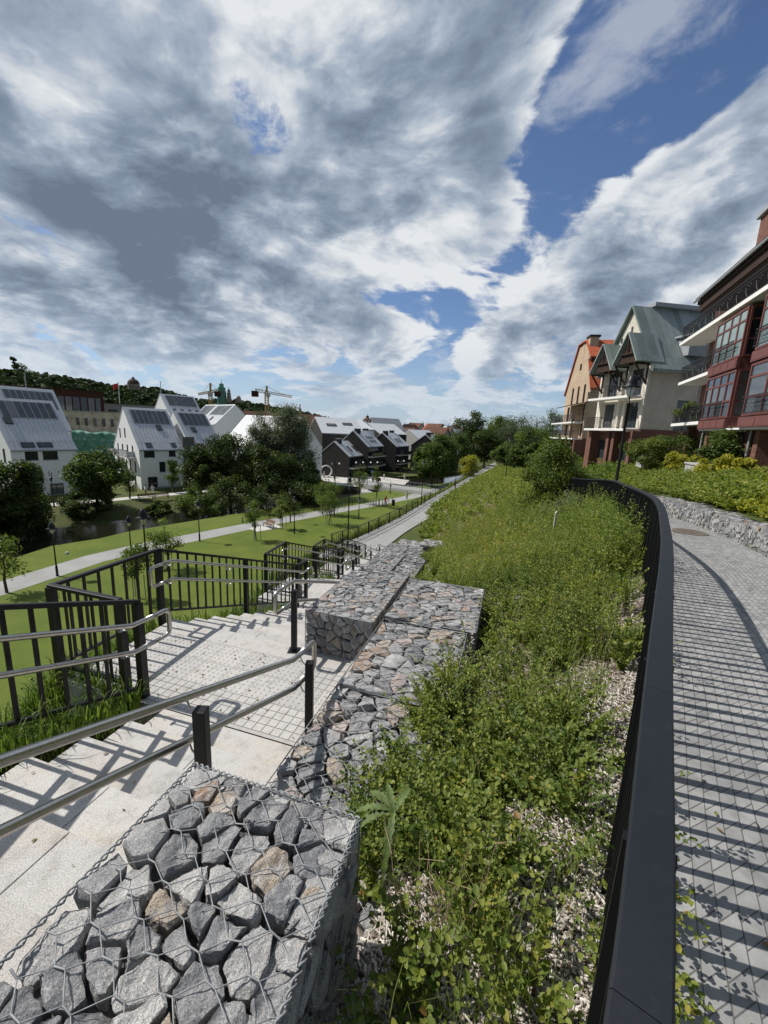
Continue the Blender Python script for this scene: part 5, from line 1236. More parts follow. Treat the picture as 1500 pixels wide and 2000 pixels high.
bxs('balcony_slab','slab',g,(-6.2,.0,yw,0,2.86,3.06))
bxs('balcony_slab','slab',g,(-6.2,.0,yw,0,5.86,6.06))
bxs('balcony_slab','slab',g,(-24,.9,yw,.15,8.82,9.04))
def iron(x0,x1,y,z,par,h=1.05,sp=.11,deco=True,yend=None):
    b=MB();b.bar((x0,y,z+h),(x1,y,z+h),.05,.04);b.bar((x0,y,z+.1),(x1,y,z+.1),.03,.03);n=int(abs(x1-x0)/sp)
    b.bar((x0,y,z+h-.18),(x1,y,z+h-.18),.02,.02)
    for i in range(n+1):x=x0+(x1-x0)*i/n;b.bar((x,y,z+.02),(x,y,z+h),.014,.014)
    if yend is not None:
        for hh in (h,.1):b.bar((x1,y,z+hh),(x1,yend,z+hh),.04,.03)
        for i in range(1,int(abs(yend-y)/sp)):yy=y+(yend-y)*i/int(abs(yend-y)/sp);b.bar((x1,yy,z+.02),(x1,yy,z+h),.014,.014)
    if deco:
        for i in range(int(abs(x1-x0)/1.1)):
            x=x0+(x1-x0)*(i+.5)/max(1,int(abs(x1-x0)/1.1))
            for s_ in (-1,1):b.tube([(x,y+.02,z+.12),(x+s_*.22,y+.02,z+.4),(x+s_*.28,y+.02,z+.62),(x+s_*.16,y+.02,z+.74),(x+s_*.08,y+.02,z+.64),(x+s_*.14,y+.02,z+.58)],.012,4)
    return b.build('iron_railing',M['railing'],par)
iron(-6.,-.05,-.06,3.06,g,yend=yw);iron(-6.,-.05,-.06,6.06,g,yend=yw);iron(-24,.85,.08,9.04,g,yend=yw)
# top storey and roof
b=MB();F2=mx_face((0,yw-1.3,0),(1,0,0),(0,1,0));hol=[(-5-4.2*i,9.2,3.,1.5) for i in range(4)]
wall_face(b,[(-24,9.05),(-2.2,9.05),(-2.2,11.2),(-24,11.2)],hol,F2);b.build('upper_wall',M['siding'],g)
for h in hol:window(g,F2,*h,3,1,gm=M['bglass'])
b=MB();b.ext([(-24,.35,10.75),(-2.6,.35,10.75),(-2.6,.35,11.0),(-24,.35,11.0)],(0,-2.9,0.02));b.ext([(-24,.45,11.003),(-2.4,.45,11.003),(-4.5,-6,15.),(-24,-6,15.)],(0,0,.2));b.build('roof',M['dkwood'],g,fix=True)
b=MB();b.ext([(-24,.25,10.3),(-2.7,.25,10.3),(-2.7,.25,10.74),(-24,.25,10.74)],(0,-1.9,0));b.build('eave_board',M['dkwood'],g,fix=True)
b=MB();b.tube([(-24,.5,10.98),(-2.4,.5,10.98)],.07,8);b.build('gutter',M['zinc2'],g)
bxs('chimney','rbrick',g,(-4.2,-2.,-3.6,-2.4,9,15.9));bxs('chimney_cap','zinc2',g,(-4.4,-1.8,-3.8,-2.2,15.903,16.2),(-3.4,-2.8,-3.2,-2.8,16.203,16.7))
b=MB();b.ext([(-2.4,yw-.2,9.05),(-.4,yw-.2,9.05),(.2,yw-.2,11.0),(-.2,yw-.2,12.0),(-2.4,yw-.2,12.)],(0,-1.2,0));b.build('white_chimney',M['cream'],g,fix=True)
bxs('chimney_cap','zinc2',g,(-2.55,.0,yw-1.5,yw-.1,12.003,12.12),(-2.3,-.2,yw-1.3,yw-.3,12.3,12.42))
def bay(x0,x1,z0,z1):
    d=1.55;y1=yw+d+.05
    gb=bxs('bay','bay',g,(x0,x1,yw+.01,y1-.14,z0,z1))
    for k in range(2):
        zb=z0+.55+k*((z1-z0)/2);hh=(z1-z0)/2-.62
        Fb=mx_face((0,y1,0),(1,0,0),(0,1,0))
        window(gb,Fb,x0,zb,x1-x0,hh,4,3,fm=M['bay'],gm=M['curt'] if k else M['bglass'],rev=.12,fw=.11,split=[.36,.74],name='bay_window')
        Fs=mx_face((x0,y1-.15,0),(0,-1,0),(-1,0,0));window(gb,Fs,0,zb,d-.2,hh,2,3,fm=M['bay'],gm=M['win'],rev=.0,fw=.1,split=[.36,.74],name='bay_window')
        bxs('panel','bay',gb,(x0-.02,x1+.02,y1-.13,y1+.02,zb-.55,zb-.06),*[(x0+(x1-x0)*(i+.06)/4,x0+(x1-x0)*(i+.94)/4,y1+.023,y1+.035,zb-.5,zb-.14) for i in range(4)])
        iron(x0+.5,x1-.35,y1+.16,zb+.02,gb,.85,.13,False)
bay(-10.35,-6.35,2.55,8.7);bay(-19.4,-12.0,2.55,8.7)
bxs('recess_wall','dkwood',g,(-11.9,-10.4,yw-.02,yw+.35,2.6,8.7));window(g,mx_face((0,yw+.5,0),(1,0,0),(0,1,0)),-11.7,3.1,1.2,2.3,1,2,fm=M['dkwood'],gm=M['win'],split=[.75]);window(g,mx_face((0,yw+.5,0),(1,0,0),(0,1,0)),-11.7,6.1,1.2,2.3,1,2,fm=M['dkwood'],gm=M['win'],split=[.75])
bxs('soffit','slab',g,(-19.4,-6.3,yw,.0,2.45,2.54))
# flower box balcony plants
p=Vector((21.6,32.2,-1.7))+Vector((.345,.9386,0))*(-3.)+Vector((-.9386,.345,0))*(-.25)
tree('balcony_plants','bushy potted plants hanging over the lowest balcony of the brick house',(p.x,p.y,1.35),1.25,2.6,'mid',1800,.13,0.,140,20,cat_='plants',trunk=.01)
for x,l in ((-1.5,'low pale stone planter block before the brick house, near its corner'),(-13.,'grey stone planter block before the brick house under the second bay')):
    q=Vector((21.6,32.2,-1.7))+Vector((.345,.9386,0))*x+Vector((-.9386,.345,0))*1.6
    b=MB();b.box(-.9,.9,-.4,.4,-.3,.62);b.box(-.95,.95,-.45,.45,.623,.72);o=b.build('stone_planter',M['concrete'],bevel=.02);o.location=q;o.rotation_euler=(0,0,RX);setp(o,l,'planter')
# ---------------------------------------------------------------- cream house with green-grey roofs
WZ=math.atan2(6.4,-1.0)
wd=Vector((-1.,6.4,0)).normalized();wn=Vector((-wd.y,wd.x,0))
WO=Y(1251,838,38.2)
g=thing('cream_house','cream brick house with green grey sheet roofs and two pointed front gables','house',(WO.x,38.2,-2.3),WZ)
# local x = away, local y = left/outward (towards river)
zb_=WO.z+2.3;ze=Y(1278,712,38.).z+2.3;zp=Y(1242,600,41.4).z+2.3;LW=6.3;DW=13.
Fw=mx_face((0,0,0),(1,0,0),(0,1,0));b=MB()
S1=zb_;S2=S1+2.95
hol=[(.7,S1+.1,1.4,2.3),(3.9,S1+.1,1.4,2.3),(.7,S2+.1,1.4,2.35),(3.9,S2+.1,1.4,2.35)]
wall_face(b,[(0,S1),(LW,S1),(LW,ze),(LW/2,zp-.2),(0,ze)],hol,Fw)
Fs=mx_face((0,0,0),(0,-1,0),(-1,0,0));hs=[(3.3,S1+.02,2.1,2.7)]
wall_face(b,[(0,S1),(DW,S1),(DW,ze),(0,ze)],hs,Fs);wall_face(b,[(0,S1),(DW,S1),(DW,ze),(0,ze)],[],mx_face((LW,-DW,0),(0,1,0),(1,0,0)))
b.build('wall',M['wbrick'],g)
for h in hol:window(g,Fw,*h,3,2,gm=M['bglass'],split=[.78],rev=.16)
for h in hs:window(g,Fs,*h,2,2,gm=M['win'],split=[.5],rev=.16)
b=MB();hb=[(.7,.3,1.4,1.9),(3.9,.3,1.5,1.9)];wall_face(b,[(-.06,-.8),(LW,-.8),(LW,S1-.003),(-.06,S1-.003)],hb,mx_face((0,.06,0),(1,0,0),(0,1,0)));wall_face(b,[(0,-.8),(DW,-.8),(DW,S1-.003),(0,S1-.003)],[],mx_face((-.06,.06,0),(0,-1,0),(-1,0,0)));b.build('brick_base',M['rbrick'],g)
for h in hb:window(g,mx_face((0,.06,0),(1,0,0),(0,1,0)),*h,3,2,gm=M['bglass'],split=[.75])
for x in (.15,2.45,3.2,5.9,6.25):bxs('pier','cream',g,(x-.3,x,.0,.24,S1,ze-.4));bxs('brick_pier','rbrick',g,(x-.34,x+.04,.06,.9,-.8,S1-.2))
for z in (S1,S2):
    bxs('balcony_slab','slab',g,(.2,LW-.2,.25,1.5,z-.22,z-.02))
    iron(LW-.3,.25,1.42,z,g,yend=.25)
def groof(x0,x1,zeave,zpk,y0,y1,nm,mat,th=.12,seam=.9):
    b=MB();xm=(x0+x1)/2
    for xa in (x0,x1):
        d=Vector((xm-xa,0,zpk-zeave));n=Vector((-(zpk-zeave)*(1 if xm>xa else -1),0,abs(xm-xa))).normalized()*th
        a=Vector((xa,y0,zeave));c=Vector((xm,y0,zpk))
        b.ext([a,c,c+n+Vector((0,0,.0)),a+n],(0,y1-y0,0))
        k=int(abs(y1-y0)/seam)
        for i in range(1,k):
            y=y0+(y1-y0)*i/k;b.bar((xa,y,zeave+n.z+.01),(xm,y,zpk+n.z+.01),.03,.05)
    return b.build(nm,mat,g,fix=True)
groof(-.55,LW+.5,ze-.45,zp,.35,-DW-1,'roof',M['green'],.14)
bxs('ridge_cap','zinc2',g,(LW/2-.6,LW/2+.6,-DW,-1.6,zp+.08,zp+.42))
bxs('gutter','green',g,(-.75,-.5,-DW,.4,ze-.62,ze-.42))
# small vents in the gable
for x,z in ((LW/2-.2,zp-2.2),(LW/2+1.0,zp-3.)):bxs('gable_vent','frame',g,(x,x+.22,.0,.03,z,z+.45))
pk1=Y(1224,648,38.8).z+2.3;pk2=Y(1181,672,42.2).z+2.3
groof(-.25,2.75,pk1-2.6,pk1,1.75,-1.,'front_gable_roof',M['green'],.12)
groof(2.95,6.1,pk2-2.6,pk2,1.75,-1.,'front_gable_roof',M['green'],.12)
for x0,x1,pk in ((-.25,2.75,pk1),(2.95,6.1,pk2)):
    b=MB()
    xm=(x0+x1)/2
    b.bar((xm-.8,1.55,pk-1.75),(xm+.8,1.55,pk-1.75),.1,.12);b.bar((xm,1.55,pk-1.7),(xm,1.55,pk-.2),.1,.1)
    b.build('collar_tie',M['dkwood'],g)
    for x in (x0+.25,x1-.25):
        b=MB()
        b.bar((x,.3,pk-4.3),(x,1.6,pk-2.65),.12,.12);b.bar((x,.28,pk-4.4),(x,.28,pk-2.6),.12,.12);b.bar((x,.2,pk-2.7),(x,1.7,pk-2.7),.12,.12)
        b.build('timber_bracket',M['dkwood'],g)
    b=MB();b.ext([(x0+.3,.26,pk-2.5),(x1-.3,.26,pk-2.5),(xm,.26,pk-.25)],(0,-.1,0));b.ext([(x0+.35,1.4,pk-2.55),(x1-.35,1.4,pk-2.55),(xm,1.4,pk-.35)],(0,-.06,0));b.build('gable_boarding',M['dkwood'],g,fix=True)
bxs('dormer','zinc2',g,(-.3,1.6,-5.4,-3.2,ze+1.,ze+2.6),(-.7,1.7,-5.6,-3.,ze+2.61,ze+2.78))
bxs('chimney','wbrick',g,(LW-1.4,LW-.4,-2.4,-1.4,ze,zp-.6));bxs('chimney_cap','zinc2',g,(LW-1.5,LW-.3,-2.5,-1.3,zp-.597,zp-.35))
b=MB();b.tube([(-.08,.1,-.6),(-.08,.1,ze-.6)],.06,6);b.build('drainpipe',M['zinc2'],g)
# ---------------------------------------------------------------- buff house with orange tiles
OO=Y(1136,890,57.);od=Vector((1.6,11,0)).normalized();OZ=math.atan2(11,1.6)
g=thing('buff_house','tall buff brick house with orange tiled roof and twin chimneys, farthest on the right','house',(OO.x,57,-3.2),OZ)
zE=Y(1146,756,57).z+3.2;zS=Y(1133,700,58.5).z+3.2;zP=Y(1123,672,62.).z+3.2;zC=Y(1130,660,61).z+3.2;G1=Y(1134,856,57).z+3.2
LO=12.;DO=12.;Fo=mx_face((0,0,0),(1,0,0),(0,1,0));b=MB()
st_=(zE-G1)/3.
hol=[(x,G1+st_*k+.2,1.2,2.2) for k in range(2) for x in (1.,3.6,6.2,8.8)]+[(x,G1+st_*2+.5,.9,2.4) for x in (2.2,5.,7.8)]+[(5.4,zS-.9,.9,1.5)]
wall_face(b,[(0,G1),(LO,G1),(LO,zE),(LO-2.2,zS),(LO-4.5,zP),(4.,zP),(2.,zS),(0,zE)],hol,Fo)
Fo2=mx_face((0,0,0),(0,-1,0),(-1,0,0));h2=[(1.4,G1+.2,3.4,2.4),(1.4,G1+st_+.4,3.4,2.2)]
wall_face(b,[(0,G1),(DO,G1),(DO,zE),(0,zE)],h2,Fo2);b.build('wall',M['obrick'],g)
for h in hol:window(g,Fo,*h,2,2,fm=M['dkwood'],split=[.75])
for h in h2:window(g,Fo2,*h,3,2,gm=M['win'])
b=MB();wall_face(b,[(0,-1.),(LO,-1.),(LO,G1-.005),(0,G1-.005)],[(1.,.3,2,1.9),(5,.3,2,1.9)],Fo);wall_face(b,[(0,-1.),(DO,-1.),(DO,G1-.005),(0,G1-.005)],[],Fo2);b.build('brick_base',M['rbrick'],g)
bxs('ground_floor_glass','win',g,(.9,7.2,-.5,-.3,.2,2.3))
for x in (.1,3.9,8.):bxs('brick_pier','rbrick',g,(x-.4,x+.1,.1,1.3,-1.,G1-.2))
for z in (G1,G1+st_):
    bxs('balcony_slab','slab',g,(.2,LO+1,.1,1.5,z-.22,z-.02));iron(LO+.9,.3,1.4,z,g,yend=.2,sp=.16)
bxs('pilaster','obrick',g,(.0,.55,.01,.3,G1,zE-.6));bxs('pilaster','obrick',g,(3.,3.4,.01,1.2,G1,G1+2*st_))
b=MB();b.ext([(-.2,.1,G1+2*st_+.35),(8.5,.1,G1+2*st_+.35),(8.5,2.1,G1+2*st_-.15),(-.2,2.1,G1+2*st_-.15)],(0,0,.1));b.build('awning_roof',M['dkwood'],g,fix=True)
b=MB()
b.ext([(-.4,.25,zE-.3),(-.4,-DO,zE-.3),(2.,-DO,zS-.05),(2.,.25,zS-.05)],(-.05,0,.2));b.ext([(1.1,.25,zS+.1),(1.1,-DO,zS+.1),(4.3,-DO,zP+.3),(4.3,.25,zP+.3)],(-.05,0,.2));b.ext([(4.3,.25,zP+.31),(4.3,-DO,zP+.31),(LO-4.6,-DO,zP+.31),(LO-4.6,.25,zP+.31)],(0,0,.15))
b.ext([(LO-4.5,.25,zP+.3),(LO-4.5,-DO,zP+.3),(LO+.3,-DO,zE-.2),(LO+.3,.25,zE-.2)],(.05,0,.2));b.build('roof',M['orange'],g,fix=True)
bxs('roof_step','dkwood',g,(1.2,2.,-DO,.1,zS-.1,zS+.12))
for i,(x0,x1,y0) in enumerate(((3.,4.3,-1.1),(5.2,6.2,-.9))):
    bxs('chimney','obrick',g,(x0,x1,y0,.02,zS,zC-.3*i));bxs('chimney_cap','dkwood',g,(x0-.15,x1+.15,y0-.15,.15,zC-.3*i+.003,zC-.3*i+.25))
for x,w,l in ((1.,2.4,'low brick planter in front of the buff house'),(-2.6,2.,'pale stone planter between buff and cream house')):
    q=Vector((OO.x,57,-3.2))+od*x+Vector((-od.y,od.x,0))*2.6;b=MB();b.box(-w/2,w/2,-.5,.5,-.4,.7);b.box(-w/2-.06,w/2+.06,-.56,.56,.703,.82);o=b.build('garden_planter',M['rbrick'] if x>0 else M['concrete']);o.location=q;o.rotation_euler=(0,0,OZ);setp(o,l,'planter')
# ---------------------------------------------------------------- distant hill, town, towers, cranes
ridge=[(-260,735),(-120,722),(-40,728),(0,735),(30,735),(60,741),(110,743),(160,748),(205,757),(235,762),(270,763),(305,764),(335,774),(380,786),(430,788),(480,790),(530,800),(580,806),(640,822),(720,836),(800,840)]
b=MB();rows=[];prof=[(.0,0.),(.25,.12),(.5,.45),(.75,.82),(1.,1.),(1.3,1.05),(1.8,.9)]
for u,v in ridge:
    yr=430+max(0,u)*.35;top=Y(u,v+5,yr);y0=235+max(0,u)*.3
    for f,h in prof:
        y=y0+(yr-y0)*f;x=top.x*(y/yr);b.v.append((x,y,-13+(top.z+13)*h+(3*math.sin(x*.05+y*.03) if 0<f<1 else 0)))
k=len(prof)
for i in range(len(ridge)-1):
    for j in range(k-1):q=i*k+j;b.f.append([q,q+k,q+k+1,q+1])
o=b.build('wooded_hill',M['rough'],smooth=True,fix=True);setp(o,kind='structure')
# forest on it
def forest(n,seed):
    r=np.random.default_rng(seed);acc=Acc();rr=random.Random(seed)
    ico=bmesh.new();bmesh.ops.create_icosphere(ico,subdivisions=2,radius=1.);vs=np.array([v.co[:] for v in ico.verts]);fs=np.array([[v.index for v in f.verts] for f in ico.faces]);ico.free()
    VV=[];FF=[];TT=[];c=0
    for i in range(n):
        x=rr.uniform(0,len(ridge)-1.01);i0=int(x);f=x-i0
        j=rr.random()**.7*1.15*4;j0=min(int(j),5);g=j-j0
        def P(a,bq):return Vector(b.v[a*k+bq])
        p=P(i0,j0).lerp(P(i0+1,j0),f).lerp(P(i0,j0+1).lerp(P(i0+1,j0+1),f),g)
        R_=rr.uniform(2.6,5.8)*(1.0);sq=np.array([R_,R_,R_*rr.uniform(.8,1.35)])
        # leaf clumps on the crown surface
        m=46;d=unit(r.normal(size=(m,3)));d[:,2]=np.abs(d[:,2])*1.1-.25;d=unit(d)
        pp=np.array(p)+d*sq*r.uniform(.72,1.05,(m,1))+np.array([0,0,R_*.5])
        V,F,kk=leaf_geo(pp,unit(r.normal(size=(m,3))),unit(d+r.normal(size=(m,3))*.35),np.full(m,R_*.95)*r.uniform(.6,1.1,m),np.full(m,R_*.8),.2,full=False)
        acc.add(V,F,np.repeat(np.clip(rr.gauss(.42,.2)+r.normal(size=m)*.12,0,1),kk))
    return acc
M['forest']=leafmat('far_forest_leaf',[(0,(.02,.036,.012)),(.5,(.038,.058,.018)),(1,(.075,.095,.032))],.1,.8)
o=forest(2300,4).build('hill_forest',M['forest']);setp(o,'dense dark woodland covering the distant hill','woodland',kind='stuff')
for i,(u,v,y,h,w,l) in enumerate([(32,745,420,30,8,'tall narrow dark tree on the hill crest at the left'),(55,748,425,24,20,'round tree next to the narrow one on the hill crest'),(10,752,420,16,16,'round dark tree on the hill crest at the left edge')]):
    p=Y(u,v,y);tree('hill_tree',l,(p.x,y,p.z-4),h,w,'dark',1800,1.6,.05,150+i,22,'egg' if i==0 else 'round')
M['far_stone']=pm('distant_stone',(.3,.26,.21),.9,.1,.2,.3)
M['dome']=pm('dark_dome',(.075,.045,.035),.8,.2,.2,.3)
M['yellow']=pm('crane_yellow',(.42,.29,.11),.6,.3)
M['scaf']=pm('green_scaffold_sheet',(.12,.28,.2),.8,.2,.3,.3)
def lattice(b,p,q,w,n,t):
    p,q=Vector(p),Vector(q);d=q-p;u_=d.cross(Vector((0,1,0))).normalized() if abs(d.normalized().y)<.9 else Vector((1,0,0));v_=d.cross(u_).normalized()
    c=[u_*w/2+v_*w/2,u_*w/2-v_*w/2,-u_*w/2-v_*w/2,-u_*w/2+v_*w/2]
    for e in c:b.bar(p+e,q+e,t,t)
    for i in range(n):
        a=p+d*(i/n);e=p+d*((i+1)/n)
        for k_ in range(4):b.bar(a+c[k_],e+c[(k_+1)%4],t*.7,t*.7)
def crane(label,u,vb,vt,uj,vj,uc,vc,y):
    base=Y(u,vb,y);top=Y(u,vt,y);g=thing('tower_crane',label,'crane',base,0,'tower cranes on the skyline')
    zj=Y(u,(vj+vc)/2-(vj-vc)/(uj-uc)*((uj+uc)/2-u) if False else vc+(vj-vc)*(u-uc)/(uj-uc),y)
    b=MB();lattice(b,(0,0,-12),zj-base,2.2,14,.32);b.build('mast',M['yellow'],g)
    j=Y(uj,vj,y)-base;c=Y(uc,vc,y)-base;m_=zj-base;t_=top-base
    b=MB();lattice(b,m_,j,1.4,12,.28);b.build('jib',M['yellow'],g)
    b=MB();lattice(b,m_,c,1.8,4,.35);b.build('counter_jib',M['yellow'],g)
    b=MB();b.box(c.x-2.2,c.x+2.2,c.y-1.2,c.y+1.2,c.z-4.5,c.z-.5);b.build('counterweight',M['corten'],g)
    b=MB();b.bar(m_,t_,1.2,1.2);b.tube([t_,m_.lerp(j,.7)],.12,4);b.tube([t_,c],.12,4);b.build('tower_head',M['yellow'],g)
    b=MB();q=m_.lerp(j,.06)+Vector((0,0,-1.8));b.box(q.x-1.2,q.x+1.2,q.y-1,q.y+1,q.z-1.3,q.z+1.3);b.build('cab',M['slab'],g)
crane('yellow crane left of the green scaffolded tower, jib to the left',411,782,748,387,770,425,763,330)
crane('larger yellow crane standing alone, long jib to the right',521,795,754,570,775,498,762,300)
crane('faint crane low on the skyline right of the larger crane',586,800,790,505+80,797.5,552,795,520)
def tower(name,label,cat_,u,vb,vt,y,segs,mat,capm=None):
    """segs: list of (half width fraction, height fraction) of silhouette"""
    p=Y(u,vb,y);t_=Y(u,vt,y);H=t_.z-p.z;g=thing(name,label,cat_,p,.5)
    b=MB();b.lathe([(r*H,z*H) for r,z in segs],12);b.build('body',mat,g);
    b=MB();b.lathe([(segs[-1][0]*H*.9,H*.98),(H*.015,H*1.08),(H*.012,H*1.22)],8);b.build('spire',capm or mat,g);return g,H
g,H=tower('hill_rotunda','domed chapel with dark roof on top of the wooded hill','chapel',261,752,737,430,[(.7,-.3),(.7,.12),(.76,.13),(.74,.2),(.68,.42),(.52,.62),(.36,.74),(.2,.76),(.2,.9),(.12,1.)],M['dome'])
b=MB();b.lathe([(.73*H,-.6*H),(.73*H,.11*H)],16);b.build('drum_wall',M['far_stone'],g)
for k_ in range(8):
    a=k_*.785;b=MB();b.bar(((.75)*H*math.cos(a),(.75)*H*math.sin(a),-.45*H),((.75)*H*math.cos(a),(.75)*H*math.sin(a),-.05*H),.25*H,.02*H);b.build('window',M['frame'],g)
g,H=tower('scaffolded_tower','church tower wrapped in green scaffold sheets on the skyline','tower',433.5,784,750,440,[(.26,-.2),(.26,.55),(.22,.56),(.22,.8),(.13,.81),(.13,1.)],M['scaf'])
b=MB()
for i in range(6):
    for a in range(4):
        t_=a*1.571+.3;b.bar((.3*H*math.cos(t_),.3*H*math.sin(t_),.12*H*i),(.3*H*math.cos(t_+1.571),.3*H*math.sin(t_+1.571),.12*H*i),.02*H,.02*H)
b.build('scaffold',M['zinc2'],g)
tower('belfry','slender stone belfry right of the scaffolded tower','tower',447.5,782,760,440,[(.2,-.2),(.2,.3),(.23,.31),(.17,.34),(.17,.6),(.2,.61),(.13,.65),(.13,.85),(.08,.98)],M['far_stone'])
tower('small_church','stubby domed church tower right of the belfry','church',466,784,773,440,[(.6,-.3),(.6,.3),(.42,.32),(.42,.7),(.3,.85),(.15,1.)],M['far_stone'])
tower('domed_church','pink domed church rising from the distant town','church',717,834,812,620,[(.7,-.3),(.7,.2),(.45,.22),(.45,.5),(.35,.7),(.15,.82),(.12,1.)],M['redroof'],M['far_stone'])
tower('church_tower','narrow buff church tower in the distant town','church',825,842,826,560,[(.5,-.3),(.5,.25),(.25,.27),(.25,.6),(.16,.65),(.1,1.)],M['far_stone'])
tower('tall_mast','distant dark onion topped tower above the willow','tower',957,838,824,700,[(.3,-.5),(.3,.3),(.4,.4),(.3,.6),(.1,.8),(.06,1.)],M['frame'])
tower('tall_mast','thin tower on the skyline by the orange roofed house','tower',1046,842,818,700,[(.3,-.3),(.28,.15),(.14,.2),(.05,.6),(.03,1.)],M['zinc2'])
# flag on the hill
p=Y(233,775,300);g=thing('flagpole','red flag flying from a tall pole in front of the hill','flag',p)
H=Y(231,746,300).z-p.z;b=MB();b.tube([(0,0,-6),(0,0,H)],.25,6);b.build('pole',M['slab'],g)
b=MB();n=8
for i in range(n+1):
    for j in range(2):b.v.append((-4.*i/n,.7*math.sin(i*.9),H-.3-3.4*j-2.2*(i/n)+(-.4 if i==n else 0)))
b.f=[[2*i,2*i+1,2*i+3,2*i+2] for i in range(n)];o=b.build('flag_cloth',pm('flag_red',(.5,.04,.04),.8,.2),g);o.modifiers.new('t','SOLIDIFY').thickness=.05
# masts near the roofs
for u,vt,vb,y,l in ((52,728,765,95,'thin pole standing behind the far left white house'),(316,745,790,115,'thin antenna mast on the tall white house')):
    p=Y(u,vb,y);b=MB();b.tube([(0,0,-3),(0,0,Y(u,vt,y).z-p.z)],.09,6);b.box(-.3,.3,-.05,.05,Y(u,vt,y).z-p.z-.2,Y(u,vt,y).z-p.z-.1);o=b.build('antenna_mast',M['zinc2']);o.location=p;setp(o,l,'mast')
# distant town
def towns():
    rr=random.Random(21);protos={}
    cols=[('redroof',(.34,.3,.25)),('orange',(.42,.38,.32)),('zinc2',(.3,.29,.28)),('redroof',(.5,.47,.42))]
    for k_,(rm,wc) in enumerate(cols):
        wm=pm('town_wall_%s'%'abcd'[k_],wc,.9,.1,.15,.2)
        names=['tiny red roofed house in the distant town','tiny orange roofed house in the distant town','tiny grey roofed block in the distant town','tiny pale walled red roofed house in the distant town']
        g=thing('town_house',names[k_],'house',(0,0,0),0,'houses of the distant town: '+['red roofs','orange roofs','grey roofs','pale walls'][k_])
        L,Dp,h,r_=16,10,9,5
        b=MB();b.ext([(0,0,-4),(Dp,0,-4),(Dp,0,h),(Dp/2,0,h+r_),(0,0,h)],(0,L,0));b.build('wall',wm,g,fix=True)
        b=MB()
        b.ext([(-.6,-.5,h-.6),(Dp/2,-.5,h+r_+.05),(Dp/2,-.5,h+r_+.5),(-.6,-.5,h-.1)],(0,L+1,0));b.ext([(Dp+.6,-.5,h-.6),(Dp+.6,-.5,h-.1),(Dp/2,-.5,h+r_+.5),(Dp/2,-.5,h+r_+.05)],(0,L+1,0));b.build('roof',M[rm],g,fix=True)
        for i in range(4):
            for z in (2.,5.5):
                b=MB();b.box(-.04,-.003,1.5+3.6*i,3.+3.6*i,z,z+2);b.build('window',M['frame'],g)
        for i in range(2):
            b=MB();b.box(1.8+4*i,3.2+4*i,-.04,-.003,4.5,6.5);b.build('window',M['frame'],g)
        protos[k_]=g
    used=set();lst=[]
    for i in range(62):
        u=rr.uniform(655,905);y=rr.uniform(260,850);lst.append((u,y))
    for i in range(10):lst.append((rr.uniform(985,1080),rr.uniform(380,700)))
    for i in range(8):lst.append((rr.uniform(560,660),rr.uniform(330,600)))
    for u,y in lst:
        k_=rr.choice([0,0,1,2,3]);p=Y(u,870,y);z=-12.6+max(0,(y-300)*.012);sc=rr.uniform(.8,1.4)
        if k_ not in used:used.add(k_);o=protos[k_];o.location=(p.x,y,z);o.rotation_euler=(0,0,rr.uniform(-1,1));o.scale=(sc,sc,sc)
        else:dup(protos[k_],(p.x,y,z),rr.uniform(-1.2,1.2),scale=sc)
towns()
# belts of trees between the roofs
acc=Acc();r=np.random.default_rng(31);rr=random.Random(31)
for i in range(900):
    u=rr.uniform(600,1110);y=rr.uniform(210,900);p=Y(u,870,y);R_=rr.uniform(3,7);m=26
    d=unit(r.normal(size=(m,3)));d[:,2]=np.abs(d[:,2]);pp=np.array([p.x,y,-12.6+max(0,(y-300)*.012)])+d*R_*np.array([1,1,1.2])*r.uniform(.7,1.05,(m,1))
    V,F,kk=leaf_geo(pp,unit(r.normal(size=(m,3))),unit(d+r.normal(size=(m,3))*.3),np.full(m,R_*.95),np.full(m,R_*.8),.2,full=False);acc.add(V,F,np.repeat(np.clip(rr.gauss(.45,.2)+r.normal(size=m)*.12,0,1),kk))
o=acc.build('town_trees',M['forest']);setp(o,'far belt of trees between the roofs of the town','woodland',kind='stuff')
# far ridge of hills on the horizon
b=MB();n=80
for i in range(n+1):
    x=-2500+6000*i/n
    for y,z in ((1700,-14),(2100,4+9*math.sin(i*.5)+5*math.sin(i*1.3+1)),(2600,10+8*math.sin(i*.43)),(3600,-10)):b.v.append((x,y,z))
for i in range(n):
    for j in range(3):q=i*4+j;b.f.append([q,q+4,q+5,q+1])
o=b.build('hills',M['ground'],smooth=True,fix=True);setp(o,kind='structure')
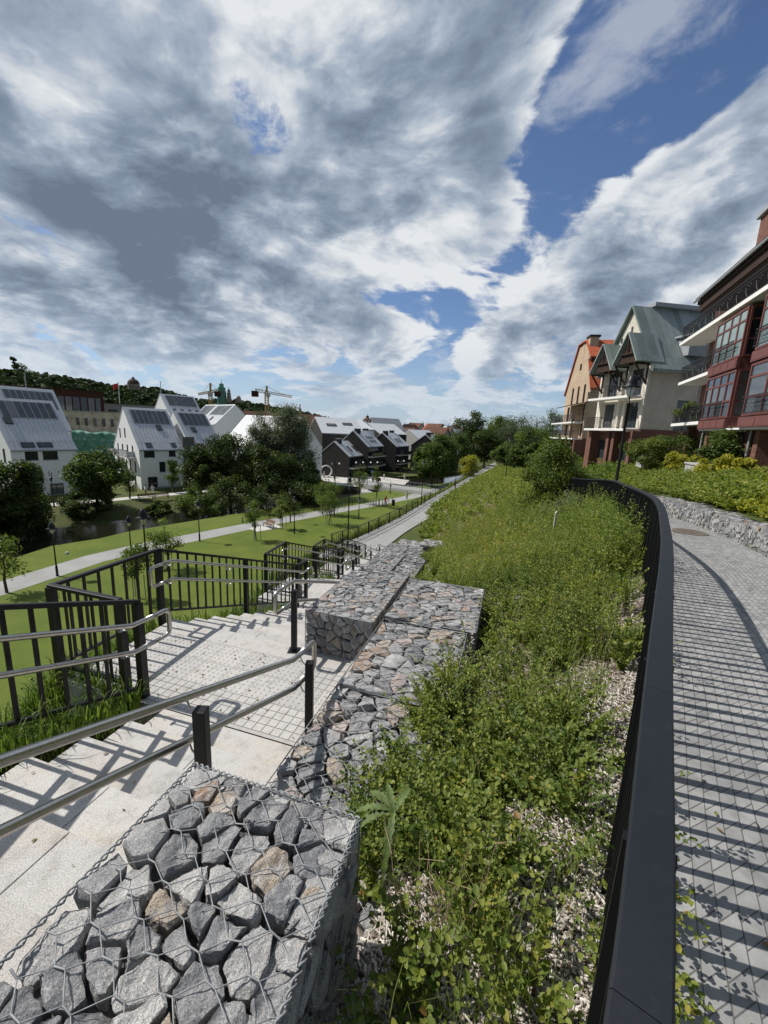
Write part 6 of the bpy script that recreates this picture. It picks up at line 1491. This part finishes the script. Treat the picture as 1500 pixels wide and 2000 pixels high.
# ---------------------------------------------------------------- lamps, benches, bridge, people and small things
def lamp(label,loc,H=4.5,hs=1.,group='black park lamps with pointed hoods'):
    g=thing('park_lamp',label,'street lamp',loc,RNG.uniform(0,6),group)
    s=H/4.5
    b=MB();b.lathe([(.11,-.3),(.11,.05),(.085,.1),(.085,.75),(.06,.85),(.052,1.2),(.045,2.6),(.038,H-.95),(.055,H-.97),(.055,H-.89),(.03,H-.87),(.03,H-.7*hs)],12);b.build('pole',M['black'],g,smooth=True)
    hp=lambda L:[(r*hs,H+(z-H)*hs) for r,z in L]
    b=MB();b.lathe(hp([(.05,H-.7),(.12,H-.52),(.165,H-.36)]),14);b.build('lamp_glass',M['glow'],g,smooth=True)
    b=MB();b.lathe(hp([(.30,H-.385),(.31,H-.37),(.2,H-.33),(.185,H-.26),(.165,H-.16),(.12,H-.05),(.06,H+.02),(.02,H+.05),(.01,H+.09)]),18);b.build('hood',M['black'],g,smooth=True)
    b=MB()
    for k in range(4):
        a=k*1.571;b.bar((.055*hs*math.cos(a),.055*hs*math.sin(a),H-.7*hs),(.175*hs*math.cos(a),.175*hs*math.sin(a),H-.36*hs),.014,.014)
    b.build('hood_bracket',M['black'],g)
    return g
zl=-12.5
for u,vt,vb,l in [(107,1020,1125,'lamp on the lower path nearest the left edge'),(255,1037,1104,'small lamp by the lower path behind the railing corner, left of the taller one'),(386,977,1057,'lamp at the lower path edge right of the maple')]:
    p=Z(u+(vb-vt)*.05,vb,zl);H=4.3;lamp(l,p,H,1.2)
p=Y(283,1060,22.5);z=Y(281,992,22.5).z;lamp('biggest left lamp rising over the railing corner',(p.x,22.5,-12.5),z+12.5-.1,1.25)
for u,vt,vb,l in [(567,955,1020,'lamp beyond the lower path under the dark trees'),(575,990,1042,'lamp on the lawn right of the bench')]:
    p=Z(u,vb,zl);lamp(l,p,4.4,1.)
for u,vt,y,l in [(683,930,29.3,'tall lamp at the start of the promenade railing'),(828,897,50,'second lamp along the promenade railing'),(895,877,66,'third lamp along the promenade railing'),(930,868,84,'fourth, smallest lamp along the promenade railing'),(996,852,58,'lamp on the shrub slope left of the far black fence'),(702,968,56,'short lamp on the lawn beside the thin tree'),(763,945,80,'thin lamp beside the cyclist')]:
    p=Y(u,vt,y);f={50:1,66:1,84:1,29.3:1}.get(y,0);zb2=-9.05 if f else (-7. if y==58 else -12.5);H=min(6.2,p.z-zb2);lamp(l,(p.x,y,p.z-H),H-.09,.75 if y<40 else .9)
p=Y(1237,728,14.5);q=Y(1198,985,14.5)
g=lamp('largest lamp, standing behind the curved fence in front of the cream house',(p.x,14.5,p.z-4.75),4.66)
p=Y(1119,815,54);lamp('lamp in front of the buff house',(p.x,54,p.z-4.8),4.7)
# double armed lamps near the bridge
def armlamp(label,loc,H):
    g=thing('double_arm_lamp',label,'street lamp',loc,.7,'double armed lamps at the bridge')
    b=MB();b.lathe([(.12,-.2),(.1,.6),(.06,.8),(.05,H)],10);b.build('pole',M['black'],g)
    for s_ in (-1,1):
        b=MB();b.tube([(0,0,H-.5),(s_*.5,0,H-.1),(s_*.95,0,H-.2),(s_*1.,0,H-.5)],.035,6);b.build('arm',M['black'],g)
        b=MB();b.lathe([(.05,H-.5),(.26,H-.8),(.25,H-.86),(.1,H-.9)],10,(s_*1.,0,0));b.build('shade',M['glow'],g)
for u,y,l in [(702,94,'double armed lamp left of the blue sign'),(730,96,'double armed lamp right of the blue sign'),(782,104,'double armed lamp before the third dark house'),(655,88,'double armed lamp near the ring sculpture')]:
    p=Y(u,930,y);armlamp(l,(p.x,y,-12.4),5.4)
# lamp with two prongs in front of the edge house
p=Z(106,991,-12.5);g=thing('path_lamp','dark lantern on a post in front of the left edge house','street lamp',p)
b=MB();b.lathe([(.12,0),(.1,.5),(.05,.7),(.045,3.6)],10);b.build('pole',M['black'],g);b=MB();b.lathe([(.1,3.6),(.2,4.1),(.05,4.2)],10);b.build('lantern',M['frame'],g)
b=MB();b.bar((-.16,0,4.2),(-.16,0,5.0),.06,.06);b.bar((.16,0,4.2),(.16,0,4.8),.06,.06);b.build('prong',M['black'],g)
# benches
def bench(label,loc,rz,L=1.9):
    g=thing('park_bench',label,'bench',loc,rz,'park benches')
    for i in range(4):b=MB();b.box(-L/2,L/2,-.24+.12*i,-.14+.12*i,.43,.47);b.build('seat_slat',M['wood'],g)
    for i in range(3):
        b=MB();z=.56+.13*i;b.ext([(-L/2,.26+.03*i,z),(L/2,.26+.03*i,z),(L/2,.295+.03*i,z+.1),(-L/2,.295+.03*i,z+.1)],(0,.03,0));b.build('back_slat',M['wood'],g,fix=True)
    for x in (-L/2+.2,L/2-.2):
        b=MB();b.bar((x,-.22,0),(x,-.2,.43),.06,.05);b.bar((x,.26,0),(x,.38,.92),.06,.05);b.bar((x,-.24,.41),(x,.3,.41),.05,.04);b.build('leg',M['black'],g)
    return g
pb_=Z(267,1092,-12.5);bench('bench on the lower path with a seated person, seen past the lamp',pb_,-.75)
bench('empty bench on a paved patch beside the lawn',Z(524,1030,-12.5),-.75)
b=MB();b.box(-1.8,1.8,-1.,1.,0,.012);o=b.build('bench_pad',M['plaza']);o.location=Z(520,1031,-12.49);o.rotation_euler=(0,0,-.75+1.57);setp(o,kind='structure')
for u,v,l in [(288,976,'left of two low dark benches before the white house'),(314,974,'right of two low dark benches before the white house')]:
    p=Z(u,v,-12.4);g=bench(l,p,.75,2.6)
# people
def person(label,loc,rz,h=1.72,top=(.5,.04,.04),bot=(.05,.05,.07),pose='stand'):
    skin=pm('skin',(.5,.3,.22),.6);tm=pm('clothing_top',top,.9);bmt=pm('clothing_trousers',bot,.9);hm=pm('hair',(.06,.04,.03),.8)
    g=thing('person',label,'person',loc,rz);k=h/1.72
    sit=pose in('sit','ride')
    hip=.95 if not sit else (.5 if pose=='sit' else .98)
    V=[];E_=[];Rr=[]
    def add(p,r,par=None):
        V.append(Vector(p)*k);Rr.append(r*k)
        if par is not None:E_.append((par,len(V)-1))
        return len(V)-1
    root=add((0,0,hip),.14);w=add((0,.02,hip+.2),.125,root);c=add((0,.0 if pose!='ride' else -.12,hip+.42),.155,w);n=add((0,.0 if pose!='ride' else -.18,hip+.58),.06,c);hd=add((0,-.01 if pose!='ride' else -.22,hip+.68),.075,n);tp=add((0,-.01 if pose!='ride' else -.22,hip+.8),.085,hd)
    for s_ in (-1,1):
        sh=add((s_*.18,c and V[c].y/k,hip+.48),.065,c)
        if pose=='ride':el=add((s_*.22,-.35,hip+.22),.045,sh);ha=add((s_*.2,-.55,hip+.12),.035,el)
        elif pose=='sit':el=add((s_*.24,-.02,hip+.2),.045,sh);ha=add((s_*.14,-.28,hip+.12),.035,el)
        else:el=add((s_*.25,.03,hip+.2),.045,sh);ha=add((s_*.24,-.08,hip-.05),.035,el)
        hp=add((s_*.09,0,hip-.05),.1,root)
        if pose=='sit':kn=add((s_*.11,-.42,hip+.02),.065,hp);an=add((s_*.11,-.44,.08),.04,kn);add((s_*.11,-.6,.04),.04,an)
        elif pose=='ride':kn=add((s_*.11,-.36,hip-.18 if s_>0 else hip-.3),.065,hp);an=add((s_*.11,-.2 if s_>0 else -.28,.42 if s_>0 else .25),.04,kn);add((s_*.11,-.36,.38 if s_>0 else .2),.04,an)
        else:kn=add((s_*.1,-.03 if s_>0 else .03,.5),.065,hp);an=add((s_*.1,.06*s_,.08),.042,kn);add((s_*.1,.06*s_-.16,.04),.04,an)
    me=D.meshes.new('body');me.from_pydata([tuple(v) for v in V],E_,[]);me.update()
    o=mo('body',me,tm,g)
    sk=o.modifiers.new('skin','SKIN');sv=me.skin_vertices[0].data
    for i,r_ in enumerate(Rr):sv[i].radius=(r_,r_)
    sv[0].use_root=True;sb=o.modifiers.new('sub','SUBSURF');sb.levels=1;sb.render_levels=1
    # bake so that clothing and skin get their own faces
    dg=bpy.context.evaluated_depsgraph_get();m2=D.meshes.new_from_object(o.evaluated_get(dg));o.modifiers.clear();o.data=m2
    m2.materials.clear()
    for q in (tm,bmt,skin):m2.materials.append(q)
    hands=[V[i] for i in range(len(V)) if Rr[i]==.035*k]
    for p in m2.polygons:
        c_=p.center
        p.material_index=2 if c_.z>(hip+.57)*k or any((c_-hv).length<.09*k for hv in hands) else (1 if (c_.z<(hip+.02)*k and not(sit and abs(c_.x)>.2*k)) or (pose=='sit' and c_.y<-.15*k and c_.z<(hip+.1)*k) else 0)
        p.use_smooth=True
    b=MB();hy=V[tp].y;b.lathe([(.088*k,(hip+.72)*k),(.1*k,(hip+.78)*k),(.085*k,(hip+.86)*k),(.03*k,(hip+.9)*k)],12,(0,hy+.015*k,0));b.build('hair',hm,g,smooth=True)
    return g
def bicycle(label,loc,rz):
    g=thing('bicycle',label,'bicycle',loc,rz)
    for y in (-.52,.52):
        b=MB();b.tube([(0,y+.33*math.cos(a*.3142),.34+.33*math.sin(a*.3142)) for a in range(20)],.025,6,closed=True)
        for a in range(6):b.tube([(0,y,.34),(0,y+.32*math.cos(a*1.05),.34+.32*math.sin(a*1.05))],.005,3)
        b.build('wheel',M['black'],g)
    b=MB()
    for p,q in [((0,-.52,.34),(0,-.42,.95)),((0,-.45,.85),(0,.0,.32)),((0,-.44,.88),(0,.18,.85)),((0,.0,.32),(0,.2,.95)),((0,.0,.32),(0,.52,.34)),((0,.52,.34),(0,.18,.85))]:b.tube([p,q],.02,6)
    b.build('frame',M['zinc2'],g);b=MB();b.tube([(-.25,-.4,1.02),(0,-.42,.97),(.25,-.4,1.02)],.018,6);b.build('handlebar',M['black'],g);b=MB();b.lathe([(.06,.95),(.09,1.0),(.03,1.03)],8,(0,.2,0));b.build('saddle',M['black'],g)
p=Z(752,990,-12.49);bicycle('bicycle ridden by the person in red on the lower path',p,.5);person('person in a red jacket riding a bicycle on the lower path',p,.5,1.74,(.55,.03,.04),(.55,.5,.47),'ride')
person('person in white walking at the foot of the slope beyond the cyclist',Z(794,979,-12.49),.3,1.75,(.7,.68,.64),(.5,.48,.44))
person('person in dark clothes seated on the bench by the lower path',Vector(pb_)+Vector((0,.0,0)),-.75,1.72,(.03,.03,.035),(.04,.04,.05),'sit')
for i,(u,v,t_,b_,l) in enumerate([(728,945,(.05,.05,.06),(.04,.04,.05),'person in dark clothes crossing the bridge'),(700,944,(.06,.055,.05),(.03,.03,.04),'person in dark clothes at the left end of the bridge'),(285,968,(.6,.58,.55),(.1,.1,.12),'person in a pale top by the left low bench'),(299,967,(.6,.55,.5),(.55,.55,.55),'person in pale clothes standing between the two low benches'),(653,940,(.04,.04,.05),(.05,.05,.05),'person in black left of the bridge near the railing'),(750,938,(.65,.63,.6),(.5,.45,.4),'left person in white among the plants past the bridge'),(790,938,(.65,.6,.55),(.6,.55,.5),'right person in white among the plants past the bridge')]):
    person(l,Z(u,v,-12.42),RNG.uniform(-1,1),1.72,t_,b_)
# bridge
bl=Z(700,946,-12.0);br=Z(856,966,-12.0);d=(br-bl);L=d.length;rz=math.atan2(d.y,d.x)
g=thing('footbridge','low pale concrete bridge over the dark river','bridge',bl,rz)
MB().box(-3,L+2,0,5.5,-.75,0).build('deck',M['pale'],g);MB().box(-3,L+2,.35,5.2,.003,.06).build('paving',M['asph'],g)
for y in (.1,5.4):
    b=MB();b.bar((-3,y,1.05),(L,y,1.05),.06,.05);b.bar((-3,y,.2),(L,y,.2),.04,.04)
    for i in range(int(L/.5)):b.bar((-3+(L+3)*i/int(L/.5),y,0),(-3+(L+3)*i/int(L/.5),y,1.05),.03,.03)
    b.build('railing',M['zinc2'],g)
b=MB();b.ext([(-4,0,-.2),(2.5,0,-.75),(2.5,0,-1.0),(-1.,0,-3.4),(-4,0,-3.4)],(0,5.5,0));b.build('abutment',M['pale'],g,fix=True)
b=MB();b.ext([(L-2,0,-.75),(L+3,0,-.2),(L+3,0,-3.4),(L+.5,0,-3.4)],(0,5.5,0));b.build('abutment',M['pale'],g,fix=True)
plz=[Z(u,v,-12.4) for u,v in [(616,941),(640,946),(700,951),(712,943),(790,947),(800,938),(740,931),(660,930),(624,928)]]
poly('plaza',[(p.x,p.y) for p in plz],-12.38,M['plaza'])
# sloping concrete bank walls near the bridge
b=MB();a0=Z(712,978,-14.6);a1=Z(762,972,-14.6);b0=Z(700,946,-12.2)
b.v=[tuple(a0),tuple(a1),tuple(b0+Vector((6,2,0))),tuple(b0)];b.f=[[0,1,2,3]];o=b.build('concrete_bank',M['pale'],fix=True);o.modifiers.new('t','SOLIDIFY').thickness=.3;setp(o,'pale concrete apron of the river bank below the bridge','river wall')
# ring sculpture
p=Z(637,932,-12.38);g=thing('ring_sculpture','large pale open ring sculpture on the plaza beside the dark annex','sculpture',p,.25)
n=40;b=MB();Ro,Ri=1.5,1.22
for i in range(n+1):
    a=math.pi*2*(i/n)*.93-1.35
    for r_,y in ((Ri,-.25),(Ro,-.25),(Ro,.25),(Ri,.25)):b.v.append((r_*math.cos(a),y,1.5+r_*math.sin(a)))
for i in range(n):
    for j in range(4):q=i*4;b.f.append([q+j,q+(j+1)%4,q+4+(j+1)%4,q+4+j])
b.f+=[[0,1,2,3],[n*4+3,n*4+2,n*4+1,n*4]];b.build('ring',M['slab'],g,fix=True)
b=MB();b.lathe([(.2,0),(.16,.5),(.2,.95),(.12,1.15),(.13,1.4),(.05,1.5)],8,(-.5,0,0));b.build('figure',M['pale'],g)
b=MB();b.box(-1.4,1.4,-.7,.7,-.1,.08);b.build('base',M['pale'],g)
# bollards on the lower path
for i in range(8):
    p=Z(722+6.2*i,992-1.2*i,-12.49);b=MB();b.lathe([(.07,0),(.07,1.1),(.05,1.16),(.01,1.18)],8);o=b.build('bollard',M['zinc2'] if i%2 else M['pale']);o.location=p
    setp(o,['first bollard from the left in the row by the cyclist','second bollard from the left in the row by the cyclist','third bollard from the left in the row by the cyclist','fourth bollard from the left, just left of the cyclist','fifth bollard from the left, behind the cyclist','sixth bollard from the left, right of the cyclist','seventh bollard from the left in the cyclist row','last bollard at the right end of the cyclist row'][i],'bollard','bollards across the lower path')
p=Z(768,988,-12.49);b=MB();b.lathe([(.22,0),(.25,.05),(.26,1.0),(.2,1.05)],12);o=b.build('litter_bin',M['black']);o.location=p;setp(o,'black cylindrical litter bin at the end of the bollard row','litter bin')
p=Y(726,938,92);g=thing('road_sign','round blue road sign on a grey post by the bridge','road sign',(p.x,92,-12.4));b=MB();b.tube([(0,0,0),(0,0,2.6)],.035,6);b.build('post',M['zinc2'],g)
b=MB();m_=36;b.v=[(.36*math.cos(a*.1745),-.05,2.9+.36*math.sin(a*.1745)) for a in range(m_)]+[(.36*math.cos(a*.1745),-.02,2.9+.36*math.sin(a*.1745)) for a in range(m_)];b.f=[list(range(m_)),list(range(m_,2*m_))[::-1]]+[[a,m_+a,m_+(a+1)%m_,(a+1)%m_] for a in range(m_)];b.build('disc',pm('sign_blue',(.05,.16,.42),.5),g,fix=True)
# manhole cover on the upper path
z=-2.03;p=Z(1348,1035,z)
b=MB();b.lathe([(.36,0),(.36,.012),(.33,.014)],28)
for i in range(-6,7):
    for j in range(-6,7):
        if math.hypot(i,j)<6:b.box(i*.05-.015,i*.05+.015,j*.05-.015,j*.05+.015,.013,.018)
o=b.build('manhole_cover',pm('rusty_iron',(.15,.125,.1),.7,.4,.3,12));
x=min(np.linspace(5,9,200),key=lambda k:abs(cat(FR,k).lerp(cat(WR,k),.5).y-p.y));o.location=(p.x,p.y,cat(FR,x).lerp(cat(WR,x),.4).z+.008);setp(o,'round rusty manhole cover set in the grey paved path','manhole cover')
# low posts in the water edge
for i,(u,v) in enumerate([(132,1095),(134,1093)]):pass
p=Z(132,1090,-12.9);b=MB();b.lathe([(.14,-.4),(.14,.55),(.1,.6)],10);o=b.build('mooring_post',M['pale']);o.location=p;setp(o,'short grey post at the grass edge beside the water','post')
# low dark rail along the lower path by the trees
railing('low dark rail between the lower path and the thicket',[(x-.25,y+.2,-12.5) for x,y in LPF[7:10]],H=.8,sp=1.2,bw=.04,postsp=4,group=None,name='low_rail')

# fallen leaves, grit and joint weeds on the paving and steps
M['litter']=leafmat('fallen_leaf',[(0,(.06,.04,.02)),(.4,(.16,.1,.04)),(.7,(.24,.19,.06)),(1,(.12,.15,.04))],.1,.7)
P=[];rr=random.Random(91)
for i in range(260):
    x=rr.uniform(2.5,9.);f=rr.random()**2.2*.9+.03;p=cat(FR,x).lerp(cat(WR,x),f);P.append((p.x,p.y,p.z+.012))
for k in range(2):
    s0,l,r_,z0,n=FL[k];run=.4 if k==0 else .405
    for i in range(40):
        q=rr.uniform(0,n*run);tt=l+(r_-l)*(rr.random()**2 if rr.random()<.6 else 1-rr.random()**2);P.append(tuple(ST(s0+q,tt,z0-.15*(int(q/run)+1)+.008)))
for i in range(120):P.append(tuple(ST(rr.uniform(2.95,4.4),-4.5+3.*rr.random()**1.3,-2.892)))
P=np.array(P);m=len(P);L=RNG.uniform(.012,.04,m);V,F,kk=leaf_geo(P,unit(np.column_stack([RNG.normal(size=(m,2)),RNG.normal(size=m)*.08])),unit(np.column_stack([RNG.normal(size=(m,2))*.25,np.ones(m)])),L,L*.5,.12)
o=npmesh('fallen_leaves',V,F,4,M['litter'],None,np.repeat(RNG.random(m),kk));setp(o,'scattered fallen leaves and bits on the steps and grey paving','fallen leaves',kind='stuff')
pts=[]
for i in range(420):
    x=rr.uniform(3.,10.);p=cat(FR,x)+Vector((.83,-.55,0))*rr.uniform(-.03,.05);
    if nz(x*5,x*2.3)>.25:pts.append(p)
for i in range(500):
    x=rr.uniform(5.2,10.5);p=cat(WR,x)+Vector((-.83,.4,0))*rr.uniform(-.02,.06)
    if nz(x*3,x*1.3)>.1:pts.append(p)
for k in range(1):
    for i in range(260):pts.append(ST(rr.uniform(2.9,4.45),-1.36-rr.random()**3*.12,-2.9))
    for i in range(300):
        q=rr.uniform(0,3.2);pts.append(ST(FL[0][0]+q,-3.15-rr.random()*.1,FL[0][3]-.15*(int(q/.4)+1)-.03))
pts=np.array([tuple(p) for p in pts]);V,F,tn=blades(pts,RNG.uniform(.03,.12,len(pts)),.006,np.clip(RNG.normal(.5,.2,len(pts)),0,1),.8)
o=npmesh('joint_weeds',V,F,4,M['grassb'],None,tn);setp(o,'small weeds and grass blades growing along paving edges','weeds',kind='stuff')
